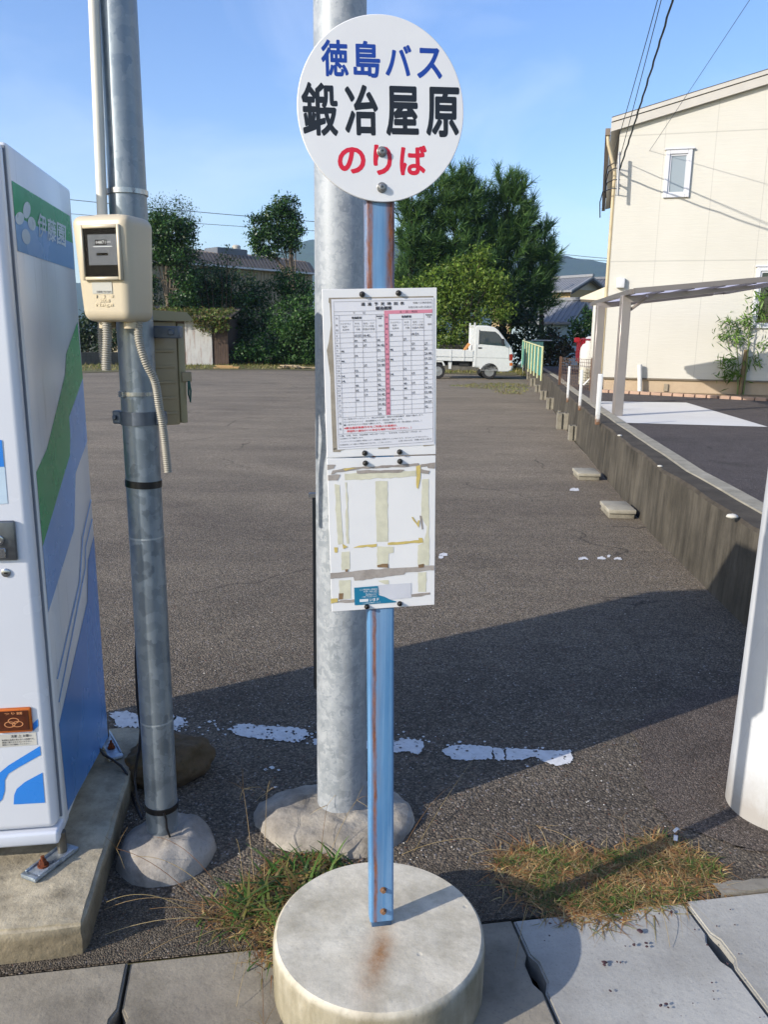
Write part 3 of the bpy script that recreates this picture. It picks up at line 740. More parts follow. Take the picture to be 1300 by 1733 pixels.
tape(2, (165, 1185), (600, 1150), (1160, 1112), (1158, 1160), (885, 1180), (870, 1200), (395, 1258), (385, 1222), (165, 1242), lvl=1)
tape(2, (940, 1388), (1118, 1370), (1120, 1390), (940, 1412), lvl=1); tape(2, (260, 1445), (400, 1435), (400, 1465), (215, 1470), lvl=1); tape(2, (1018, 635), (1040, 640), (1055, 765), (1040, 770), lvl=1)
tape(1, (985, 165), (1025, 150), (1025, 280), (1005, 378), (992, 375), lvl=2); tape(1, (380, 945), (440, 922), (608, 905), (606, 932), lvl=1); tape(1, (715, 895), (1010, 870), (1010, 848), (1045, 850), (1055, 893), (715, 918), lvl=1)
tape(1, (940, 650), (955, 650), (995, 710), (1005, 680), (1020, 682), (1010, 752), (990, 720), lvl=2); tape(1, (280, 905), (332, 935), (288, 955), lvl=2); tape(1, (200, 940), (235, 940), (232, 990), (205, 990), lvl=1); tape(1, (168, 1430), (235, 1425), (235, 1460), (170, 1478), lvl=2)
tape(1, (285, 190), (330, 182), (420, 180), (310, 208), lvl=2)
tape(3, (612, 1110), (715, 1095), (720, 1135), (615, 1130), lvl=3); tape(3, (1005, 1105), (1060, 1095), (1060, 1130), (1010, 1135), lvl=3); tape(3, (305, 1150), (335, 1148), (330, 1170), (308, 1172), lvl=3); tape(3, (245, 1380), (290, 1378), (285, 1435), (245, 1440), lvl=1)
mb.build('tape_residue', [m_tapeA, m_tapeB, m_tapeC, m_brown], lb, world=False)
m_teal = plain('teal_sticker', '#1b6f8f', .4, 0, .06); m_white = plain('white_print', '#cfd3d5', .5); m_greyst = plain('pale_sticker_back', '#c3c4c9', .5)
mb = MB()
def fl(mi, lvl, *pts): mb.mat(mi); mb.poly([(lambda t: (t[0], YB-.0003*lvl, t[1]))(spot(*px6(*p))) for p in pts])
fl(0, 2, (392, 1325), (620, 1307), (625, 1395), (680, 1410), (740, 1440), (795, 1455), (790, 1465), (398, 1492))
fl(2, 1, (622, 1300), (938, 1280), (938, 1420), (740, 1438), (640, 1412))
sq = [spot(*px6(*p)) for p in ((392, 1325), (795, 1300), (795, 1465), (398, 1492))]; sf = quadfn(sq, YB-.0010)
mb.mat(1)
letter(mb, 'この停留所の時刻は', .13, .55, .20, .10, sf, .01, 1); letter(mb, '時刻表・運賃の検索', .22, .54, .30, .23, sf, .01, 1); letter(mb, 'ホームページから', .27, .54, .40, .33, sf, .01, 1); letter(mb, '携帯電話でも', .27, .52, .50, .43, sf, .01, 1); letter(mb, 'ご覧いただけます', .18, .54, .60, .53, sf, .01, 1)
letter(mb, 'いまド', .36, .58, .84, .66, sf, .03, 2); letter(mb, 'バス接近情報サービス', .18, .62, .95, .89, sf, .01, 1)
mb.poly([sf(.12, .68), sf(.33, .68), sf(.33, .84), sf(.12, .84)])
mb.build('torn_sticker', [m_teal, m_white, m_greyst], lb, world=False)
# ================================================================== poles at the roadside
m_galv = galv('mottled_galvanised_steel', '#80878c', '#a2a6a9', 55, .2, .5)
m_galv2 = galv('grey_galvanised_steel', '#6a747c', '#8b949a', 30, .5, .36)
m_foot = concrete('footing_concrete', '#878178', '#a8a196', '#57514a', .75, 5, 60, bump=.8, dark=.42)
m_foot2 = concrete('rough_footing_concrete', '#8d867b', '#b0a899', '#5c564c', .75, 6, 60, bump=1., dark=.42)
m_black = plain('black_tape', '#121214', .35, 0, .2, 30); m_cable = plain('black_cable', '#15151a', .5, 0, .2)
m_steel = plain('stainless_band', '#a3a4a3', .3, .85, .15, 30); m_pipe = plain('cream_pipe', '#cdc9bb', .45, 0, .08, 3); m_grey_br = plain('zinc_bracket', '#5f666e', .5, .5, .2, 25)
def pole(px_bot, px_top, Y, r0, r1, zt, zb=-.1, name='x'):
    b = D(*px_bot, Y); t = D(*px_top, Y); d = (t-b)/(t[2]-b[2])
    f = lambda z: Vector(b+d*(z-b[2])); return f
# --- tall pole in the middle
fc = pole((579, 1385), (575.5, 5), 2.35, 0, 0, 0)
rc = lambda z: .0815-.0042*z
pc_ = thing('utility_pole', 'thick mottled galvanised steel pole standing right behind the bus stop post', 'utility pole', (fc(0).x, 2.35, 0), 0, 'steel poles at the car park edge')
mb = MB(); zs = [-.1, 0, .5, 1, 1.5, 2, 3, 4, 5.5, 7.2]
mb.tube([fc(z) for z in zs], [rc(z) for z in zs], 56); mb.build('shaft', m_galv, pc_, smooth=40)
def mound(mb, cx, cy, rx, ry, h, rin, seed=0, n=56, base=0, sq=2.0, wob=.07):
    rg = np.random.default_rng(seed); ph = rg.uniform(0, 6.28, 6); am = rg.uniform(.2, 1, 6)*wob
    rings = []
    for t in np.linspace(0, 1, 14):
        ring = []
        for j in range(n):
            th = 2*math.pi*j/n
            w_ = 1+sum(am[i]*math.sin((i+1)*th+ph[i])/(i+1) for i in range(6))
            rr = 1-t*(1-rin/max(rx, ry))
            zz = h*(1-(1-t)**sq)**(1/sq)*(1+.03*math.sin(5*th+ph[0]+4*t)+.02*math.sin(9*th+ph[1]))
            ring.append((cx+rx*rr*w_*math.cos(th), cy+ry*rr*w_*math.sin(th), base+zz-.01*(t == 0)))
        rings.append([(p[0]+.010*mn.noise(Vector(p)*22), p[1]+.010*mn.noise(Vector(p)*22+Vector((9, 0, 0))), p[2]+.012*mn.noise(Vector(p)*17)*(t > .05)) for p in ring])
    vs = [p for r_ in rings for p in r_]
    fs = [(i*n+j, i*n+(j+1) % n, (i+1)*n+(j+1) % n, (i+1)*n+j) for i in range(13) for j in range(n)]+[tuple(13*n+j for j in range(n))]
    mb.add(vs, fs)
mb = MB(); mound(mb, fc(0).x-.03, 2.315, .262, .205, .058, .09, 3, wob=.16); mb.build('footing', m_foot2, pc_, smooth=60)
# --- thin pole at the left
fl_ = pole((276, 1410), (198, 5), 2.16, 0, 0, 0)
pl_ = thing('utility_pole', 'slim galvanised pole carrying the electricity meter, leaning in a rounded concrete footing', 'utility pole', (fl_(0).x, 2.16, 0), 0, 'steel poles at the car park edge')
RL = .0475
mb = MB(); mb.tube([fl_(z) for z in (-.05, .5, 1, 1.5, 2, 3, 4, 5.4)], RL, 48); mb.build('shaft', m_galv2, pl_, smooth=40)
mb = MB(); mound(mb, fl_(0).x+.012, 2.145, .148, .155, .085, .056, 8, sq=1.9, wob=.03); mb.build('footing', m_foot, pl_, smooth=60)
axis = (fl_(2)-fl_(0)).normalized()
AXQ = Vector((0, 0, 1)).rotation_difference(axis).to_matrix().to_4x4()
def zl(y): return D(240, y, 2.16-RL)[2]+.0
def band(name, z, r, h, m, par, tilt=0., f=fl_, n=48):
    T_ = Matrix.Translation(f(z))@AXQ@Matrix.Rotation(tilt, 4, 'Y')
    mb = MB(); mb.lathe([(r-.004, -h/2), (r, -h/2), (r, h/2), (r-.004, h/2)], n, T_, cap=False); return mb.build(name, m, par, smooth=40)
band('tape_band', zl(822), RL+.0022, .019, m_black, pl_, .06)
for y in (914, 1229): band('faint_scar', zl(y), RL+.0006, .005, plain('pale_scar', '#9aa1a4', .5, .4), pl_)
band('clamp_band', zl(322), RL+.004, .012, m_steel, pl_, .0)
band('cable_tie', zl(668), RL+.003, .010, m_steel, pl_)
zt_ = zl(668); p = fl_(zt_); mb = MB(); T_ = Matrix.Translation(p)@Matrix.Rotation(R_(-38), 4, 'Z'); mb.rbox(-.010, .010, -RL-.010, -RL-.001, -.008, .008, .0015, 1, T_); mb.box(-.004, .004, -RL-.0115, -RL-.0095, -.004, .004, T_)
mb.build('buckle', m_steel, pl_)
# bracket clamp holding the box behind
zb_ = zl(710); p = fl_(zb_)
band('bracket_clamp', zb_, RL+.004, .036, m_grey_br, pl_, 0)
for sx, yaw in ((-1, 0), (1, 0)):
    mb = MB()
    T_ = Matrix.Translation(p)@Matrix.Rotation(R_(-8), 4, 'Z')
    x0 = sx*(RL+.001); mb.rbox(min(x0, x0+sx*.026), max(x0, x0+sx*.026), -.012, .012, -.018, .018, .003, 1, T_)
    mb.rbox(min(x0+sx*.012, x0+sx*.022), max(x0+sx*.012, x0+sx*.022), -.022, -.012, -.006, .006, .002, 1, T_)
    mb.build('clamp_ear', m_grey_br, pl_, smooth=40)
# black tie low down, and its loose end
zz = zl(1375); 
band('tape_band', zz, RL+.003, .017, m_black, pl_, .05)
p = fl_(zz); mb = MB()
mb.tube([p+Vector((.020, -.046, 0)), p+Vector((.026, -.047, -.02)), p+Vector((.027, -.048, -.05)), p+Vector((.038, -.052, -.085)), p+Vector((.045, -.055, -.10))], .006, 6, flat=.4); mb.build('loose_tie_end', m_black, pl_, smooth=60)

# --- pale pipe fixed along the pole
mb = MB(); a = D(173.5, 372, 2.11); b = D(156, -60, 2.11); d = (b-a)/(b[2]-a[2])
mb.tube([a+d*(z-a[2]) for z in (a[2]-.05, 2.2, 2.5, 3, 4.2)], .0128, 20)
tag(mb.build('conduit_pipe', m_pipe, smooth=40), 'straight cream conduit pipe strapped along the slim pole above the meter', 'pipe')

# --- electricity meter
m_meter = plain('beige_meter_plastic', '#b9ad94', .38, 0, .05, 4, .03, 60)
m_dial = plain('grey_dial', '#565a5e', .6, 0, .1, 50, spec=.2); m_dark = plain('dark_interior', '#0d0a08', .8, spec=.1); m_clear = glass('clear_window', '#12100e', .03, .05)
mz0 = D(190, 545, 2.02)[2]; mz1 = D(190, 366, 2.02)[2]; mc = D(188, 455, 2.02)
MY = R_(-17)
meter = thing('electric_meter', 'rounded beige electricity meter with a dark window, on the slim pole', 'meter', (mc[0]+.002, 2.045, mz0), MY)
H = mz1-mz0
mb = MB(); mw, md = .082, .060
bm = bmesh.new(); bmesh.ops.create_cube(bm, size=1, matrix=Matrix.Translation((0, 0, H*.5))@Matrix.Diagonal((mw*2, md*2, H, 1)))
for v in bm.verts:                       # narrower at the bottom, the lower front slopes back
    if v.co.z < .1:
        v.co.x *= .86
        if v.co.y < 0: v.co.y += .010
bmesh.ops.bevel(bm, geom=bm.edges[:], offset=.026, segments=5, affect='EDGES', profile=.55)
mb.bm(bm); body = mb.build('housing', m_meter, meter, smooth=60, world=False)
fw, fz0, fz1 = .055, H*.39, H*.90; fx = .006
mb = MB(); o = [(fx-fw, fz0), (fx+fw, fz0), (fx+fw, fz1), (fx-fw, fz1)]; wd = .008
for x0, x1, z0, z1 in ((fx-fw, fx-fw+wd, fz0, fz1), (fx+fw-wd, fx+fw, fz0, fz1), (fx-fw+wd, fx+fw-wd, fz0, fz0+wd), (fx-fw+wd, fx+fw-wd, fz1-wd, fz1)):
    mb.rbox(x0, x1, -md-.005, -md+.004, z0, z1, .0015, 1)
mb.build('window_frame', m_meter, meter, smooth=50, world=False)
mb = MB(); mb.box(fx-fw+wd, fx+fw-wd, -md-.0012, -md-.0006, fz0+wd, fz1-wd); mb.build('recess_shade', m_dark, meter, world=False)  # window has no depth: its shade is put into a near-black sheet
mb = MB(); mb.box(fx-fw+wd+.012, fx+fw-wd-.001, -md-.0020, -md-.0014, fz0+.035, fz1-.022); dial = mb.build('dial', m_dial, meter, world=False)
mb = MB(); mb.mat(0)
zc = fz1-.034
mb.box(fx-.014, fx+.018, -md-.0024, -md-.0021, zc-.012, zc); mb.mat(1); mb.box(fx-.020, fx+.032, -md-.0024, -md-.0021, zc-.0165, zc-.0145); mb.mat(0); mb.box(fx-.012, fx+.020, -md-.0024, -md-.0021, zc-.036, zc-.030)
mb.mat(1); letter(mb, '04871', fx-.012, fx+.015, zc-.010, zc-.002, lambda u, v: (u, -md-.0028, v), .01, 1); letter(mb, 'kWh', fx+.019, fx+.030, zc-.008, zc-.003, lambda u, v: (u, -md-.0028, v), .0, 1)
mb.build('register', [m_dark, plain('pale_dial_mark', '#b5b8b8', .5)], dial, world=False)
mb = MB(); mb.poly([(fx-fw+wd, -md-.0040, fz0+wd), (fx+fw-wd, -md-.0040, fz0+wd), (fx+fw-wd, -md-.0040, fz1-wd), (fx-fw+wd, -md-.0040, fz1-wd)]); mb.build('window_pane', m_clear, meter, world=False)
# label and raised lettering follow the sloping lower front
sl0 = .010/(H)
def mfn(u, v): return (u, -md+.0105*(1-v/H)-.0012-.0006, v)
mb = MB(); mb.mat(0); z0, z1 = H*.265, H*.375; mb.poly([mfn(-.030, z0), mfn(.026, z0), mfn(.026, z1), mfn(-.030, z1)])
mb.mat(1); letter(mb, '四国電力株式会社', -.018, .024, z0+.002, z0+.007, lambda u, v: (u, mfn(u, v)[1]-.0006, v), .01, 1)
mb.build('paper_label', [plain('grey_label', '#a5a59c', .6, 0, .06), plain('label_ink', '#4b4c50', .6)], meter, world=False)
mb = MB(); 
for s, u0, u1, v0, v1 in (('1', -.022, -.019, .228, .258), ('2', -.002, .004, .226, .258), ('W', .020, .028, .228, .258), ('2008', -.012, .016, .188, .218), ('Naigai', -.024, .024, .140, .180)):
    letter(mb, s, u0, u1, H*v0, H*v1, lambda u, v: (u, mfn(u, v)[1]-.0014, v), .0, 2); letter(mb, s, u0-.0006, u1-.0006, H*v0-.0006, H*v1-.0006, lambda u, v: (u, mfn(u, v)[1]-.0004, v), .0, 2)
mb.build('raised_lettering', plain('beige_relief', '#c6b899', .4), meter, world=False)
mb = MB(); mb.rbox(-.045, .030, -md*.2, md*.75, H-.004, H+.006, .004, 2); mb.build('top_cap', m_meter, meter, smooth=50, world=False)
for x in (-.036, .036): mb = MB(); mb.lathe([(.019, -.016), (.020, -.014), (.020, .004), (.019, .006)], 22, c=(x, .004)); mb.build('cable_gland', m_meter, meter, smooth=50, world=False)
mb = MB(); mb.lathe([(.009, -.014), (.010, -.002), (.010, .003)], 16, c=(-.006, -.018)); mb.build('seal_screw', plain('brass_seal', '#6a5b3d', .5, .5), meter, smooth=50, world=False)
# corrugated hoses
def hose(name, pts, r, label, m, ring=.0056, smooth=True):
    P = [Vector([float(c) for c in p]) for p in pts]; out = []
    n = len(P)
    def cr_(i, t):
        p0, p1, p2, p3 = P[max(i-1, 0)], P[i], P[i+1], P[min(i+2, n-1)]
        return .5*((2*p1)+(p2-p0)*t+(2*p0-5*p1+4*p2-p3)*t*t+(3*p1-p0-3*p2+p3)*t**3)
    dense = [cr_(i, t) for i in range(n-1) for t in np.linspace(0, 1, 60, endpoint=False)]+[P[-1]]
    L = [0]
    for a, b in zip(dense, dense[1:]): L.append(L[-1]+(b-a).length)
    tot = L[-1]; k = int(tot/(ring/4)); rad = []; j = 0
    for q in range(k+1):
        s = tot*q/k
        while j < len(L)-2 and L[j+1] < s: j += 1
        out.append(dense[j].lerp(dense[j+1], (s-L[j])/max(1e-9, L[j+1]-L[j]))); rad.append(r*(1. if q % 4 in (0, 1) else .78))
    mb = MB(); mb.tube(out, rad, 16); o = mb.build(name, m, smooth=80); tag(o, label, 'hose', 'corrugated cable hoses under the meter'); return o
m_hose = plain('ivory_corrugated_plastic', '#8f8a7d', .5, 0, .05, 8)
hose('corrugated_hose', [D(234, 546, 2.035), D(235, 575, 2.03), D(246, 612, 2.03), D(262, 645, 2.045), D(270, 690, 2.06), D(277, 730, 2.065), D(282, 775, 2.07), D(284.5, 800, 2.07)], .0108, 'long corrugated ivory hose curving down beside the slim pole to an open end', m_hose)
hose('corrugated_hose', [D(181, 546, 2.02), D(181.5, 575, 2.02), D(180.5, 600, 2.02), D(180, 627, 2.02)], .0122, 'short stub of corrugated ivory hose hanging under the left of the meter', m_hose)
hose('corrugated_hose', [D(172, 535, 2.10), D(171.5, 570, 2.10), D(174, 600, 2.10), D(178, 620, 2.10)], .010, 'thin corrugated hose half hidden behind the short stub under the meter', m_hose)
# --- switch box behind the pole
m_box = plain('olive_beige_box', '#958565', .5, 0, .06, 5, .03); m_box2 = plain('olive_box_door', '#9a8e6b', .45, 0, .05, 5)
bc = D(268, 625, 2.30)
sw = thing('switch_box', 'olive beige switch box with an overhanging lid clamped behind the slim pole', 'switch box', (bc[0], 2.30, D(290, 716, 2.30)[2]), R_(38))
bh = D(290, 545, 2.30)[2]-D(290, 716, 2.30)[2]
mb = MB(); mb.rbox(-.05, .03, -.07, .07, 0, bh, .004, 2)
for z in np.linspace(.03, bh-.04, 6): mb.rbox(-.048, .02, -.074, -.0705, z, z+.007, .0012, 1)
bodyb = mb.build('box_body', m_box, sw, smooth=40, world=False)
mb = MB(); mb.rbox(.031, .052, -.073, .073, .004, bh-.004, .004, 2); mb.rbox(.0525, .056, -.06, .06, .02, bh-.02, .001, 1); door = mb.build('box_door', m_box2, sw, smooth=40, world=False)
mb = MB(); mb.rbox(.036, .066, -.079, -.0735, bh*.42, bh*.52, .002, 1); mb.build('latch', m_box, door, smooth=40, world=False)
mb = MB(); mb.tube([(.056, -.081, bh*.43), (.058, -.085, bh*.33), (.056, -.083, bh*.22), (.052, -.082, bh*.3), (.054, -.081, bh*.43)], .0028, 8); mb.build('green_tag_loop', plain('green_cord', '#1e4f45', .5), door, smooth=50, world=False)
mb = MB(); pr = [(-.06, bh+.002), (.066, bh+.002), (.074, bh+.006), (.055, bh+.026), (-.06, bh+.030)]; mb.prism(pr, -.085, .085, 'xz'); mb.build('lid', m_box2, sw, smooth=40, world=False)
mb = MB(); p = fl_(zl(562)); T_ = Matrix.Translation(p); mb.rbox(.030, .115, .01, .05, -.016, .016, .003, 1, T_); mb.rbox(.085, .1, .004, .012, -.007, .007, .002, 1, T_)
mb.build('bracket_arm', m_grey_br, pl_, smooth=40)
# --- black cable from the plinth to the pole
mb = MB()
cb_ = [D(231, 1078, 2.21), D(230, 1120, 2.225), D(232, 1180, 2.24), D(238, 1235, 2.25), D(236, 1268, 2.26), D(231, 1290, 2.27), D(228, 1320, 2.26), D(232, 1352, 2.23), D(244, 1380, 2.20)]
mb.tube(cb_, .0042, 8); tag(mb.build('cable', m_cable, smooth=60), 'black cable running down behind the slim pole to its footing', 'cable')
mb = MB(); q = [G(x, y, z) for x, y, z in ((165, 1262, .16), (176, 1277, .125), (190, 1285, .115), (205, 1296, .112), (214, 1308, .10), (220, 1335, .02), (228, 1360, .012), (240, 1385, .07))]
mb.tube(q, .0045, 8); tag(mb.build('cable', m_cable, smooth=60), 'black cable lying from the rear bracket of the vending machine over the plinth edge', 'cable')
# --- white concrete pole at the right
m_wpole = NT('white_painted_concrete', .55, 0, .4)
kk = m_wpole; c = kk.ramp(kk.noise(3, 6, .65), (.3, '#aeb0b2'), (.7, '#babcbd')); sc = kk.ramp(kk.noise(2.2, 8, .7, kk.map((9, 9, 1.1))), (.58, 0.), (.75, .45)); c = kk.mix(sc, c, '#a9a49a'); cr2 = kk.ramp(kk.voro(5, 'DISTANCE_TO_EDGE', kk.map((1, 1, .6))), (0., .8), (.012, 1.)); c = kk.mix(kk.math('MULTIPLY', kk.ramp(kk.math('ADD', kk.math('MULTIPLY', kk.sep()[2], 3.2), kk.math('MULTIPLY', kk.noise(9, 7, .75), .7)), (.45, 1.), (.95, 0.)), .6), c, '#857a69'); kk.col(kk.mix(.35, c, cr2, 'MULTIPLY')); kk.bump(kk.noise(40, 5), .12, .003); m_wpole = kk.m
RW = .172; wc = (1.197+RW*.985, 2.43)
mb = MB(); ln = -.012
zs = np.linspace(-.08, 7.5, 14)
mb.tube([(wc[0]+ln*z*.0+.006*z, wc[1], z) for z in zs], [RW-.0062*z for z in zs], 96)
wp = thing('utility_pole', 'thick white painted concrete pole to the right of the matted grass patch', 'utility pole', (wc[0], wc[1], 0))
mb.build('shaft', m_wpole, wp, smooth=40)
mb = MB(); mb.tube([(wc[0]+.006*z, wc[1], z) for z in (5.55, 5.65)], RW-.025, 64); mb.build('clamp_band', m_steel, wp, smooth=40)

# --- narrow board fixed behind the middle pole: only its edge shows
mb = MB(); z0, z1 = D(534, 1165, 2.44)[2], D(534, 842, 2.44)[2]; a = D(530, 1000, 2.44)
mb.rbox(a[0], a[0]+.13, 2.435, 2.452, z0, z1, .002, 1); eb = thing('edge_board', 'dark narrow edge of a board with a pale cap fixed behind the thick steel pole', 'board', (a[0]+.06, 2.44, z0))
mb.build('board_panel', plain('dark_board_edge', '#25282c', .5, 0, .2), eb, smooth=40)
mb = MB(); mb.rbox(a[0]-.012, a[0]+.13, 2.430, 2.456, z1+.0005, z1+.014, .002, 1); mb.build('cap_strip', plain('pale_cap', '#9a948c', .6), eb, smooth=40)

# --- rock beside the pole
m_rock = concrete('mossy_rock', '#54452f', '#6d5a44', '#3a3a24', .7, 7, 50, bump=.9)
bm = bmesh.new(); bmesh.ops.create_icosphere(bm, subdivisions=5, radius=1)
for v in bm.verts:
    d = v.co.normalized(); q = 1+.22*mn.noise(d*1.6+Vector((3, 1, 2)))+.07*mn.noise(d*5); v.co = Vector((d.x*q*.150, d.y*q*.115, d.z*q*.090+.06))
mb = MB(); mb.bm(bm, Matrix.Translation((-.765, 2.58, 0))@Matrix.Rotation(.5, 4, 'Z')); tag(mb.build('rock', m_rock, smooth=60), 'dark mossy boulder on the asphalt behind the slim pole', 'rock')
# ================================================================== vending machine on its plinth
P0 = G(110, 1400, .17); P1 = G(182, 1222, .17)
dv = Vector(P1-P0); DEP = dv.length; VY = math.atan2(-dv.x, dv.y)           # the side runs along local +y
vm = thing('vending_machine', 'white drinks vending machine with green and blue bands on its side', 'vending machine', (P0[0], P0[1], .10), VY)
VI = ROOTM[vm.name].inverted(); VR = ROOTM[vm.name].to_3x3()
sideN = VR@Vector((1, 0, 0)); frontN = VR@Vector((0, -1, 0))
FD = .058                                                       # the door stands this far before the cabinet
VW = 1.16; zt = D(112, 320, P1[1])[2]-.10
m_vw = plain('white_enamel', '#d6d8dc', .22, 0, .03, 2); k = NT('white_side_enamel', .20, 0, .5)
cc = k.ramp(k.noise(1.5, 5), (.3, '#dadad8'), (.7, '#e4e3e0')); dr = k.ramp(k.noise(2.4, 8, .75, k.map((9, 12, .7))), (.56, 0.), (.75, .5)); k.col(k.mix(dr, cc, '#8d8879')); m_vside = k.m
m_trim = plain('white_plastic_trim', '#bfc4cd', .35, 0, .03, 3)
m_green = plain('green_band', '#2c9a62', .25, 0, .05, 3); m_vblue = plain('blue_band', '#7ea5d2', .25, 0, .06, 2); m_vblue2 = plain('deep_blue_band', '#5586be', .25, 0, .10, 1.5); m_logo = plain('white_mark', '#c6d2d8', .3)
mb = MB(); mb.rbox(-VW, 0, 0, DEP, .07, zt, .012, 3); cab = mb.build('cabinet', m_vside, vm, smooth=40, world=False)
mb = MB(); mb.rbox(-VW, -.004, -FD, -.006, .105, zt-.002, .022, 5); door = mb.build('door', m_vw, vm, smooth=60, world=False)
mb = MB(); mb.rbox(-.0195, -.0035, -.0065, -.0005, .11, zt-.01, .001, 1); mb.build('door_seal', plain('grey_seal', '#7e838b', .6), door, world=False)
mb = MB(); mb.rbox(-VW, -.002, -FD-.006, DEP*.1, .060, .100, .008, 2); mb.build('kick_strip', m_vw, vm, smooth=50, world=False)
def sp(x, y, off=.0012):
    q = VI@Vector(PL(x, y, Vector(P0)+sideN*off, sideN)); return q
def fp(x, y, off=.0012):
    q = VI@Vector(PL(x, y, Vector(P0)+frontN*(FD+off), frontN)); return q
def decal(mb, mi, pts, lvl=0, fn=sp, lim=True):
    mb.mat(mi); o = []
    for x, y in pts:
        q = fn(x, y, .0010+.0004*lvl)
        if fn is sp and lim: q.y = min(max(q.y, .012), DEP-.014)
        if fn is fp: q.x = min(q.x, -.030)
        o.append(q)
    mb.poly(o)
mb = MB()
decal(mb, 0, [(10, 300), (118, 366), (123, 412), (15, 361)])
decal(mb, 1, [(15, 361), (123, 412), (126, 457), (20, 422)])
decal(mb, 0, [(131, 545), (112, 600), (110.6, 634), (79.5, 760), (60, 800), (72, 925), (118.5, 770), (119, 735), (117, 706), (141, 640)])
decal(mb, 1, [(141, 640), (117, 706), (119, 735), (118.5, 770), (72, 925), (82, 1036), (126, 894), (128, 801), (150, 745)])
decal(mb, 2, [(160, 905), (149, 949), (148, 1017), (100, 1226), (115, 1372), (190, 1228), (172, 1005)])
def lineband(pts, w, mi):
    for (a, b), (c, d) in zip(pts, pts[1:]):
        L = math.hypot(c-a, d-b); nx, ny = -(d-b)/L*w, (c-a)/L*w
        decal(mb, mi, [(a-nx, b-ny), (c-nx, d-ny), (c+nx, d+ny), (a+nx, b+ny)], 1)
lineband([(154, 845), (140, 909), (137, 955), (135, 986), (97, 1149)], 1.2, 1); lineband([(156, 878), (145, 925), (144.6, 961), (100, 1188)], 1.0, 1)
# four leaf mark and the name
def petal(cx, cy, ax, ay, bx, by):
    decal(mb, 3, [(cx+ax*math.cos(t)+bx*math.sin(t), cy+ay*math.cos(t)+by*math.sin(t)) for t in np.linspace(0, 2*math.pi, 25)[:-1]], 2)
petal(45.3, 356, 6.2, 2, -1.5, 14); petal(33.5, 370, 6.5, 5, 3.5, -9.5); petal(54, 379, 6, -2.5, 3.0, 11.5); petal(44.3, 401, 7.2, 1, 1.2, 13)
mb.mat(3)
def nm(u, v):
    x = 64+u*47; y = 360+u*24+(1-v)*40-u*(1-v)*6; return sp(x, y, .0020)
for i, ch in enumerate('伊藤園'): letter(mb, ch, i*.345, i*.345+.31, 0, 1, nm, .018, 2)
mb.build('side_graphics', [m_green, m_vblue, m_vblue2, m_logo], cab, world=False)
# front
mb = MB()
decal(mb, 0, [(70, 1262), (40, 1279), (14, 1295), (2, 1305), (-25, 1330), (-25, 1372), (-6, 1362), (4, 1352), (8, 1338), (8, 1320), (14, 1309), (30, 1299), (72, 1277)], 0, fp)
decal(mb, 0, [(72, 1307), (42, 1323), (28, 1335), (24, 1345), (23, 1361), (76, 1358)], 0, fp)
decal(mb, 0, [(56, 1224), (72, 1216), (72, 1228), (56, 1237)], 0, fp)
decal(mb, 1, [(-20, 742), (4, 745), (13, 852), (-20, 855)], 0, fp); decal(mb, 0, [(-20, 742), (3, 745), (7, 790), (-20, 790)], 1, fp)
mb.build('front_graphics', [plain('sky_blue_band', '#2f7bcb', .25, 0, .04), plain('pale_poster', '#b6c9d6', .2)], door, world=False)
def frbox(px0, px1, d0, d1, r, m, name, par, seg=2):
    a = fp(px0[0], px0[1], 0); b = fp(px1[0], px1[1], 0); x0, x1 = min(a.x, b.x), max(a.x, b.x); z0, z1 = min(a.z, b.z), max(a.z, b.z)
    mb = MB(); mb.rbox(x0, x1, -FD-d1, -FD-d0, z0, z1, r, seg); return mb.build(name, m, par, smooth=40, world=False), (x0, x1, z0, z1)
m_lock = plain('brushed_lock_plate', '#6d7073', .35, .8, .15, 30); m_chr = plain('bright_metal', '#a5a6a6', .25, .9, .1)
lk, bx = frbox((-14, 948), (26, 880), .0005, .010, .0045, m_lock, 'lock_plate', vm, 3)
cxl = (bx[0]+bx[1])/2
mb = MB(); T_ = Matrix.Translation((cxl-.008, -FD-.010, bx[2]+.055))@Matrix.Rotation(R_(90), 4, 'X'); mb.lathe([(.013, 0), (.013, .004), (.011, .005), (.006, .005), (.005, .003)], 24, T_); mb.rbox(cxl-.02, cxl+.006, -FD-.013, -FD-.0095, bx[2]+.008, bx[2]+.034, .0015, 1); mb.build('lock_handle', m_chr, lk, smooth=40, world=False)
q = fp(10.5, 969, 0); mb = MB(); T_ = Matrix.Translation(q)@Matrix.Rotation(R_(90), 4, 'X'); mb.lathe([(.0115, 0), (.0115, .003), (.010, .0042), (.0, .0042)], 24, T_); kh = mb.build('key_cylinder', m_chr, vm, smooth=40, world=False)
mb = MB(); mb.box(q.x-.0042, q.x+.0042, q.y-.0048, q.y-.0044, q.z-.0016, q.z+.0016); mb.build('key_slot', m_dark, kh, world=False)
m_orange = plain('amber_plastic', '#b8601f', .3, 0, .12, 20); m_orange2 = plain('deep_amber_recess', '#4a2210', .35, 0, .35, 40)
fr, bx = frbox((-4, 1239), (53, 1195), .0006, .007, .005, m_orange, 'coin_return_frame', vm, 3)
mb = MB(); mb.rbox(bx[0]+.007, bx[1]-.007, -FD-.0085, -FD-.0072, bx[2]+.006, bx[3]-.007, .0005, 1); rc_ = mb.build('coin_return_flap', m_orange2, fr, world=False)
mb = MB(); xm = (bx[0]+bx[1])/2; zm = (bx[2]+bx[3])/2
letter(mb, 'つり銭', xm-.022, xm+.024, bx[3]-.018, bx[3]-.010, lambda u, v: (u, -FD-.0088, v), .01, 1)
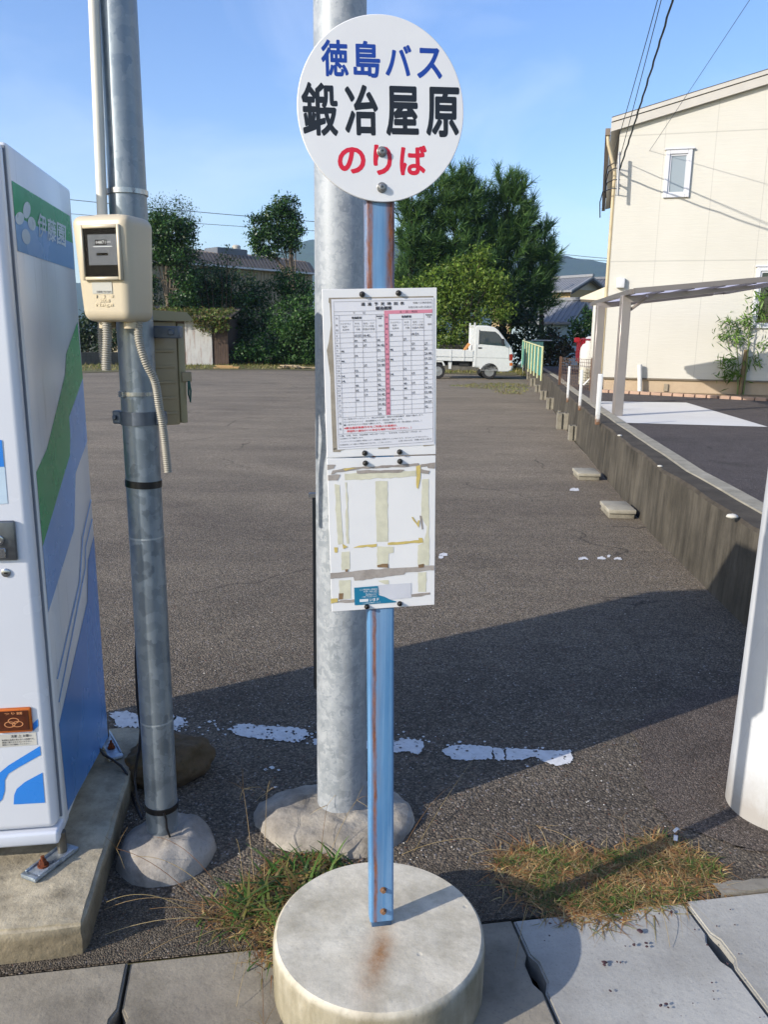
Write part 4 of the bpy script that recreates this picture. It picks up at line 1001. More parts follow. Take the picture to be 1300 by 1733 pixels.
for dx, dz in ((-.010, -.006), (.010, -.006), (0, .004)):
    T_ = Matrix.Translation((xm+dx, -FD-.0088, zm+dz-.004))@Matrix.Rotation(R_(90), 4, 'X')@Matrix.Diagonal((1.25, .75, 1, 1)); mb.lathe([(.0115, -.0003), (.0115, .0006), (.0095, .0006), (.0095, -.0003)], 22, T_, cap=False)
mb.build('coin_emblem', plain('embossed_amber', '#c98a5c', .35), fr, world=False)
mb = MB(); decal(mb, 0, [(-4, 1244), (61, 1239), (63, 1260), (-4, 1265)], 0, fp)
mb.mat(1); a, b = fp(2, 1263, .0018), fp(60, 1241, .0018)
x0, x1, z0, z1 = a.x, b.x, a.z, b.z; zz = lambda t: z0+(z1-z0)*t; fl_fn = lambda u, v: (u, -FD-.0018, v)
letter(mb, '注意 ⚠ お願い', x0+(x1-x0)*.3, x1-(x1-x0)*.12, zz(.72), zz(.98), fl_fn, .02, 1)
for i, s in enumerate(('転倒防止金具の取り外しは危険です。', '機械に寄りかからないで下さい。', '異常のときは連絡してください。')): letter(mb, s, x0+.003, x1-.004-.006*i, zz(.46-i*.21), zz(.62-i*.21), fl_fn, .01, 1)
mb.build('caution_sticker', [plain('cream_sticker', '#b9b6ac', .5), plain('sticker_ink', '#3b3b40', .6)], door, world=False)
# feet and the galvanised plates that bolt the machine down
m_zinc = galv('zinc_plated_steel', '#7f8c98', '#b3bcc4', 45, .7, .35); m_rust = concrete('rusty_iron', '#5a2c1a', '#7d4325', '#33201a', .6, 30, 200, bump=.8)
def bracket(px0, px1, w, label_foot=False):
    a = VI@Vector(G(*px0, .104)); b = VI@Vector(G(*px1, .104)); d = (b-a); L = d.length; ang = math.atan2(d.y, d.x); T_ = Matrix.Translation((a.x, a.y, .0))@Matrix.Rotation(ang, 4, 'Z')
    mb = MB(); mb.rbox(0, L, -w/2, w/2, .0015, .012, .004, 2, T_); mb.rbox(L*.10, L*.90, -w*.5, -w*.36, .010, .017, .003, 2, T_); mb.rbox(L*.10, L*.9, w*.36, w*.5, .010, .017, .003, 2, T_); mb.rbox(.0, L*.10, -w*.5, w*.5, .010, .015, .003, 2, T_)
    o = mb.build('anchor_bracket', m_zinc, vm, smooth=40, world=False)
    mb = MB(); mb.lathe([(w*.27, .0125), (w*.27, .0165), (w*.12, .018)], 16, T_@Matrix.Translation((L*.34, 0, 0))); mb.lathe([(w*.2, .017), (w*.2, .026), (w*.16, .030)], 6, T_@Matrix.Translation((L*.34, 0, 0))); mb.lathe([(w*.09, .03), (w*.09, .042)], 10, T_@Matrix.Translation((L*.34, 0, 0)))
    mb.build('anchor_bolt', m_rust, o, smooth=40, world=False)
    mb = MB(); mb.tube([T_@Vector((L*.78, 0, .012)), T_@Vector((L*.78, 0, .075))], .013, 14); mb.build('levelling_foot', plain('dull_foot_steel', '#6b665c', .5, .6, .2, 40), vm, smooth=40, world=False)
bracket((47, 1489), (122, 1432), .056)
bracket((197, 1285), (174, 1240), .05)
# ---- display window and delivery port of the front
mb = MB(); mb.rbox(-1.08, -.27, -FD-.004, -FD-.0004, 1.0, zt-.14, .003, 1); win = mb.build('display_window', plain('dark_display_glass', '#22282c', .08), vm, world=False)
mb = MB(); mb.rbox(-.98, -.30, -FD-.008, -FD-.0004, .19, .36, .006, 2); mb.build('delivery_port', plain('dark_port_flap', '#2b2d30', .35), vm, smooth=40, world=False)
# ---- plinth
m_plinth = concrete('weathered_plinth_concrete', '#968c76', '#c2b69c', '#4a4334', .8, 4.2, 60, bump=.9, dark=.44)
c_front = G(140, 1562, .1); pd = VR@Vector((0, 1, 0)); pr_ = VR@Vector((1, 0, 0))
C0 = Vector((c_front[0], c_front[1], 0))
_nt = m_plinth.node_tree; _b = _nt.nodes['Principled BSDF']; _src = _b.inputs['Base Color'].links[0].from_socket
_tc2 = _nt.nodes.new('ShaderNodeTexCoord'); _sx = _nt.nodes.new('ShaderNodeSeparateXYZ'); _nt.links.new(_tc2.outputs['Object'], _sx.inputs[0]); _rp = _nt.nodes.new('ShaderNodeValToRGB'); _nt.links.new(_sx.outputs[2], _rp.inputs[0]); _rp.color_ramp.elements[0].position = .105; _rp.color_ramp.elements[0].color = (.5, .47, .42, 1); _rp.color_ramp.elements[1].position = .135; _rp.color_ramp.elements[1].color = (1, 1, 1, 1)  # side faces darkened in the colour below the top, standing in for shade
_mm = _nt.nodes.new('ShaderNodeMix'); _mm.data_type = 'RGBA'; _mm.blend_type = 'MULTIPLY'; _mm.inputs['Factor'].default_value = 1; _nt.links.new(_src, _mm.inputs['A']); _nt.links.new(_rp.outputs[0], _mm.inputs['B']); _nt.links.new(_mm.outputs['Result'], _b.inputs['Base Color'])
bm = bmesh.new()
bmesh.ops.create_cube(bm, size=1, matrix=Matrix.Translation(C0)@Matrix.Rotation(VY, 4, 'Z')@Matrix.Translation((-.80, .52, .03))@Matrix.Diagonal((1.6, 1.04, .14, 1)))
bmesh.ops.subdivide_edges(bm, edges=bm.edges[:], cuts=24, use_grid_fill=True)
for v in bm.verts:
    n_ = mn.noise(v.co*14)*.0045+mn.noise(v.co*45)*.003
    edge = 0
    loc = Matrix.Rotation(-VY, 4, 'Z')@(v.co-C0)
    near = sum((abs(loc.x) < .012, abs(loc.y) < .012, abs(loc.z-.1) < .01))
    if near >= 2: n_ -= .010+.008*abs(mn.noise(v.co*30))
    c3 = (v.co-(C0+Matrix.Rotation(VY, 3, 'Z')@Vector((-.3, .3, .0)))); v.co += c3.normalized()*n_
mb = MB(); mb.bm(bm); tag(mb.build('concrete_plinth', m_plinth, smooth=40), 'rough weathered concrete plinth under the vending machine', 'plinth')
# ================================================================== right side: wall, neighbour's yard, house
WZ = .55
m_wall = concrete('grimy_retaining_concrete', '#37332b', '#5e584d', '#1f1c17', .75, 2.2, 45, streak=True, bump=.8, dark=.42)
m_walltop = concrete('lichen_wall_top', '#3c362e', '#564f43', '#28241e', .7, 4, 50, bump=.6)
m_kerb = concrete('pale_kerb_concrete', '#8b8676', '#a49d8c', '#625c4e', .5, 5, 60, bump=.4)
foot = [(2.0, 3.45), (2.03, 4.3), (2.18, 6.2), (2.36, 7.6), (2.62, 9.7), (2.9, 11.8), (3.45, 15.8), (4.15, 20.5), (5.4, 30.0), (6.05, 35.0)]
def wall_strip(name, x0, x1, z0, z1, m, y0=0, jit=0., lab=None):
    """a long low block following the wall line, between the offsets x0 and x1"""
    mb = MB(); pts = []
    for (xa, ya), (xb, yb) in zip(foot, foot[1:]):
        n = max(2, int((yb-ya)/.35))
        for i in range(n): pts.append((xa+(xb-xa)*i/n, ya+(yb-ya)*i/n))
    pts.append(foot[-1]); pts = [p for p in pts if p[1] >= y0]
    rings = []
    for x, y in pts:
        j = mn.noise(Vector((x*3, y*3, 1)))*jit
        rings.append([(x+x0, y, z0), (x+x0+.02+j, y, z1-.02), (x+x0+.035+j, y, z1+j*.4), (x+x1-.01, y, z1+j*.3), (x+x1, y, z1-.012), (x+x1, y, z0)])
    k = 6; vs = [p for r in rings for p in r]
    for i in range(len(rings)-1):
        for j in range(k-1):
            mb.mat(1 if j in (1, 2) else 0); mb.add([rings[i][j], rings[i+1][j], rings[i+1][j+1], rings[i][j+1]], [(0, 1, 2, 3)])
    mb.mat(0); mb.poly(rings[0]); mb.poly(rings[-1])
    bm = bmesh.new(); 
    o = mb.build(name, m, base=False)
    bm.from_mesh(o.data); bmesh.ops.remove_doubles(bm, verts=bm.verts, dist=1e-4); bm.to_mesh(o.data); bm.free()
    return o
tag(wall_strip('retaining_wall', 0, .20, -.05, WZ, [m_wall, m_walltop], jit=.030), 'grimy low concrete retaining wall along the right side of the car park', 'wall')
tag(wall_strip('kerb', .2005, .37, .0, WZ-.012, [m_kerb, m_kerb], jit=.012), kind='structure')
dz = .505
mb = MB(); L = [(x+.37, y) for x, y in foot if y < 31]
mb.poly([(x, y, dz) for x, y in L]+[(60, 34, dz), (60, -3, dz), (2.30, -3, dz)]); tag(mb.build('driveway', m_drive, base=False), kind='structure')
m_slab = concrete('new_white_concrete', '#c4c2bb', '#cfcdc5', '#b3ae9f', .25, .8, 60, bump=.1)
sq = [G(1000, 679, dz+.004), G(1162, 681.5, dz+.004), G(1300, 722.5, dz+.004), G(1052, 715.5, dz+.004)]
mb = MB(); mb.poly([tuple(p) for p in sq]); tag(mb.build('parking_slab', m_slab, base=False), kind='structure')
# litter on the wall top
mb = MB(); m_chip = plain('white_stone', '#bdb9ae', .8, 0, .1, 30)
for (x, y, s, lab) in ((1239, 876, .026, 'pale stone lying on the retaining wall nearest the white pole'), (1049, 738, .018, 'small pale chip on the wall top below the carport post'), (1117, 790, .016, 'flat pale chip halfway along the top of the retaining wall')):
    bm = bmesh.new(); bmesh.ops.create_icosphere(bm, subdivisions=3, radius=1); p = G(x, y, WZ)
    for v in bm.verts: v.co = Vector((v.co.x*s*(1.3+.3*mn.noise(v.co*2+Vector((x, 0, 0)))), v.co.y*s, v.co.z*s*.55*(1+.3*mn.noise(v.co*3))))+Vector((p[0], p[1], WZ+s*.3))
    tag(MB().bm(bm).build('stone', m_chip, smooth=60), lab, 'stone')
# low steel posts, painted white, rusty at the foot
k = NT('chipped_white_paint', .45); v = k.sep()
rs = k.ramp(k.math('ADD', k.math('MULTIPLY', v[2], -3.2), k.noise(16, 6, .75)), (.10, 0.), (.35, 1.)); sp_ = k.ramp(k.noise(20, 6, .8), (.64, 0.), (.70, 1.))
k.col(k.mix(k.math('MAXIMUM', rs, sp_), '#d0d0cc', '#7a5a42')); m_wpost = k.m
for (xb, yb, yt, w, lab) in ((960.5, 679, 620, .05, 'thin white post on the retaining wall, farthest of the three'), (981, 692.5, 626, .055, 'rust speckled white post in the middle of the retaining wall'), (1011, 716, 633, .075, 'tall flat white post on the retaining wall in front of the carport post')):
    b = G(xb, yb, WZ); h = D(xb, yt, b[1])[2]-WZ
    mb = MB(); w *= .72; mb.rbox(b[0]-w/2, b[0]+w/2, b[1]-w*.35, b[1]+w*.35, WZ-.02, WZ+h, .008, 2); tag(mb.build('fence_post', m_wpost, smooth=40), lab, 'post', 'white steel posts on the retaining wall')
# concrete blocks used as wheel stops
m_blk = concrete('grey_block', '#7c776a', '#928c7d', '#514c40', .6, 6, 55, bump=.6)
def block(px, py, hpx, wpx, lab, yaw, dpt=.19):
    b = G(px, py, 0); sc = b[1]/F_PX*1.0; h = hpx*sc*1.0; w = wpx*sc
    t = thing('concrete_block', lab, 'block', (b[0], b[1]+dpt/2, 0), yaw, 'concrete blocks along the retaining wall')
    mb = MB(); n = 3; out = [(-w/2, -dpt/2), (-w*.12, -dpt/2), (-w*.10, -dpt/2+.03), (w*.10, -dpt/2+.03), (w*.12, -dpt/2), (w/2, -dpt/2), (w/2, dpt/2), (w*.12, dpt/2), (w*.1, dpt/2-.03), (-w*.1, dpt/2-.03), (-w*.12, dpt/2), (-w/2, dpt/2)]
    mb.prism(out, 0, h, 'xy'); mb.mat(1)
    for sx in (-.3, .3): mb.box(w*sx-w*.06, w*sx+w*.06, -dpt*.3, dpt*.3, h+.0005, h+.0012)
    mb.build('block_body', [m_blk, m_dark], t, world=False); return t
bl = [(895.5, 642.5, 16, 7, 'concrete block at the far end of the row, beside the kei truck'), (902.5, 654, 13, 8.5, 'upright concrete block just before the green net fence'), (911, 664, 12, 8.5, 'small upright block, third from the far end of the row'),
      (920.5, 677, 15, 9.5, 'upright concrete block, fourth from the far end of the row'), (932, 693, 19, 11, 'tall upright concrete block by the foot of the wall, fifth from the far end'), (950.5, 712, 16, 9, 'rounded block half hidden behind the widest upright block'), (953.5, 727, 27, 19, 'widest upright block of the row'), (972, 746, 25, 15, 'upright block of the row nearest the camera')]
for b in bl: block(*b[:4], b[4], -.12)
m_blktop = concrete('smooth_block_top', '#8e897b', '#a09b8c', '#6d675a', .4, 6, 90, bump=.3)
for (x0, x1, y0, hpx, lab) in ((980, 1017, 813, 12, 'flat pair of stacked concrete blocks, the farther one, beside the wall'), (1032, 1077, 878, 16, 'flat pair of stacked concrete blocks, the nearer and larger one, beside the wall')):
    a, b = G(x0, y0), G(x1, y0); w = b[0]-a[0]; h = hpx/F_PX*a[1]*1.02
    t = thing('block_stack', lab, 'block stack', ((a[0]+b[0])/2, a[1]+.19, 0), -.06, 'flat block stacks used as wheel stops')
    mb = MB(); mb.rbox(-w*.46, w*.46, -.185, .185, 0, h*.55, .006, 2); mb.build('lower_block', m_blk, t, smooth=40, world=False)
    mb = MB(); mb.rbox(-w*.5, w*.5, -.2, .2, h*.56, h, .006, 2); mb.build('upper_block', m_blktop, t, smooth=40, world=False)

# ------------------------------------------------------------------ house
HY = -R_(14.5)
h0 = G(1018.5, 662, dz); h0 = Vector((h0[0], h0[1], dz))
house = thing('house', 'two storey cream house with siding and a single sloped roof', 'house', h0, HY)
HI = ROOTM[house.name].inverted(); HN = ROOTM[house.name].to_3x3()@Vector((0, -1, 0))
def hp(x, y, off=0.): q = HI@Vector(PL(x, y, h0+HN*off, HN)); return q.x, q.z
k = NT('cream_siding', .6, 0, .35); v = k.sep()
wob = k.math('MULTIPLY', k.noise(5, 5, .6, k.map((.5, .5, 3))), .03)
zz = k.math('ADD', v[2], wob); fr_ = k.math('FRACT', k.math('MULTIPLY', zz, 1/.082))
jx = k.math('FRACT', k.math('DIVIDE', k.math('ADD', k.math('ADD', v[0], k.math('MULTIPLY', v[1], 1.)), .08), .905)); jl = k.ramp(jx, (.0, .80), (.010, .80), (.016, 1.))
jz = None
base = k.ramp(k.noise(.6, 5, .6), (.3, '#bdbaaf'), (.7, '#c6c3b9'))
ln_ = k.ramp(fr_, (.0, .95), (.10, .99), (.5, 1.), (.95, 1.0), (1., .96))
c = k.mix(1., k.mix(1., base, ln_, 'MULTIPLY'), jl, 'MULTIPLY')
for zj in (hp(1045, 443)[1], hp(1055, 231)[1]):
    dd_ = k.math('ABSOLUTE', k.math('SUBTRACT', v[2], zj)); c = k.mix(1., c, k.ramp(dd_, (.006, .78), (.014, 1.)), 'MULTIPLY')
k.col(c); k.bump(fr_, .25, .012); k.bump(k.noise(9, 5, .6, k.map((.6, .6, 4))), .35, .012); m_siding = k.m
m_basew = concrete('house_base_render', '#a8957d', '#b5a289', '#8f7d67', .3, 2, 60, bump=.2)
m_eave = plain('pale_eave_metal', '#b9b4aa', .4, .1, .05, 3); m_eave2 = plain('eave_shadow_gap', '#726a62', .5); m_roof = plain('dark_roof_metal', '#54514f', .5, .2); m_gutterb = plain('brown_gutter', '#77695a', .4, 0, .1)
zb1 = hp(1100, 641)[1]; HWID = 9.5; HDEP = 9.5
zl_ = hp(1037, 221)[1]; q2 = hp(1298, 150)
slope = (q2[1]-zl_)/(q2[0]-0.2)
def roofz(x): return zl_+slope*x
mb = MB()
prof = [(0, zb1), (HWID, zb1), (HWID, roofz(HWID)), (0, roofz(0))]
mb.prism(prof, 0, HDEP, 'xz'); mb.build('wall', m_siding, house, world=False)
mb = MB(); mb.box(.03, HWID-.03, .03, HDEP-.03, -.1, zb1-.02); mb.build('plinth_course', m_basew, house, world=False)
mb = MB(); mb.box(-.012, HWID, -.016, .012, zb1-.02, zb1+.012); mb.build('drip_strip', plain('grey_drip_strip', '#6d6456', .5), house, world=False)
# roof: verge in three steps
mb = MB(); ov = .10
def verge(z0, z1, y0, mi): 
    mb.mat(mi); xa = -.17; xb = HWID
    mb.prism([(xa, roofz(xa)+z0), (xb, roofz(xb)+z0), (xb, roofz(xb)+z1), (xa, roofz(xa)+z1)], y0, HDEP+.1, 'xz')
verge(.0, .15, -.09, 0); verge(.151, .165, -.08, 1); verge(.166, .235, -.11, 0); verge(.236, .255, -.10, 2)
roof = mb.build('roof', [m_eave, m_eave2, m_roof], house, world=False)
mb = MB(); mb.box(-.27, -.175, -.08, HDEP, zl_-.10, zl_+.02); mb.build('gutter', m_gutterb, roof, world=False)
mb = MB(); mb.tube([(-.22, -.02, zl_-.10), (-.20, -.02, zl_-.25), (-.08, .05, zl_-.62), (-.045, .06, zl_-.75), (-.045, .06, .1)], .033, 12); mb.build('downspout', plain('cream_downspout', '#b7a888', .4), house, smooth=40, world=False)
def window(c4, name, glasscol, m_glass):
    (xa, za), (xb, zb) = c4
    mb = MB(); t = .075
    for a in ((xa, xa+t, za, zb), (xb-t, xb, za, zb), (xa+t, xb-t, za, za+t), (xa+t, xb-t, zb-t, zb)): mb.rbox(a[0], a[1], -.045, .03, a[2], a[3], .008, 1)
    mb.rbox(xa-.03, xb+.03, -.06, .0, zb+.002, zb+.03, .004, 1)
    w = mb.build('window', m_frame, house, world=False)
    mb = MB(); i = t+.028
    for a in ((xa+t, xa+i, za+t, zb-t), (xb-i, xb-t, za+t, zb-t), (xa+i, xb-i, za+t, za+i), (xa+i, xb-i, zb-i, zb-t)): mb.box(a[0], a[1], -.022, .02, a[2], a[3])
    mb.build('sash', m_frame, w, world=False)
    mb = MB(); mb.box(xa+i, xb-i, -.006, -.003, za+i, zb-i); mb.build('pane', m_glass, w, world=False)
    return w
m_frame = plain('white_window_frame', '#c3c4c8', .35, 0, .02); 
k = NT('obscured_pane', .08, 0, .7); v = k.sep(); k.col(k.ramp(v[2], (.0, '#8b9498'), (1., '#8b9498'))); m_pane1 = k.m
k = NT('dark_pane', .04, 0, .7); k.col('#1d211c'); m_pane2 = k.m
a = hp(1121.5, 336); b = hp(1173, 253.5); w1 = window(((a[0], a[1]), (b[0]-.0, b[1])), 'w', None, m_pane1)
a = hp(1270, 556); b = hp(1352, 452); w2 = window(((a[0], a[1]), (b[0], b[1])), 'w', None, m_pane2)
mb = MB(); a = hp(1043, 488); b = hp(1058, 471); mb.rbox(a[0], b[0], -.10, -.002, a[1], b[1], .012, 2); mb.build('vent_hood', plain('white_vent', '#c5c6c6', .4), house, smooth=40, world=False)
mb = MB(); a = hp(1083, 662, .1); b = hp(1083, 617, .1); mb.tube([(a[0], -.1, a[1]), (b[0], -.1, b[1])], .045, 16); mb.build('drain_pipe', plain('pale_pipe', '#c2c2bf', .4), house, smooth=40, world=False)
mb = MB(); a = hp(1123, 662); b = hp(1131, 650); mb.box(a[0], b[0], -.006, .025, a[1], b[1]); mb.build('base_vent', plain('grey_vent', '#8f8471', .6), house, world=False)
# porch roof on the far left flank
mb = MB(); pa = D(982, 507, 20.2); mb2 = HI@Vector(pa); mb.prism([(mb2.x, mb2.z-.0), (-.02, mb2.z-.03), (-.02, mb2.z+.30), (mb2.x, mb2.z+.04)], mb2.y-.1, mb2.y+1.4, 'xz'); mb.build('porch_roof', plain('cream_porch', '#c6bfae', .5), house, world=False)
# service bracket and its wires
mb = MB(); a = hp(1048, 262); b = hp(1045, 335); mb.tube([(a[0], -.22, a[1]), (b[0], -.22, b[1])], .026, 10); mb.tube([(a[0], 0, a[1]-.3), (a[0], -.22, a[1]-.3)], .015, 8); mb.tube([(b[0], 0, b[1]+.25), (b[0], -.22, b[1]+.25)], .015, 8); mb.build('service_bracket', plain('bracket_steel', '#8f8f90', .4, .6), house, smooth=40, world=False)
mb = MB()
for y, x in ((288, 1029), (297, 1030), (316, 1027), (331, 1020)):
    a = hp(1049, y-8); b = hp(x, y); mb.tube([(a[0], -.2, a[1]), ((a[0]+b[0])/2, -.16, (a[1]+b[1])/2+.05), (b[0], -.06, b[1]+.05), (b[0]-.04, .05, b[1]-.12), (b[0]-.02, .1, b[1]-.4)], .011, 6)
mb.build('loose_wire', m_cable, house, smooth=60, world=False)
# edging strip with bark between house and drive
m_mulch = asphalt('planting_strip_soil', '#8a7455', '#a38b66', '#b39d77', 60, .5, .3); m_edge = plain('terracotta_edging', '#a08470', .8, 0, .2, 3)
e0 = G(1015, 664, dz); e1 = G(1300, 679, dz); e1 = e1+(e1-e0)*.6
hA = ROOTM[house.name]@Vector((-.2, .02, 0)); hB = ROOTM[house.name]@Vector((HWID, .02, 0))
mb = MB(); mb.poly([(e0[0], e0[1], dz+.008), (e1[0], e1[1], dz+.008), (hB.x, hB.y, dz+.008), (hA.x, hA.y, dz+.008)]); tag(mb.build('planting_strip', m_mulch, base=False), kind='structure')
mb = MB(); dd = Vector(e1-e0); nE = int(dd.length/.2); ang = math.atan2(dd.y, dd.x)
for i in range(nE):
    T_ = Matrix.Translation(Vector(e0)+dd*(i/nE))@Matrix.Rotation(ang, 4, 'Z'); mb.rbox(.004, .19, -.05, .05, -.02, .055, .008, 1, T_)
tag(mb.build('brick_edging', m_edge, smooth=40), 'row of terracotta edging bricks in front of the cream house', 'edging')
# ------------------------------------------------------------------ carport
m_alu = plain('bronze_aluminium', '#8f8883', .35, .35, .05, 4); m_alu_d = plain('dark_aluminium', '#78726e', .4, .35, .05); 
k = NT('smoked_roof_panel', .15, 0, .5); k.col('#5f5b66'); tr = k.n('ShaderNodeBsdfTranslucent'); tr.inputs[0].default_value = lin('#dcdbe2'); ms = k.n('ShaderNodeMixShader'); ms.inputs[0].default_value = .95; k.t.links.new(k.b.outputs[0], ms.inputs[1]); k.t.links.new(tr.outputs[0], ms.inputs[2]); k.t.links.new(ms.outputs[0], k.out.inputs['Surface']); m_poly = k.m
pA = G(1005.5, 684, dz); pB = G(1044.5, 704, dz)
cp = thing('carport', 'cantilever carport with bronze aluminium posts and a smoky translucent roof', 'carport', (pB[0], pB[1], dz), 0)
hA_ = D(1018, 519, pA[1])[2]; hB_ = D(1055, 503, pB[1])[2]; hC = (hA_+hB_)/2
for p, h in ((pA, hA_), (pB, hB_)):
    mb = MB(); mb.rbox(p[0]-.062, p[0]+.062, p[1]-.06, p[1]+.06, dz, h+.02, .006, 1); mb.rbox(p[0]-.065, p[0]-.0625, p[1]-.02, p[1]+.02, dz+.02, h-.02, .0006, 1); mb.build('post', m_alu, cp, smooth=40)
# roof plane: rises to the right
cN = D(1073, 489, 10.6); cF = D(1004, 519, 14.55)       # near and far corner on the post side
W_ = 2.25; R0 = Vector(cN); U = Vector(cF-cN); U.z = 0; 
zN = (cN[2]+cF[2])/2
R0.z = zN; across = Vector((1, -.12, 0)).normalized()
endp = D(1300, 474, R0.y-.12*3.0); rise = (endp[2]-zN)/((endp[0]-R0.x)/across.x)
def rp_(u, s, dzz=0): p = R0+U*u+across*s; return (p.x, p.y, zN+rise*s+dzz)
mb = MB()
def beam(u0, u1, s0, s1, z0, z1, mb): 
    vs = [rp_(u, s, z) for z in (z0, z1) for u in (u0, u1) for s in (s0, s1)]; mb.add(vs, [(0, 2, 3, 1), (4, 5, 7, 6), (0, 1, 5, 4), (1, 3, 7, 5), (3, 2, 6, 7), (2, 0, 4, 6)])
mbf = MB(); e = .05/U.length
beam(-e, e*.6, 0, W_, -.02, .045, mbf); beam(1-e*.6, 1+e, 0, W_, -.02, .045, mbf); beam(e*.6, 1-e*.6, -.05, .03, -.025, .04, mbf); beam(e*.6, 1-e*.6, W_-.06, W_, -.025, .04, mbf); mbf.build('roof_frame', m_alu_d, cp)
mbf = MB()
for i in range(1, 6): s = W_*i/6; beam(e, 1-e, s-.02, s+.02, -.028, .0, mbf)
mbf.build('purlin', m_alu_d, cp)
mbp = MB(); beam(e*.7, 1-e*.7, .035, W_-.065, .005, .011, mbp); mbp.build('roof_panel', m_poly, cp)
for p in (pA, pB):                      # cantilever arms under the roof
    u = (Vector((p[0], p[1], 0))-Vector((R0.x, R0.y, 0))).dot(U)/U.length_squared; a = .055/U.length
    mbf = MB(); s0 = ((Vector((p[0], p[1], 0))-R0-U*u).dot(across))
    vs = [rp_(uu, s, z) for (s, zlo) in ((s0-.07, -.12), (W_*.72, -.07)) for z in (zlo, -.03) for uu in (u-a, u+a)]
    mbf.add(vs, [(0, 1, 3, 2), (4, 6, 7, 5), (0, 4, 5, 1), (2, 3, 7, 6), (0, 2, 6, 4), (1, 5, 7, 3)]); mbf.build('cantilever_arm', m_alu, cp)
mb = MB(); q = D(1066, 512, pB[1]-.3); mb.tube([(pB[0]+.08, pB[1], hB_-.16), (pB[0]+.2, pB[1]-.25, hB_-.02), rp_(.15, .3, -.03)], .022, 8); mb.build('brace', m_alu, cp, smooth=40)
# ------------------------------------------------------------------ beside the house: gas bottle, boiler, mesh, parked cars
m_lpg = plain('pale_gas_bottle', '#bcbab4', .4, 0, .06, 6)
b = G(993, 641, dz); hb = D(993, 577, b[1])[2]-dz; rb = 13.5/F_PX*b[1]
gb = thing('gas_bottle', 'pale grey gas bottle standing beside the left flank of the cream house', 'gas bottle', (b[0], b[1], dz))
mb = MB(); mb.lathe([(rb*.9, .02), (rb, .06), (rb, hb*.72), (rb*.94, hb*.82), (rb*.72, hb*.9), (rb*.4, hb*.94), (rb*.38, hb)], 28, Matrix.Translation((b[0], b[1], dz))); mb.build('tank', m_lpg, gb, smooth=50)
mb = MB(); mb.lathe([(rb*1.02, 0), (rb*1.02, .03)], 28, Matrix.Translation((b[0], b[1], dz))); mb.build('foot_ring', m_steel, gb, smooth=50)
b0 = D(984.5, 652, 16.6); b1 = D(1001, 622, 16.6); 
ou = thing('outdoor_unit', 'cream air conditioner outdoor unit by the gas bottle', 'outdoor unit', ((b0[0]+b1[0])/2, 16.6, b0[2]))
mb = MB(); mb.rbox(b0[0], b1[0], 16.6, 16.9, b0[2], b1[2], .012, 2); mb.build('casing', plain('cream_casing', '#bdb7a4', .45, 0, .05), ou, smooth=40)
mb = MB(); x0, x1, z0, z1 = b0[0]+.02, b1[0]-.02, b0[2]+.04, b1[2]-.05
for i in range(5): z = z0+(z1-z0)*i/5; mb.box(x0, x1, 16.592, 16.599, z, z+.012)
mb.build('grille', plain('grille_shadow', '#8f8a7b', .5), ou)
mb = MB(); mb.tube([D(988, 652, 16.55), D(1000, 640, 16.5), D(1003, 632, 16.55)], .02, 8); mb.build('pipe_cover', m_lpg, ou, smooth=40)
mb = MB(); b0 = D(1002, 605, 17.9); b1 = D(1009, 516, 17.9); mb.rbox(b0[0], b1[0], 17.8, 18.1, b0[2], b1[2], .01, 2); bo = thing('water_heater', 'tall narrow cream water heater casing on the flank of the cream house', 'water heater', ((b0[0]+b1[0])/2, 17.9, b0[2])); mb.build('casing', plain('pale_casing', '#c9c6ba', .45), bo, smooth=40)
mb = MB(); mb.tube([(b0[0]+.04, 17.85, b0[2]), (b0[0]+.04, 17.85, dz)], .014, 8); mb.build('pipe', m_grey_br, bo)
# wire mesh fence in front of them
g0 = D(946.5, 655, 17.6); g1 = D(1000, 655, 16.4)
wm = thing('mesh_fence', 'rusty wire mesh fence panel in front of the gas bottle', 'fence', ((g0[0]+g1[0])/2, 17, WZ-.03))
mb = MB(); zt_ = D(950, 606, 17.5)[2]; zb_ = D(950, 656, 17.5)[2]; V0, V1 = Vector((g0[0], g0[1], 0)), Vector((g1[0], g1[1], 0))
nv = 18
for i in range(nv+1): p = V0.lerp(V1, i/nv); mb.tube([(p.x, p.y, zb_), (p.x, p.y, zt_)], .0045, 4)
for j in range(10): z = zb_+(zt_-zb_)*j/9; mb.tube([(V0.x, V0.y, z), (V1.x, V1.y, z)], .0045, 4)
mb.build('wire_grid', plain('rusty_wire', '#5b4a3e', .6, .3, .3, 9), wm)
m_rp = plain('rusty_post', '#5d4433', .8, .1, .3, 20)
for p in (V0, V1): mb = MB(); mb.rbox(p.x-.022, p.x+.022, p.y-.022, p.y+.022, zb_-.05, zt_+.03, .003, 1); mb.build('mesh_post', m_rp, wm)
# ================================================================== foliage tools
def unit(v): return v/np.maximum(1e-9, np.linalg.norm(v, axis=-1, keepdims=True))
def lobes_px(lobes, Y):
    """(x, y, rx, ry[, dY]) seen in the picture -> centres and radii at distance Y"""
    C_, R3 = [], []
    for l in lobes:
        yy = Y+(l[4] if len(l) > 4 else 0); c = D(l[0], l[1], yy); s = yy/F_PX
        C_.append(c); R3.append((l[2]*s, max(l[2], l[3])*s*.8, l[3]*s))
    return C_, R3
def clumps(lobes, Y, per, shell=.55):
    """clump centres inside the lobes, denser towards their skin; per: clumps per square metre of outline"""
    C_, R3 = lobes_px(lobes, Y); out, dirs = [], []
    for c, r in zip(C_, R3):
        n = max(4, int(per*math.pi*r[0]*r[2]))
        d = unit(rng.normal(size=(n, 3))); rad = shell+(1-shell)*rng.random(n)**.6
        out.append(c+d*rad[:, None]*np.array(r)); dirs.append(d)
    return np.vstack(out), np.vstack(dirs)
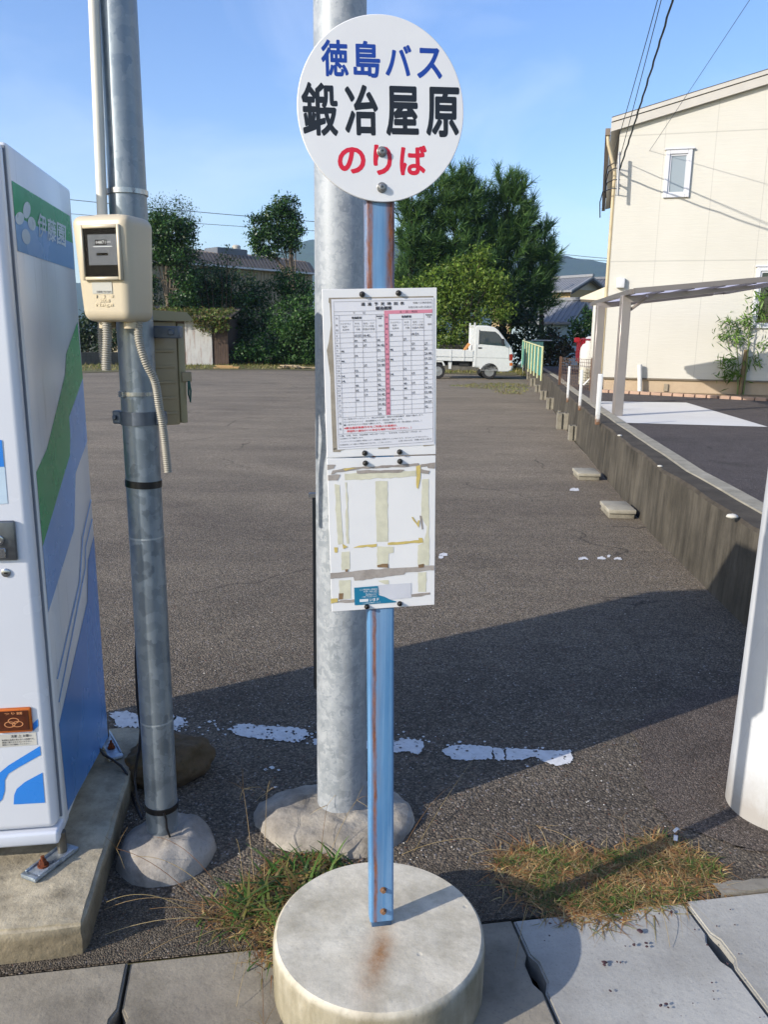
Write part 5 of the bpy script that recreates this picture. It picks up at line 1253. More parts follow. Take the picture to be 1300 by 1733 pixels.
def leaves(name, parent, cc, dirs, n, cr, size, m, aspect=.5, flat=.35, droop=0., up=.3):
    """n leaves round every clump centre, each a folded four cornered face"""
    k = len(cc); N = k*n
    cen = np.repeat(cc, n, 0); dd = np.repeat(dirs, n, 0)
    off = rng.normal(size=(N, 3))*cr*np.array([1, 1, .75]); P = cen+off
    nor = unit(dd*.55+rng.normal(size=(N, 3))*.75+np.array([0, 0, up]))
    t = unit(np.cross(nor, rng.normal(size=(N, 3)))); t[:, 2] -= droop; t = unit(t); b = np.cross(nor, t)
    L = size*(.45+1.1*rng.random((N, 1))**1.4); W = L*aspect
    V = np.stack([P-t*L*.5, P+b*W*.5+nor*L*flat*.2, P+t*L*.5, P-b*W*.5+nor*L*flat*.2], 1)
    return npmesh(name, V.reshape(-1, 3), np.arange(N*4).reshape(N, 4), m, parent)
def needles(name, parent, cc, dirs, n, length, width, m, upb=.9, spread=.75):
    k = len(cc); N = k*n
    ax = unit(dirs*np.array([1, 1, .5])*.8+np.array([0, 0, upb])+rng.normal(size=(k, 3))*.25)
    stem = rng.random((N, 1))*length*1.4
    a = np.repeat(ax, n, 0); d = unit(a+rng.normal(size=(N, 3))*spread)
    P = np.repeat(cc, n, 0)+a*(stem-length*.7); L = length*(.6+.6*rng.random((N, 1)))
    s = unit(np.cross(d, rng.normal(size=(N, 3))))*width*.5
    V = np.stack([P-s, P+s, P+d*L+s*.4, P+d*L-s*.4], 1)
    return npmesh(name, V.reshape(-1, 3), np.arange(N*4).reshape(N, 4), m, parent)
def trunk(parent, m, base, top, r0, r1, limbs=(), sides=10, bend=.1):
    mb = MB(); b, t = Vector([float(c) for c in base]), Vector([float(c) for c in top]); pts = []
    for i in range(8):
        q = b.lerp(t, i/7); q += Vector((bend*mn.noise(q*1.3), bend*mn.noise(q*1.7+Vector((5, 0, 0))), 0))*min(1, i/2); pts.append(q)
    mb.tube(pts, list(np.linspace(r0, r1, 8)), sides)
    for f, e, r in limbs:
        s = b.lerp(t, f); e = Vector([float(c) for c in e]); mid = s.lerp(e, .5)+Vector((0, 0, .12*(e-s).length)); 
        mb.tube([s, s.lerp(mid, .5), mid, mid.lerp(e, .6), e], [r, r*.85, r*.65, r*.45, r*.2], 7)
    return mb.build('trunk', m, parent, smooth=60)
m_bark = concrete('grey_bark', '#5b5144', '#776b5a', '#332c24', .7, 4, 30, streak=True, bump=.6); m_barkd = concrete('dark_bark', '#3d3228', '#544637', '#241d17', .7, 4, 30, streak=True, bump=.6)
L_pine = leafmat('pine_needles', '#304c27', '#3f602f', '#4f7238', '#64823f', '#34502c', trans=.32, patch=.35)
L_pinel = leafmat('yellow_pine_needles', '#3a5a2a', '#4a6a2f', '#56462a', trans=.22)
L_lite = leafmat('light_leaves', '#48621c', '#5a7624', '#6f882f', '#3c5518', '#7f8d3c', trans=.33, patch=.5)
L_dark = leafmat('dark_glossy_leaves', '#1c3414', '#28471d', '#345524', '#203c18', '#48642e', rough=.4, trans=.2, patch=.7)
L_mid = leafmat('mid_leaves', '#23421a', '#2f5220', '#3d6126', '#1c3816', trans=.25, patch=.6)
L_shade = leafmat('deep_leaves', '#13240f', '#1b3013', '#233a18', '#2b3f1e', trans=.2, patch=.6)
L_kudzu = leafmat('vine_leaves', '#27461c', '#345822', '#446829', '#203b18', '#54743a', trans=.3, patch=.8)
L_ivy = leafmat('ivy_leaves', '#4a6420', '#5f7a2b', '#6d5a33', '#3a5220', '#7d6a44', trans=.3, patch=2)
L_brown = leafmat('reddish_leaves', '#2f2a1c', '#3d3222', '#463424', '#28331a', trans=.2, patch=.7)
L_bamboo = leafmat('bamboo_leaves', '#4e7026', '#628536', '#7a9a49', '#3f6020', trans=.35, patch=2)
L_far = leafmat('far_leaves', '#3a4d33', '#46593a', '#55653f', trans=.25)
gz = lambda x, Y: D(x, 600, Y)
# ------------------------------------------------------------------ the pines and the bright tree behind the truck
def pine(label, px, Y, lobes, hgt, extra=0):
    b = D(px, 600, Y); t = thing('pine_tree', label, 'tree', (b[0], Y, 0), 0, 'pines behind the car park')
    top = D(lobes[0][0], lobes[0][1]-lobes[0][3]*.6, Y)
    lim = []
    for l in lobes[1:]:
        e = D(l[0], l[1], Y+(l[4] if len(l) > 4 else 0)); lim.append((min(.9, max(.15, (e[2]-1.2)/top[2])), e, .06))
    trunk(t, m_barkd, (b[0], Y, -.05), top, .17, .03, lim)
    cc, dd = clumps(lobes, Y, 17, .35)
    needles('crown', t, cc, dd, 46, .46, .030, L_pine, .75, .55); return t
pine('tall pine with twin plumes, its left side cut off by the round sign', 770, 41, [(772, 330, 24, 34), (742, 350, 26, 40), (795, 345, 24, 38), (765, 400, 44, 44), (725, 400, 30, 44), (790, 440, 46, 44), (735, 450, 40, 40), (765, 500, 60, 40), (738, 330, 14, 22), (795, 310, 14, 24), (768, 308, 13, 22)], 8)
pine('tallest pine in the middle of the group, ending in three pointed plumes', 850, 42, [(865, 312, 16, 22), (848, 320, 14, 28), (882, 330, 14, 26), (862, 360, 34, 34), (845, 400, 40, 36), (885, 390, 26, 36), (865, 440, 48, 36), (860, 490, 55, 34), (818, 350, 18, 34), (898, 362, 10, 22), (815, 400, 26, 36), (815, 450, 30, 36)], 9)
pine('shorter dark pine at the right of the group, leaning over the tiled houses', 915, 42.5, [(922, 402, 16, 22), (905, 420, 24, 24), (932, 432, 14, 20), (915, 450, 30, 24), (900, 485, 34, 26), (925, 475, 16, 20), (880, 520, 40, 34), (915, 515, 24, 24)], 6)
pine('slender pine mostly hidden behind the blue bus stop post', 690, 40.5, [(700, 345, 26, 32), (690, 390, 24, 44), (705, 430, 30, 40), (690, 480, 30, 44), (706, 520, 34, 40)], 7)
b = D(790, 600, 37.5)
bt = thing('broadleaf_tree', 'bright yellow green broadleaf tree in front of the pines, behind the white truck', 'tree', (b[0], 37.5, 0))
lb_ = [(795, 455, 30, 26), (815, 430, 18, 16), (760, 475, 34, 28), (830, 480, 30, 30), (720, 500, 34, 28), (800, 510, 46, 34), (750, 530, 46, 34), (845, 520, 26, 30), (700, 545, 34, 34), (780, 565, 52, 26), (730, 575, 40, 22), (690, 490, 18, 16), (850, 480, 16, 18)]
trunk(bt, m_bark, (b[0], 37.5, -.05), D(790, 500, 37.5), .14, .05, [(.5, D(l[0], l[1], 37.5), .05) for l in lb_[:8]])
cc, dd = clumps(lb_, 37.5, 13, .45); leaves('crown', bt, cc, dd, 50, .20, .155, L_lite, .42, droop=.5)
def shrub(label, lobes, Y, m, per=9, n=44, cr=.22, size=.16, px=None, group='shrubs at the back of the car park', nm='shrub', cat='shrub', aspect=.55, tr=True, shell=.5):
    C_, R3 = lobes_px(lobes, Y); x = sum(c[0] for c in C_)/len(C_)
    t = thing(nm, label, cat, (x, Y, 0), 0, group)
    cc, dd = clumps(lobes, Y, per, shell); cc[:, 2] = np.maximum(cc[:, 2], .05)
    leaves('crown' if cat == 'tree' else 'foliage', t, cc, dd, n, cr, size, m, aspect)
    mb = MB()
    for c in C_[:6]:
        mb.tube([(x+(c[0]-x)*.35, Y, -.05), (x+(c[0]-x)*.6, Y+.05, max(.2, c[2]*.45)), (float(c[0]), float(c[1]), float(c[2]))], [.05, .04, .015], 6)
    mb.build('stems', m_barkd, t, smooth=60); return t
shrub('deep green thicket under the pines, behind the cab of the truck', [(870, 560, 40, 40), (840, 590, 40, 30), (900, 580, 34, 36), (870, 520, 40, 30), (805, 590, 40, 26)], 39.5, L_shade, 10)
shrub('reddish brown bush behind the green net fence', [(930, 585, 26, 26), (945, 600, 22, 22), (915, 600, 24, 24), (955, 590, 14, 16)], 40, L_brown, 11)
shrub('deep green thicket hidden behind the timetable boards', [(690, 590, 50, 34), (740, 590, 36, 30), (650, 590, 40, 40)], 40, L_shade, 9)
shrub('small sunlit bush before the blue grey shed of the far houses', [(985, 556, 16, 18), (996, 545, 14, 18), (975, 570, 12, 12), (1003, 565, 14, 16)], 40, L_mid, 12)
# ------------------------------------------------------------------ left background
def leaftree(label, px, Y, base_y, lobes, m, tk, per=12, n=48, cr=.2, size=.15, r0=.15, limbs=True, sprigs=None, mt=None):
    b = D(px, base_y, Y); t = thing('broadleaf_tree', label, 'tree', (b[0], Y, 0))
    lim = [(.3+.5*i/len(lobes), D(l[0], l[1], Y), .055) for i, l in enumerate(lobes)] if limbs else []
    trunk(t, mt or m_bark, (b[0], Y, -.05), D(*tk, Y), r0, r0*.45, lim, bend=.2)
    cc, dd = clumps(lobes, Y, per, .4)
    if sprigs:                                   # young shoots standing above the crown
        c2 = []
        for (x, y0, y1) in sprigs:
            for q in np.linspace(y0, y1, 4): c2.append(D(x+rng.normal(0, 2), q, Y))
        cc = np.vstack([cc, c2]); dd = np.vstack([dd, np.tile([0, 0, 1.], (len(c2), 1))])
    o = leaves('crown', t, cc, dd, n, cr, size, m)
    if sprigs:                                   # thin the shoots out
        co = np.empty(len(o.data.vertices)*3, np.float32); o.data.vertices.foreach_get('co', co); co = co.reshape(-1, 4, 3); k0 = (len(cc)-len(c2))*n
        cen = co[k0:].mean(1, keepdims=True); co[k0:] = cen+(co[k0:]-cen)*.55; o.data.vertices.foreach_set('co', co.ravel()); o.data.update()
    return t
leaftree('round dark evergreen with a forked pale trunk, right of the meter', 288, 42, 600, [(290, 395, 34, 28), (265, 380, 24, 24), (312, 400, 18, 26), (258, 420, 24, 26), (295, 430, 32, 26), (312, 470, 22, 24), (308, 515, 20, 24), (322, 500, 12, 18), (245, 470, 14, 30)], L_dark, (283, 430), 16, 66, sprigs=[(254, 342, 372), (270, 338, 366), (275, 344, 370), (292, 340, 366), (302, 338, 366), (313, 345, 372), (321, 352, 380), (328, 366, 384), (260, 350, 372), (300, 346, 370)])
leaftree('umbrella shaped evergreen on a bare leaning trunk above the ribbed building', 508, 48, 540, [(480, 350, 21, 17), (465, 362, 16, 14), (440, 380, 15, 16), (490, 378, 20, 20), (468, 400, 26, 19), (501, 396, 12, 15), (437, 402, 13, 18), (455, 428, 16, 12), (488, 413, 18, 13), (434, 422, 9, 10)], L_dark, (492, 420), 19, 66, r0=.2)
shrub('dark tangle of shrubs left of centre, under the roof tank', [(360, 480, 34, 26), (395, 500, 40, 34), (350, 520, 36, 34), (420, 530, 40, 34), (380, 560, 44, 34), (335, 500, 20, 30), (425, 575, 46, 34), (440, 600, 40, 22), (400, 600, 40, 20)], 44, L_dark, 11, 46)
shrub('tall thin weeds sprouting over the dark tangle of shrubs', [(342, 440, 8, 18), (355, 455, 12, 16), (375, 445, 8, 18), (385, 430, 5, 18), (395, 450, 9, 14), (330, 462, 10, 14), (412, 470, 18, 12)], 43, L_far, 16, 20, .14, .12, nm='tall_weeds', cat='weeds')
shrub('bushy shrub below the umbrella shaped tree', [(490, 475, 26, 22), (515, 490, 18, 22), (470, 490, 24, 22), (500, 505, 30, 20), (440, 505, 24, 24)], 45, L_mid, 12, 44, .2, .14)
shrub('rounded mound of climbing vines in the sun beside the middle pole', [(495, 540, 34, 30), (525, 535, 26, 34), (480, 570, 36, 30), (515, 575, 36, 34), (545, 560, 34, 40), (500, 600, 44, 18), (540, 600, 40, 18)], 42, L_kudzu, 13, 50, .2, .15, nm='vine_mound', cat='vines')
shrub('low dark bush at the foot of the brown shed wall', [(415, 598, 26, 18), (435, 590, 22, 22), (395, 605, 10, 10), (460, 605, 22, 12)], 41.2, L_mid, 12, 44, .18, .14)
shrub('dark bushes seen between the vending machine and the slim pole', [(150, 560, 30, 30), (185, 560, 30, 34), (215, 555, 30, 40), (160, 590, 40, 30), (240, 540, 30, 40), (125, 580, 30, 34), (255, 590, 20, 24)], 43, L_shade, 9)
shrub('bush behind the leaf covered shed roof', [(330, 490, 26, 26), (310, 500, 24, 22), (345, 500, 20, 22), (270, 500, 26, 24)], 46, L_shade, 9)
# ------------------------------------------------------------------ shed, walls, far building on the left
m_white = concrete('rust_streaked_white_sheet', '#a5a49f', '#b8b7b2', '#7a4a2a', .85, 1.9, 40, streak=True, bump=.1, dark=.50)
m_wood = concrete('old_brown_boards', '#4e4037', '#5f4f43', '#332a24', .7, 2, 30, streak=True, bump=.4)
ys = 40.5; gsh = 0.
a, b, c = D(315, 616, ys), D(360, 617, ys), D(394, 614, ys+1.2)
sh = thing('garden_shed', 'old shed with a rust streaked white sheet and dark boards under creeping leaves', 'shed', ((a[0]+c[0])/2, ys, 0))
hw = D(340, 539, ys)[2]; ht = D(330, 528, ys)[2]
x_l = D(235, 600, ys)[0]
mb = MB(); mb.box(a[0], b[0], ys, ys+.05, 0, hw); mb.build('white_sheet', m_white, sh)
mb = MB(); mb.box(b[0]+.003, c[0], ys+.06, ys+.1, 0, hw+.1)
for i in range(9): x = b[0]+(c[0]-b[0])*i/9; mb.box(x+.01, x+.02, ys+.05, ys+.059, 0, hw)
mb.build('board_wall', m_wood, sh)
mb = MB(); mb.box(x_l, a[0]-.003, ys+.05, ys+.1, 0, hw); mb.build('front_wall', m_wood, sh); mb = MB(); mb.box(x_l, c[0], ys+3, ys+3.1, 0, hw); mb.build('back_wall', m_wood, sh); mb = MB(); mb.box(c[0]-.1, c[0], ys+.101, ys+2.99, 0, hw); mb.build('side_wall', m_wood, sh)
mb = MB(); mb.prism([(ys-.35, hw+.02), (ys+3.3, hw+.6), (ys+3.3, hw+.68), (ys-.35, hw+.10)], x_l-.2, c[0]+.25, 'yz'); mb.build('roof', plain('rusted_sheet_roof', '#6c5f52', .7, .2, .3, 4), sh)
n = 420; cc = np.column_stack([rng.uniform(x_l, c[0]+.15, n), rng.uniform(ys-.4, ys+1.4, n), np.zeros(n)]); cc[:, 2] = hw+.10+(cc[:, 1]-ys)*.16+rng.random(n)*.22
h2 = 90; c3 = np.column_stack([rng.uniform(D(335, 600, ys)[0], c[0]+.2, h2), rng.uniform(ys-.42, ys-.3, h2), hw-rng.random(h2)**2*.75]); c4 = np.column_stack([rng.uniform(x_l, c[0], 70), np.full(70, ys-.4), hw+.05-rng.random(70)*.15])
cc = np.vstack([cc, c3, c4]); ivy = thing('creeper', 'creeping leaves spilling over the roof edge of the old shed', 'creeper', ((a[0]+c[0])/2, ys, hw)); leaves('foliage', ivy, cc, np.tile([0, -.4, .8], (len(cc), 1)), 14, .09, .12, L_ivy)
m_blockw = concrete('grey_block_wall', '#57544c', '#6b675d', '#3a3932', .6, 1.5, 30, streak=True)
def blockwall(label, p0, p1, Y0, Y1, top):
    a, b = D(p0, 600, Y0), D(p1, 600, Y1); h = D(p0, top, Y0)[2]; mb = MB(); v = Vector((b[0]-a[0], Y1-Y0, 0)); T_ = Matrix.Translation((a[0], Y0, 0))@Matrix.Rotation(math.atan2(v.y, v.x), 4, 'Z'); L = v.length
    nb = max(1, int(L/.4))
    for r in range(int(h/.2)):
        for i in range(nb): mb.rbox(i*L/nb+.004, (i+1)*L/nb-.004, 0, .12, r*.2+.003, r*.2+.197, .004, 1, T_)
    tag(mb.build('block_wall', m_blockw), label, 'wall')
blockwall('low grey block wall seen over the bed of the white truck', 660, 812, 37, 37, 580)
blockwall('low grey block wall behind the vending machine', 100, 205, 38, 40, 592)
# building with ribbed cladding
m_rib = plain('beige_ribbed_cladding', '#8b8168', .6, 0, .06, 2); m_tile = plain('brown_grey_roof', '#6e645a', .7, 0, .1, 3); m_wline = plain('white_eave_line', '#b9bbbd', .5)
A_, B_ = D(394, 500, 56), D(529, 500, 61); vv = Vector(B_-A_); vv.z = 0; W2 = vv.length; ang = math.atan2(vv.y, vv.x)
ze = D(400, 455, 56)[2]; zp = D(400, 446, 56)[2]; zr = D(450, 438, 58)[2]
rb_ = thing('ribbed_building', 'beige ribbed building with a white eave line behind the shrubs', 'building', (A_[0], 56, 0), ang)
mb = MB(); mb.box(-6, W2, 0, 8, 0, ze)
for i in range(int((W2+6)/.3)): mb.box(-6+i*.3, -6+i*.3+.14, -.04, -.001, 0, ze-.01)
mb.build('wall', m_rib, rb_, world=False)
mb = MB(); mb.box(-6.1, W2+.1, -.5, 8.1, ze+.001, ze+.12); mb.build('eave', m_wline, rb_, world=False)
mb = MB(); 
for i in range(int((W2+6)/.3)): mb.prism([(-.45, ze+.13), (8, ze+.13), (3.8, zr+.6), (.3, zr+.1)], -6.05+i*.3, -6.05+i*.3+.2, 'yz')
mb.prism([(-.40, ze+.125), (7.9, ze+.125), (3.8, zr+.55), (.35, zr+.05)], -6, W2+.05, 'yz'); mb.build('roof', m_tile, rb_, world=False)
wt_ = thing('roof_tank', 'grey rooftop tank with a blue sheet, above the shrubs on the left', 'tank', tuple(D(386, 447, 57)[:2])+(0,), ang)
a, b = D(365, 447, 57), D(407, 422, 57); mb = MB(); T_ = ROOTM[wt_.name]
xs = (b[0]-a[0])/2/math.cos(ang); zk = D(386, 434, 57)[2]
mb.rbox(-xs, xs, -.6, 1, zk, b[2], .03, 1); mb.build('tank', plain('dark_grey_tank', '#5c6066', .5, 0, .1), wt_, world=False)
mb = MB(); mb.box(-xs*.98, xs*.98, -.58, .9, 0, zk-.003); mb.build('stand', plain('pale_stand', '#8b8a86', .6), wt_, world=False)
mb = MB(); mb.lathe([(.28, b[2]-.02), (.3, b[2]+.25), (.2, b[2]+.34)], 16, c=(xs*.7, .2)); mb.build('hatch', plain('cream_hatch', '#a8a49a', .5), wt_, smooth=50, world=False)
mb = MB(); mb.box(xs+.01, xs+1.1, -.5, 1.4, zk-.3, zk-.22); mb.build('blue_sheet', plain('blue_sheet', '#4673a8', .5, 0, .1), wt_, world=False)
# timber on the verge
m_timber = plain('pale_timber', '#b08f5e', .7, 0, .12, 8)
p = D(383, 625, 36.6); mb = MB()
for i, (dx, l, z) in enumerate(((0, 1.15, .0), (.1, 1.0, .045), (-.1, .8, .09))): mb.rbox(p[0]-l/2+dx, p[0]+l/2+dx, 36.5+.05*i, 36.7+.05*i, .01+z, .05+z, .005, 1)
tag(mb.build('plank_pile', m_timber), 'short pile of pale planks lying on the verge before the old shed', 'planks')
p = D(495, 622, 37.5); mb = MB(); rg = np.random.default_rng(4)
for i in range(26): x = p[0]+rg.normal(0, .38); y = 37.5+rg.normal(0, .2); a_ = rg.uniform(0, 3); z = .04+.12*rg.random()*max(0, 1-abs(x-p[0])/.7); l = rg.uniform(.15, .45); mb.tube([(x-l*math.cos(a_), y-l*math.sin(a_), z), (x+l*math.cos(a_), y+l*math.sin(a_), z+rg.normal(0, .03))], .03, 5)
tag(mb.build('stick_pile', plain('grey_brown_sticks', '#9c8a6c', .8, 0, .2, 5)), 'heap of pale broken sticks on the verge beside the middle pole', 'sticks')
# ------------------------------------------------------------------ green net fence on the end of the wall
ma = G(884.5, 619, .40); mbb = G(917.5, 641, .40)
nf = thing('net_fence', 'fence of blue green net between yellow rusty posts at the end of the wall', 'fence', ((ma[0]+mbb[0])/2, (ma[1]+mbb[1])/2, .4))
m_yel = concrete('yellow_painted_post', '#a5b08c', '#b9b78a', '#b0713f', .8, 5, 40, streak=False, bump=.1, dark=.5); m_net = plain('blue_green_net', '#3f7d78', .6, 0, .12, 5); m_gpost = plain('pale_green_rail', '#7fae93', .5, 0, .1, 5)
A_, B_ = Vector(ma), Vector(mbb); zA = D(885.5, 577, A_.y)[2]; zB = D(919, 588, B_.y)[2]
mb = MB(); n = 8
for i in range(n):
    f = i/(n-1); f = f**1.0; p = A_.lerp(B_, f); z = zA+(zB-zA)*f
    mb = MB(); r = .028; mb.tube([(p.x-.03, p.y-.03, .34), (p.x-.03, p.y-.03, z+.03)], r, 8); mb.build('post', m_yel if i else m_gpost, nf, smooth=50)
mb = MB(); n = 40; V = []
for i in range(n+1):
    f = i/n; p = A_.lerp(B_, f); z = zA+(zB-zA)*f; o = .015*math.sin(i*1.1); V.append(((p.x+o, p.y, .44), (p.x+o, p.y, z)))
for (a, b), (c, d) in zip(V, V[1:]): mb.poly([a, c, d, b])
for (a, b), (c, d) in zip(V, V[1:]): mb.poly([(a[0]+.006, a[1], a[2]), (b[0]+.006, b[1], b[2]), (d[0]+.006, d[1], d[2]), (c[0]+.006, c[1], c[2])])
mb.build('net', m_net, nf, smooth=60)
mb = MB(); mb.tube([(A_.x-.03, A_.y-.03, zA), (B_.x-.03, B_.y-.03, zB)], .022, 8); mb.build('rail', m_yel, nf, smooth=50)
# taller dark screen just beyond it
a, b = D(886, 612, 35), D(917, 612, 35.2); z = D(890, 577, 35)[2]; mb = MB(); mb.rbox(a[0], b[0], 35, 35.05, .0, z, .01, 1)
scr = thing('net_screen', 'dark teal net screen standing behind the yellow posts of the net fence', 'screen', ((a[0]+b[0])/2, 35, 0)); mb.build('net', plain('dark_teal_net', '#39605d', .7, 0, .15, 5), scr)
mb = MB(); mb.tube([(a[0], 34.97, 0), (a[0], 34.97, z+.1)], .03, 8); mb.tube([(a[0]+1.2, 34.97, z+.02), (a[0]+.3, 34.97, z+.02)], .03, 6); mb.build('screen_post', m_steel, scr, smooth=50)
# ================================================================== the small white truck
m_tw = plain('white_truck_paint', '#c6c8c6', .25, 0, .03, 3); m_tglass = NT('truck_glass', .05, 0, .7).col('#2b363c').m; m_tblk = plain('black_rubber', '#1b1b1c', .7, 0, .2, 8); m_rim = plain('silver_rim', '#9b9c9b', .35, .6, .1, 20); m_under = plain('dark_underbody', '#232322', .7, 0, .2, 6); m_lamp = plain('red_orange_lamp', '#8e2b1c', .2, 0, .15, 20); m_lampo = plain('orange_lamp', '#b4642a', .2, 0, .1, 20)
TY = 30.0; fw_ = D(828, 643, TY)
tk = thing('kei_truck', 'small white flatbed truck parked across the far end of the car park', 'truck', (fw_[0], TY, 0), 0.03)
s_ = 1.0*TY/F_PX*.2154*1.0
def tz(x, y): return (x-457)*s_, (489-y)*s_+.0
WD = 1.42
def tprism(name, pts, y0, y1, m, par, bev=0., seg=2):
    pp = [tz(*p) for p in pts]; bm = bmesh.new(); f = [bm.verts.new((a, y0, b)) for a, b in pp]; g = [bm.verts.new((a, y1, b)) for a, b in pp]
    bm.faces.new(f); bm.faces.new(g[::-1])
    for i in range(len(pp)): bm.faces.new((f[i], g[i], g[(i+1) % len(pp)], f[(i+1) % len(pp)]))
    bmesh.ops.recalc_face_normals(bm, faces=bm.faces)
    if bev: bmesh.ops.bevel(bm, geom=[e for e in bm.edges if abs(e.verts[0].co.y-e.verts[1].co.y) < 1e-6], offset=bev, segments=seg, affect='EDGES')
    return MB().bm(bm).build(name, m, par, smooth=35, world=False)
arch = [(457+66*math.cos(t), 437-66*math.sin(t)) for t in np.linspace(math.radians(8), math.radians(172), 12)]
cabp = [(328, 395), (333, 100), (338, 88), (355, 82), (430, 84), (482, 94), (515, 118), (545, 152), (580, 196), (612, 232), (630, 262), (634, 300), (634, 395), (628, 418), (600, 430), (525, 430)]+arch+[(388, 430), (375, 400)]
cabt = tprism('cab', cabp, 0, WD, m_tw, tk, .03, 3)
tprism('side_window', [(373, 122), (490, 128), (520, 150), (552, 190), (574, 232), (560, 236), (372, 222)], -.004, .02, m_tglass, cabt)
tprism('windshield', [(522, 124), (548, 152), (582, 195), (612, 230), (618, 240), (604, 240), (540, 165), (512, 128)], .06, WD-.06, m_tglass, cabt)
tprism('window_pillar_trim', [(366, 115), (372, 115), (371, 226), (365, 226)], -.005, .01, m_under, cabt)
tprism('door_handle', [(362, 246), (390, 246), (390, 256), (362, 256)], -.014, .0, m_tblk, cabt, .004, 1)
for a in ([(350, 225), (353, 225), (352, 392), (349, 392)], [(350, 322), (602, 325), (602, 328), (350, 325)], [(600, 240), (603, 240), (604, 340), (601, 340)]): tprism('door_seam', a, -.003, .001, plain('seam_shadow', '#8f9291', .5) if not bpy.data.materials.get('seam_shadow') else bpy.data.materials['seam_shadow'], cabt)
tprism('wing_mirror', [(540, 180), (556, 180), (560, 226), (546, 226)], -.13, -.02, m_tblk, cabt, .01)
tprism('headlight', [(604, 296), (627, 292), (632, 300), (632, 342), (606, 346)], -.004, .2, m_lamp, cabt, .006); tprism('turn_signal', [(610, 362), (634, 360), (634, 382), (612, 384)], -.004, .12, m_lampo, cabt, .004)
tprism('bumper', [(600, 350), (636, 350), (640, 395), (632, 420), (600, 428)], .02, WD-.02, m_tw, tk, .015)
tprism('mud_flap', [(362, 444), (384, 404), (398, 404), (382, 445)], .02, .2, m_tblk, tk)
tprism('guard_frame', [(326, 62), (338, 62), (340, 395), (326, 395)], .02, .08, m_tw, tk, .006); tprism('guard_frame', [(326, 62), (338, 62), (340, 395), (326, 395)], WD-.08, WD-.02, m_tw, tk, .006); tprism('guard_rail', [(327, 80), (337, 80), (337, 92), (327, 92)], .081, WD-.081, m_tw, tk)
X0 = -10
tprism('side_board', [(X0-60, 264), (326, 270), (326, 322), (X0-60, 316)], 0, .035, m_tw, tk, .006); tprism('side_board', [(X0-60, 264), (326, 270), (326, 322), (X0-60, 316)], WD-.035, WD, m_tw, tk, .006); tprism('tail_board', [(X0-62, 262), (X0-50, 262), (X0-50, 320), (X0-62, 320)], .036, WD-.036, m_tw, tk, .006)
for zx in (30, 150, 250): tprism('hinge', [(zx, 268), (zx+8, 268), (zx+8, 352), (zx, 352)], -.012, -.001, m_tw, tk, .003, 1)
tprism('bed_floor', [(X0-58, 318), (326, 323), (326, 352), (X0-58, 348)], .036, WD-.036, m_tw, tk); tprism('bed_sill', [(X0-58, 323), (326, 328), (326, 352), (X0-58, 348)], .004, .034, m_tw, tk)
tprism('chassis', [(X0-20, 356), (375, 358), (375, 392), (X0-20, 384)], .3, WD-.3, m_under, tk); tprism('fuel_tank', [(225, 362), (300, 362), (300, 392), (228, 392)], .12, .5, m_under, tk, .02); tprism('bracket', [(136, 356), (165, 356), (160, 412), (142, 412)], .08, .12, m_tw, tk)
tprism('rear_guard', [(0, 352), (95, 354), (112, 385), (100, 388), (88, 362), (10, 360)], .02, .3, m_tw, tk)
def wheel(zx):
    cx_, cz_ = (zx-457)*s_, 58*s_
    for yy in (.02, WD-.16):
        T_ = Matrix.Translation((cx_, yy, cz_))@Matrix.Rotation(R_(90), 4, 'X')@Matrix.Translation((0, 0, -.14)); R0_ = 57*s_
        w = thing('x', None, None) if False else None
        mb = MB(); mb.lathe([(R0_*.62, .0), (R0_*.93, .0), (R0_, .02), (R0_, .12), (R0_*.93, .14), (R0_*.63, .14)], 40, T_, cap=False); o = mb.build('wheel', m_tblk, tk, smooth=40, world=False)
        mb = MB(); mb.lathe([(R0_*.63, .138), (R0_*.58, .142), (R0_*.52, .125), (R0_*.3, .125), (R0_*.26, .14), (R0_*.10, .145)], 32, T_); mb.build('rim', m_rim, o, smooth=40, world=False)
        mb = MB()
        for i in range(8): a_ = i*math.pi/4; mb.lathe([(R0_*.055, .1256), (R0_*.055, .1262)], 8, T_@Matrix.Translation((R0_*.43*math.cos(a_), R0_*.43*math.sin(a_), 0)))
        mb.build('rim_hole', m_under, o, world=False)
wheel(457); wheel(56)
mb = MB(); a, b = tz(520, 110), tz(440, 14); mb.tube([(a[0], .05, a[1]), (b[0], .02, b[1])], .007, 6); mb.build('aerial', m_tblk, tk, smooth=60, world=False)
mb = MB(); R_t = ROOTM[tk.name]; a, b = tz(275, 270), tz(320, 205); T_ = R_t@Matrix.Translation((a[0], .5, a[1]-.05))@Matrix.Rotation(-math.atan2(b[1]-a[1], b[0]-a[0]), 4, 'Y'); mb.rbox(-.15, (b[0]-a[0])*1.5, -.1, .1, 0, .09, .006, 1, T_); tag(mb.build('timber_board', plain('orange_timber', '#b0793f', .6, 0, .1, 8)), 'orange brown board leaning in the bed of the white truck', 'board')
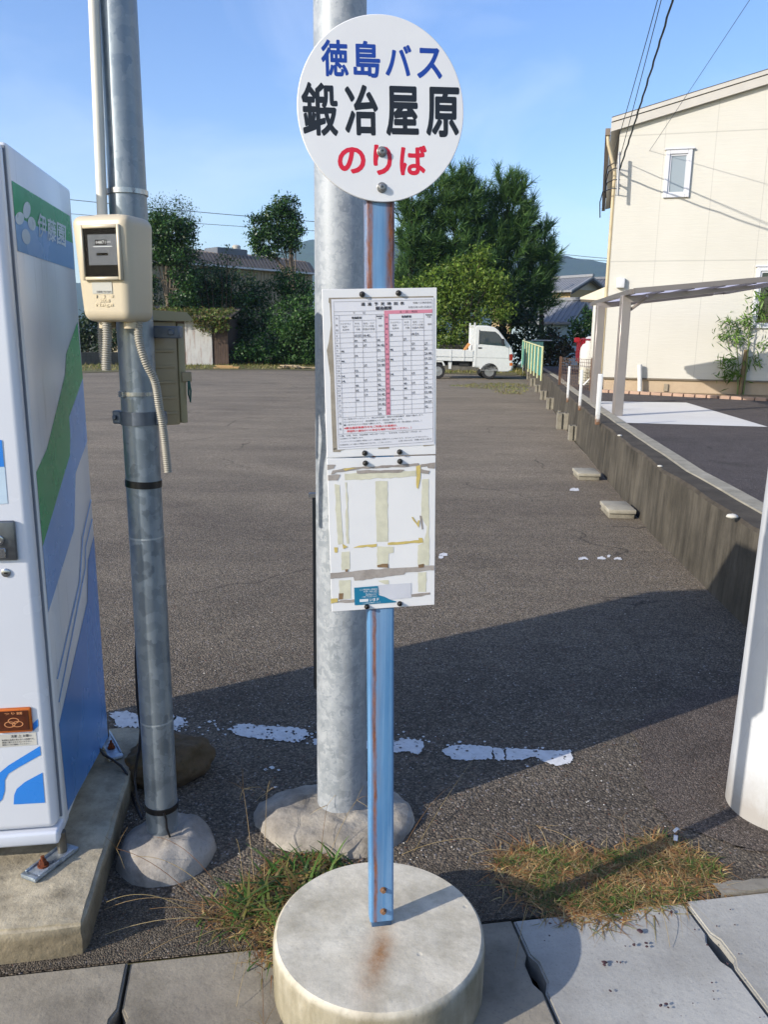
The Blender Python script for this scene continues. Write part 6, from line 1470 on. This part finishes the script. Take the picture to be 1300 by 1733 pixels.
# ------------------------------------------------------------------ parked car behind the house corner
cb_ = D(998, 618, 24.5); zc_ = dz
car = thing('parked_car', 'red hatchback with a white roof half hidden by the cream house', 'car', (cb_[0]+.75, 24.5, zc_), -.10)
def cprism(name, pts, y0, y1, m, par, bev=.0):
    bm = bmesh.new(); f = [bm.verts.new((a, y0, b)) for a, b in pts]; g = [bm.verts.new((a, y1, b)) for a, b in pts]; bm.faces.new(f); bm.faces.new(g[::-1])
    for i in range(len(pts)): bm.faces.new((f[i], g[i], g[(i+1) % len(pts)], f[(i+1) % len(pts)]))
    bmesh.ops.recalc_face_normals(bm, faces=bm.faces)
    if bev: bmesh.ops.bevel(bm, geom=bm.edges[:], offset=bev, segments=3, affect='EDGES')
    return MB().bm(bm).build(name, m, par, smooth=40, world=False)
ht_ = D(990, 569, 24.5)[2]-zc_
m_red = plain('red_car_paint', '#8e1420', .25, .1, .06, 3); m_wroof = plain('white_car_roof', '#c7c9cb', .25, 0, .03, 3)
cprism('body', [(-.72, .22), (.72, .22), (.75, .5), (.72, .95), (.62, ht_*.95), (-.62, ht_*.95), (-.72, .95), (-.75, .5)], 0, 3.3, m_red, car, .05)
cprism('roof', [(-.60, ht_*.90), (.60, ht_*.90), (.56, ht_*1.0), (-.56, ht_*1.0)], .05, 2.2, m_wroof, car, .03)
cprism('rear_window', [(-.56, .86), (.56, .86), (.48, ht_*.88), (-.48, ht_*.88)], -.012, .02, m_tglass, car)
for sx in (-1, 1): cprism('tail_light', [(sx*.60, .75), (sx*.71, .75), (sx*.63, ht_*.9), (sx*.55, ht_*.9)][::sx], -.02, .12, plain('tail_light_red', '#b30f1c', .15) if not bpy.data.materials.get('tail_light_red') else bpy.data.materials['tail_light_red'], car, .005)
for sx in (-1, 1): cprism('side_window', [(sx*.715, 1.0), (sx*.735, 1.0), (sx*.66, ht_*.88), (sx*.64, ht_*.88)][::sx], .4, 2.4, m_tglass, car)
cprism('wing_mirror', [(-.95, .9), (-.76, .9), (-.76, 1.06), (-.95, 1.06)], 2.2, 2.32, m_red, car, .02)
for sx in (-.62, .5):
    for yy in (.6, 2.7):
        T_ = Matrix.Translation((sx, yy, .27))@Matrix.Rotation(R_(90), 4, 'Y'); mb = MB(); mb.lathe([(.15, 0), (.26, 0), (.27, .02), (.27, .13), (.26, .15), (.15, .15)], 28, T_); mb.build('wheel', m_tblk, car, smooth=40, world=False)
# ------------------------------------------------------------------ houses far to the right
m_gtile = plain('grey_roof_tiles', '#5c5f66', .5, .1, .12, 6, .5, 30, bdist=.02); m_gtile2 = plain('pale_roof_tiles', '#7b7d80', .55, .1, .10, 6, .5, 30, bdist=.02); m_plast = plain('pale_plaster', '#b0aba0', .7, 0, .05, 2); m_bgrey = plain('blue_grey_sheet_wall', '#8ba0aa', .6, 0, .06, 2); m_tan = plain('tan_wall', '#a08a63', .7, 0, .08, 2); m_dtrim = plain('dark_timber_trim', '#2f2b2a', .6)
def gable(nm, label, px, Y, rz, w, L, hw_, hr, m_w, m_g, m_r, ov=.45):
    """ridge along local x; the gable end faces +x"""
    b = D(px, 600, Y); t = thing(nm, label, 'house', (b[0], Y, 0), rz, 'tiled houses in the distance')
    mb = MB(); mb.box(-L, 0, -w/2, w/2, 0, hw_); wl = mb.build('wall', m_w, t, world=False)
    mb = MB(); mb.prism([(-w/2, hw_+.002), (w/2, hw_+.002), (0, hr)], -L+.05, -.02, 'yz'); mb.build('gable_end', m_g, t, world=False)
    mb = MB(); k_ = (hr-hw_)/(w/2)
    for sy in (-1, 1):
        ed = [(0, hr+.02), (sy*(w/2+ov), hw_-k_*ov+.02), (sy*(w/2+ov), hw_-k_*ov+.14), (0, hr+.14)]; mb.prism(ed, -L-.3, ov, 'yz')
    for i in range(int((L+.3+ov)/.3)):                     # tile courses
        for sy in (-1, 1):
            x = -L-.3+i*.3; mb.prism([(0, hr+.141), (sy*(w/2+ov), hw_-k_*ov+.141), (sy*(w/2+ov), hw_-k_*ov+.175), (0, hr+.175)], x+.03, x+.15, 'yz')
    r = mb.build('roof', m_r, t, world=False)
    mb = MB(); mb.box(-L-.32, ov+.02, -.12, .12, hr+.14, hr+.32); mb.build('ridge', m_r, r, world=False)
    mb = MB()
    for sy in (-1, 1): mb.prism([(0, hr-.16), (sy*(w/2+ov), hw_-k_*ov-.16), (sy*(w/2+ov), hw_-k_*ov+.02), (0, hr+.02)], ov-.06, ov-.001, 'yz')
    mb.build('barge_board', m_dtrim, t, world=False)
    mb = MB(); mb.box(.001, .03, -w*.3, w*.3, hw_*.45, hw_*.8); mb.build('window', m_tglass, t, world=False)
    return t
zA_ = lambda y, Y: D(970, y, Y)[2]
gable('tiled_house', 'house with a dark tiled roof and white gable, left of the cream house', 985, 62, -R_(52), 3.6, 8, zA_(491, 62), zA_(472, 62), m_tan, m_plast, m_gtile2, .6)
gable('tiled_house', 'second dark tiled roof peeping out just left of the cream house wall', 1030, 72, -R_(30), 5, 9, zA_(494, 72), zA_(474, 72), m_tan, m_plast, m_gtile)
gable('low_house', 'low house with a pale grey roof and blue grey walls before the tiled houses', 978, 47, -R_(35), 3.2, 3.6, zA_(545, 47), zA_(513, 47), m_bgrey, m_bgrey, m_gtile2, .3)
gable('low_house', 'small blue roofed outbuilding beside the cream house corner', 1012, 50, -R_(20), 3, 3, zA_(540, 50), zA_(515, 50), m_bgrey, m_bgrey, m_gtile, .3)
for y, r, lab in ((457, 4.2, 'upper of two white satellite dishes against the hill'), (467, 3.6, 'lower of two white satellite dishes against the hill')):
    p = D(931-(y == 467), y, 60); mb = MB(); T_ = Matrix.Translation(p)@Matrix.Rotation(R_(70), 4, 'X'); R1 = r*60/F_PX; mb.lathe([(R1*.1, -.08), (R1*.6, -.05), (R1, .03), (R1*.97, .04), (R1*.55, -.02), (R1*.1, -.05)], 24, T_); sd = thing('satellite_dish', lab, 'dish', tuple(p), 0, 'dishes beside the tiled house'); mb.build('reflector', m_wroof, sd, smooth=60)
    mb = MB(); mb.tube([p+np.array([0, .05, 0]), p+np.array([0, .1, -1.5])], .03, 6); mb.build('mast', m_grey_br, sd, smooth=60)
# ------------------------------------------------------------------ bamboo by the house
bb = G(1254, 669, dz)
bam = thing('bamboo_plant', 'young bamboo with a cut stem against the cream wall of the house', 'bamboo', (bb[0], bb[1], dz))
mb = MB(); canes = [((1252, 668), (1262, 590), .038), ((1248, 668), (1246, 580), .012), ((1258, 668), (1268, 560), .014), ((1250, 668), (1234, 590), .008), ((1256, 668), (1282, 520), .010), ((1254, 668), (1276, 600), .008)]
tips = []
for (a, b, r) in canes[1:]:
    p0 = D(*a, bb[1]); p1 = D(*b, bb[1]+rng.normal(0, .3)); p0[2] = dz-.02; md = (p0+p1)/2+np.array([rng.normal(0, .04), 0, 0]); mb.tube([p0, md, p1, p1+(p1-md)*.5+np.array([.05, 0, 0])], [r, r*.9, r*.7, r*.3], 7)
    for f in np.linspace(.25, 1.25, 9): tips.append(p0+(p1-p0)*f)
mb.build('cane', plain('green_cane', '#6d7d45', .5, 0, .15, 4), bam, smooth=60)
mb = MB(); p0 = D(1252, 668, bb[1]); p0[2] = dz-.02; p1 = D(1264, 592, bb[1]); nseg = 9; P = [p0+(p1-p0)*i/nseg for i in range(nseg+1)]; mb.tube(P, [.045 if i % 2 else .040 for i in range(nseg+1)], 12); mb.build('cut_stem', plain('brown_cane', '#6b5a3c', .6, 0, .2, 6), bam, smooth=60)
lob = [(1288, 505, 16, 16), (1272, 525, 16, 18), (1262, 545, 14, 14), (1290, 540, 14, 18), (1236, 550, 12, 12), (1228, 570, 10, 8), (1248, 575, 16, 10), (1295, 580, 8, 16), (1232, 612, 10, 6), (1264, 560, 20, 14), (1240, 628, 8, 5), (1230, 637, 6, 4), (1275, 612, 8, 6)]
cc, dd = clumps(lob, bb[1], 55, .1); leaves('leaves', bam, cc, dd*np.array([1, 1, .2]), 16, .09, .15, L_bamboo, .16, droop=.35)
# ------------------------------------------------------------------ wires
m_wire = plain('dark_wire', '#1e2a2a', .5, 0, .1); m_wire2 = plain('faint_wire', '#3c4450', .5, 0, .1)
def wire(label, A_, B_, r, sag, m=m_wire, n=24, ripple=0., grp=None):
    A_, B_ = np.array(A_, float), np.array(B_, float); P = []
    for i in range(n+1):
        t = i/n; p = A_+(B_-A_)*t; p[2] -= sag*4*t*(1-t); p[0] += ripple*math.sin(i*2.1); p[2] += ripple*math.sin(i*1.3+1); P.append(p)
    mb = MB(); mb.tube(P, r, 6); tag(mb.build('wire', m, smooth=80), label, 'wire', grp)
a = ROOTM[house.name]@Vector((hp(1048, 293)[0], -.24, hp(1048, 293)[1])); b = ROOTM[house.name]@Vector((hp(1050, 268)[0], -.24, hp(1050, 268)[1]))
def through(a, px, py, Y, ext):
    e = D(px, py, Y); a = np.array(a); return a, a+(e-a)*ext
A_, B_ = through(a, 1135, 0, 11.5, 2.0); wire('thick dark service cable running from the cream house up over the car park', A_, B_, .015, .12, m_wire, 60, .006)
A_, B_ = through(b, 1117, 0, 11.5, 2.0); wire('thin wire just left of the thick service cable', A_, B_, .006, .10, m_wire)
b2 = b+Vector((-.12, 0, .06)); A_, B_ = through(b2, 1110, 0, 11.5, 2.0); wire('leftmost thin wire beside the thick service cable', A_, B_, .006, .12, m_wire)
e1_ = D(1165, 162, 17.8); A_, B_ = through(D(1070, 300, 17.3), 1268, 0, 12.0, 1.7); wire('faint single wire crossing the sky above the cream roof', A_, B_, .0045, .02, m_wire2)
wire('upper of two far wires crossing the sky on the left', D(-300, 290, 66), D(620, 382, 70), .028, .3, m_wire2); wire('lower of two far wires crossing the sky on the left', D(-300, 322, 66), D(620, 396, 70), .022, .3, m_wire2)
wire('upper far wire over the tiled houses', D(900, 424, 90), D(1060, 440, 90), .03, .1, m_wire2); wire('lower far wire over the tiled houses', D(900, 430, 90), D(1060, 444, 90), .03, .1, m_wire2)
# ------------------------------------------------------------------ hills
k = NT('forested_hill', .95); n_ = k.noise(.03, 8, .7); k.col(k.ramp(n_, (.3, '#1e3320'), (.55, '#2c4527'), (.75, '#3c5230'))); k.bump(k.noise(.05, 6, .7), .8, 8); m_hill = k.m
prof = [(-900, 480), (-300, 470), (100, 480), (330, 470), (400, 458), (440, 441), (470, 426), (500, 413), (530, 404), (580, 398), (640, 404), (720, 418), (800, 428), (870, 424), (920, 428), (950, 433), (975, 436), (1000, 441), (1040, 447), (1200, 460), (1700, 470)]
px_ = np.array([p[0] for p in prof], float); py_ = np.array([p[1] for p in prof], float)
nx, ny = 240, 26; V = []; HY0, HY1 = 1000., 1800.
for j in range(ny):
    t = j/(ny-1)
    for i in range(nx):
        x = -900+2600*i/(nx-1); top = D(x, np.interp(x, px_, py_), HY1); Yj = HY0+(HY1-HY0)*t
        X = top[0]*(Yj/HY1); hgt = top[2]*(t**1.35)*(1+.10*mn.noise(Vector((X*.006, Yj*.006, 0)))*(1-t)*2)
        hgt += 6*mn.noise(Vector((X*.03, Yj*.03, 2)))*t+2.5*mn.noise(Vector((X*.15, Yj*.15, 2)))*t
        V.append((X, Yj, hgt-1+.0))
for i in range(nx): X = V[(ny-1)*nx+i]; V.append((X[0]*1.2, HY1+500, -2))
fs = [(j*nx+i, j*nx+i+1, (j+1)*nx+i+1, (j+1)*nx+i) for j in range(ny) for i in range(nx-1)]
mb = MB(); mb.add(V, fs); tag(mb.build('hills', m_hill, smooth=60, base=False), kind='structure')
# ------------------------------------------------------------------ grass
G_mix = leafmat('dry_and_green_grass', '#55702a', '#7d7a3e', '#9c7f50', '#86603b', '#ab9264', '#7a5638', '#66702f', trans=.3, patch=5); G_green = leafmat('green_grass', '#34541c', '#486a26', '#5f7d36', '#80753f', '#6e5a38', trans=.3, patch=5)
G_dryg = leafmat('brown_matted_grass', '#a07c4e', '#bd9d66', '#7c5635', '#ad7746', '#cbb27f', '#74733a', '#946a42', trans=.25, patch=9)
G_dry = leafmat('dry_grass', '#a18c5d', '#b7a376', '#8c6f48', '#77522f', trans=.3, patch=5); G_far = leafmat('verge_grass', '#6d7a35', '#8f8a4f', '#a3935e', '#566b2a', '#7c6a42', trans=.3, patch=.5)
def blades(name, base, L, w, lean, m, label, cat='grass', kind='stuff', up=.6, segs=3, parent=None, bdir=None):
    n = len(base); th = rng.uniform(0, 2*math.pi, n); d = np.column_stack([np.cos(th), np.sin(th), np.zeros(n)])
    if bdir is not None: d = unit(d*.7+bdir)
    side = np.column_stack([-d[:, 1], d[:, 0], np.zeros(n)]); ln = lean*(.4+1.0*rng.random((n, 1))); V = []
    for i in range(segs+1):
        t = i/segs; h = L[:, None]*t
        P = base+np.array([0, 0, 1])*h*(up+.35*rng.random((n, 1))*0+.25)*(1-.45*t*ln)+d*h*ln*(.35+t)
        P[:, 2] = np.maximum(P[:, 2], base[:, 2]+.002*i)
        ww = w*(1-t**1.5*.92); V += [P-side*ww*.5, P+side*ww*.5]
    V = np.stack(V, 1); k_ = 2*(segs+1); idx = np.arange(n)[:, None, None]*k_+np.array([[2*i, 2*i+1, 2*i+3, 2*i+2] for i in range(segs)])[None]
    o = npmesh(name, V.reshape(-1, 3), idx.reshape(-1, 4), m, parent, base=None if parent is None else None)
    if parent is None: tag(o, label, cat, None, kind)
    return o
def inpoly(poly, n, z=0., soft=.0, gate=None):
    P = [G(*p)[:2] for p in poly]; P = np.array(P); lo, hi = P.min(0), P.max(0); out = []
    while len(out) < n:
        q = lo+(hi-lo)*rng.random(2); c = False; j = len(P)-1
        for i in range(len(P)):
            if (P[i, 1] > q[1]) != (P[j, 1] > q[1]) and q[0] < (P[j, 0]-P[i, 0])*(q[1]-P[i, 1])/(P[j, 1]-P[i, 1])+P[i, 0]: c = not c
            j = i
        if c:
            dn = mn.noise(Vector((q[0]*9, q[1]*9, 3)))*.5+.5
            if gate is not None:
                if mn.noise(Vector((q[0]*13, q[1]*13, 7)))*.5+.5 < gate-.18*rng.random(): continue
                out.append((q[0]+rng.normal(0, soft), q[1]+rng.normal(0, soft), z))
            elif rng.random() < .25+1.1*dn: out.append((q[0]+rng.normal(0, soft), q[1]+rng.normal(0, soft), z))
    return np.array(out)
right = [(845, 1455), (880, 1440), (940, 1440), (1000, 1450), (1060, 1440), (1105, 1415), (1135, 1418), (1165, 1440), (1200, 1455), (1224, 1485), (1205, 1505), (1160, 1525), (1100, 1540), (1040, 1560), (985, 1572), (940, 1560), (900, 1530), (865, 1510), (840, 1490)]
b_ = inpoly(right, 3300, .0, .018); blades('grass', b_, rng.uniform(.010, .042, len(b_)), .0052, 1.6, G_dryg, 'matted patch of brown and green grass in front of the white pole', up=.35)
b_ = inpoly(right, 2100, .0, .010, .62); blades('grass', b_, rng.uniform(.012, .036, len(b_)), .0036, 1.1, G_green, 'green tufts growing through the matted brown grass patch', up=.6)
b_ = inpoly(right, 420, .004, .03); blades('dry_grass', b_, rng.uniform(.02, .06, len(b_)), .0016, 1.5, G_dry, 'long dry straws lying through the matted grass patch', 'straw')
left = [(330, 1560), (370, 1520), (430, 1490), (470, 1455), (530, 1450), (585, 1465), (590, 1480), (545, 1490), (510, 1510), (480, 1550), (470, 1590), (465, 1640), (440, 1640), (430, 1590), (380, 1580)]
b_ = inpoly(left, 300, .0, .014); blades('weeds', b_, rng.uniform(.02, .06, len(b_)), .0058, 1.2, G_green, 'tuft of green weeds against the left of the round concrete base', 'weeds')
b_ = inpoly(left, 1900, .0, .018); blades('dry_grass', b_, rng.uniform(.008, .03, len(b_)), .0034, 1.6, G_dryg, 'brown matted grass around the green weeds beside the round base', 'grass')
# broad green blades leaning over the round base
p0 = np.vstack([np.array([G(x, y, .0)]*6)+rng.normal(0, .016, (6, 3)) for x, y in ((560, 1468), (575, 1478), (540, 1490), (520, 1500), (495, 1515), (588, 1474), (510, 1470), (470, 1500), (455, 1540), (480, 1480), (430, 1525), (475, 1590), (420, 1560))]); p0[:, 2] = .004
blades('weeds', p0, rng.uniform(.045, .11, len(p0)), .0105, 1.0, G_green, 'broad leaved weeds bending over the rim of the round concrete base', 'weeds', segs=5, up=.5)
# wiry seed stems
mb = MB(); rg = np.random.default_rng(21)
def stem(p, q, h, r=.0009, heads=0):
    p, q = np.array(p), np.array(q); md = (p+q)/2+np.array([0, 0, h]); pts = [p*(1-t)**2+2*md*t*(1-t)+q*t*t for t in np.linspace(0, 1, 12)]; mb.tube(pts, list(np.linspace(r, r*.6, 12)), 5)
    for _ in range(heads):
        d = unit(rg.normal(size=3)+np.array([0, 0, .6]))*rg.uniform(.04, .085); mb.tube([q, q+d*.5+np.array([0, 0, .004]), q+d], [r*.7, r*.6, r*.3], 4)
for (x, y), (x2, y2, z2), h, hd in [((430, 1500), (424, 1325, .16), .06, 7), ((420, 1510), (396, 1420, .17), .08, 0), ((445, 1500), (450, 1345, .12), .05, 5), ((400, 1540), (270, 1420, .12), .10, 0), ((390, 1550), (225, 1450, .10), .12, 0), ((380, 1555), (180, 1545, .05), .10, 0), ((400, 1560), (178, 1580, .02), .06, 0), ((420, 1560), (255, 1540, .05), .05, 0),
      ((360, 1560), (188, 1430, .16), .08, 3), ((350, 1560), (182, 1520, .10), .10, 0), ((560, 1470), (605, 1345, .12), .05, 4), ((540, 1480), (560, 1360, .10), .04, 3), ((430, 1590), (385, 1660, .01), .05, 0), ((440, 1600), (450, 1733, .02), .09, 5), ((435, 1600), (405, 1700, .01), .08, 0), ((450, 1580), (330, 1590, .02), .05, 0), ((420, 1570), (240, 1610, .01), .07, 0),
      ((690, 1430), (765, 1330, .06), .05, 0), ((700, 1440), (800, 1280, .05), .03, 0), ((680, 1450), (790, 1420, .02), .03, 2), ((870, 1440), (800, 1445, .01), .03, 3), ((1000, 1450), (930, 1400, .05), .04, 2), ((1060, 1440), (1052, 1390, .05), .03, 2), ((1190, 1470), (1240, 1435, .02), .03, 0), ((900, 1530), (870, 1640, .01), .04, 0), ((895, 1530), (880, 1620, -.05), .05, 0), ((1110, 1520), (1140, 1600, .01), .05, 0), ((930, 1440), (900, 1390, .06), .04, 3)]:
    for _ in range(1): stem(G(x+rg.normal(0, 5), y+rg.normal(0, 4)), G(x2+rg.normal(0, 7), y2+rg.normal(0, 6), z2), h, .0010, hd)
tag(mb.build('seed_stems', G_dry, smooth=80), 'wiry straw coloured seed stems splaying out of the weeds', 'weeds', None, 'stuff')
# verge and tufts far in the car park
def farpoly(poly, n, Lr, w, label, m=G_far):
    b_ = inpoly(poly, n, .0, .1); blades('verge_grass', b_, rng.uniform(*Lr, len(b_)), w, .7, m, label, 'grass')
mb = MB(); vq = [(-24, 27.2), (-12.5, 30.5), (-8.4, 34.8), (-4.2, 35.8), (2, 34.4), (5.2, 33.4), (7, 36), (7, 60), (-26, 60)]; mb.poly([(x, y, .006) for x, y in vq]); tag(mb.build('verge', asphalt('verge_earth', '#5d5a3a', '#6f6a45', '#8a7d55', 30, .7, .2), base=False), kind='structure')
farpoly([(310, 625), (420, 625), (540, 625), (640, 625), (640, 615), (540, 611), (420, 613), (310, 619)], 5200, (.06, .22), .03, 'yellowing grass on the verge in front of the shed and vines')
farpoly([(100, 630), (215, 627), (310, 624), (310, 617), (200, 615), (100, 618)], 1500, (.05, .25), .03, 'rough grass along the far kerb on the left')
farpoly([(760, 653), (800, 650), (850, 648), (885, 650), (895, 660), (880, 668), (850, 668), (840, 660), (800, 657)], 1500, (.02, .07), .022, 'thin grass growing through the asphalt before the truck')
farpoly([(735, 632), (800, 632), (880, 632), (885, 626), (735, 626)], 1200, (.04, .18), .03, 'grass along the far edge of the car park behind the truck')
farpoly([(868, 622), (890, 632), (893, 640), (872, 630)], 400, (.1, .3), .03, 'grass tuft between the truck and the net fence')
# ------------------------------------------------------------------ litter
mb = MB(); rg = np.random.default_rng(5); m_berry = plain('dried_berry', '#3a2226', .7, 0, .3, 60)
def crumb(p, r):
    bm = bmesh.new(); bmesh.ops.create_icosphere(bm, subdivisions=2, radius=1); sd = Vector(rg.uniform(0, 50, 3)); e_ = rg.uniform(.8, 1.7)
    for v in bm.verts: q_ = 1+.5*mn.noise(v.co*1.3+sd); v.co = Vector((v.co.x*r*q_*e_, v.co.y*r*q_, v.co.z*r*.6*q_))+Vector((p[0], p[1], p[2]))
    mb.bm(bm)
for _ in range(40): crumb(rp(rg.uniform(-.45, .42), rg.uniform(.02, .42), .012), rg.uniform(.0008, .0026))
for x, y, r in ((1023, 1632, .0048), (1048, 1629, .004), (1120, 1702, .0036), (1126, 1703, .0032), (1085, 1574, .0052), (1075, 1600, .005), (1094, 1600, .0036), (1136, 1541, .005), (1035, 1674, .0026)):
    for _ in range(2): crumb(G(x+rg.normal(0, 3), y+rg.normal(0, 2), .013), r*rg.uniform(.6, 1))
tag(mb.build('berry_litter', m_berry), 'dried dark berries and crumbs scattered on the pale gutter cover', 'litter', kind='stuff')
mb = MB(); p = G(1147, 1404, .03); 
for (dx, dy, dz_, a_) in ((0, 0, .0, .3), (-.012, -.02, -.012, 1.2)):
    q = p+np.array([dx, dy, dz_]); n2 = 5; 
    for i in range(n2):
        u0, u1 = -.014+.028*i/n2, -.014+.028*(i+1)/n2; f = lambda u: .006*math.cos(u*160); c_, s2 = math.cos(a_), math.sin(a_)
        mb.poly([(q[0]+u*c_-w*s2, q[1]+u*s2+w*c_, q[2]+f(u)) for u, w in ((u0, -.006), (u1, -.006), (u1, .006), (u0, .006))])
tag(mb.build('paper_scrap', plain('white_scrap', '#c9c7c2', .7)), 'crumpled white scrap caught at the top of the matted grass', 'litter')
# ------------------------------------------------------------------ the air
HAZE = True
if HAZE:
    mb = MB(); mb.box(-3300, 3300, -75, 3600, -1.6, 330); hz = mb.build('haze', [], base=False); hz.data.materials.clear()
    hm = bpy.data.materials.new('air'); hm.use_nodes = True; hm.node_tree.nodes.clear(); o_ = hm.node_tree.nodes.new('ShaderNodeOutputMaterial'); pv = hm.node_tree.nodes.new('ShaderNodeVolumePrincipled')
    pv.inputs['Color'].default_value = (.55, .75, 1.0, 1); pv.inputs['Density'].default_value = .00023; pv.inputs['Anisotropy'].default_value = .2
    hm.node_tree.links.new(pv.outputs[0], o_.inputs['Volume']); hz.data.materials.append(hm); tag(hz, kind='stuff')
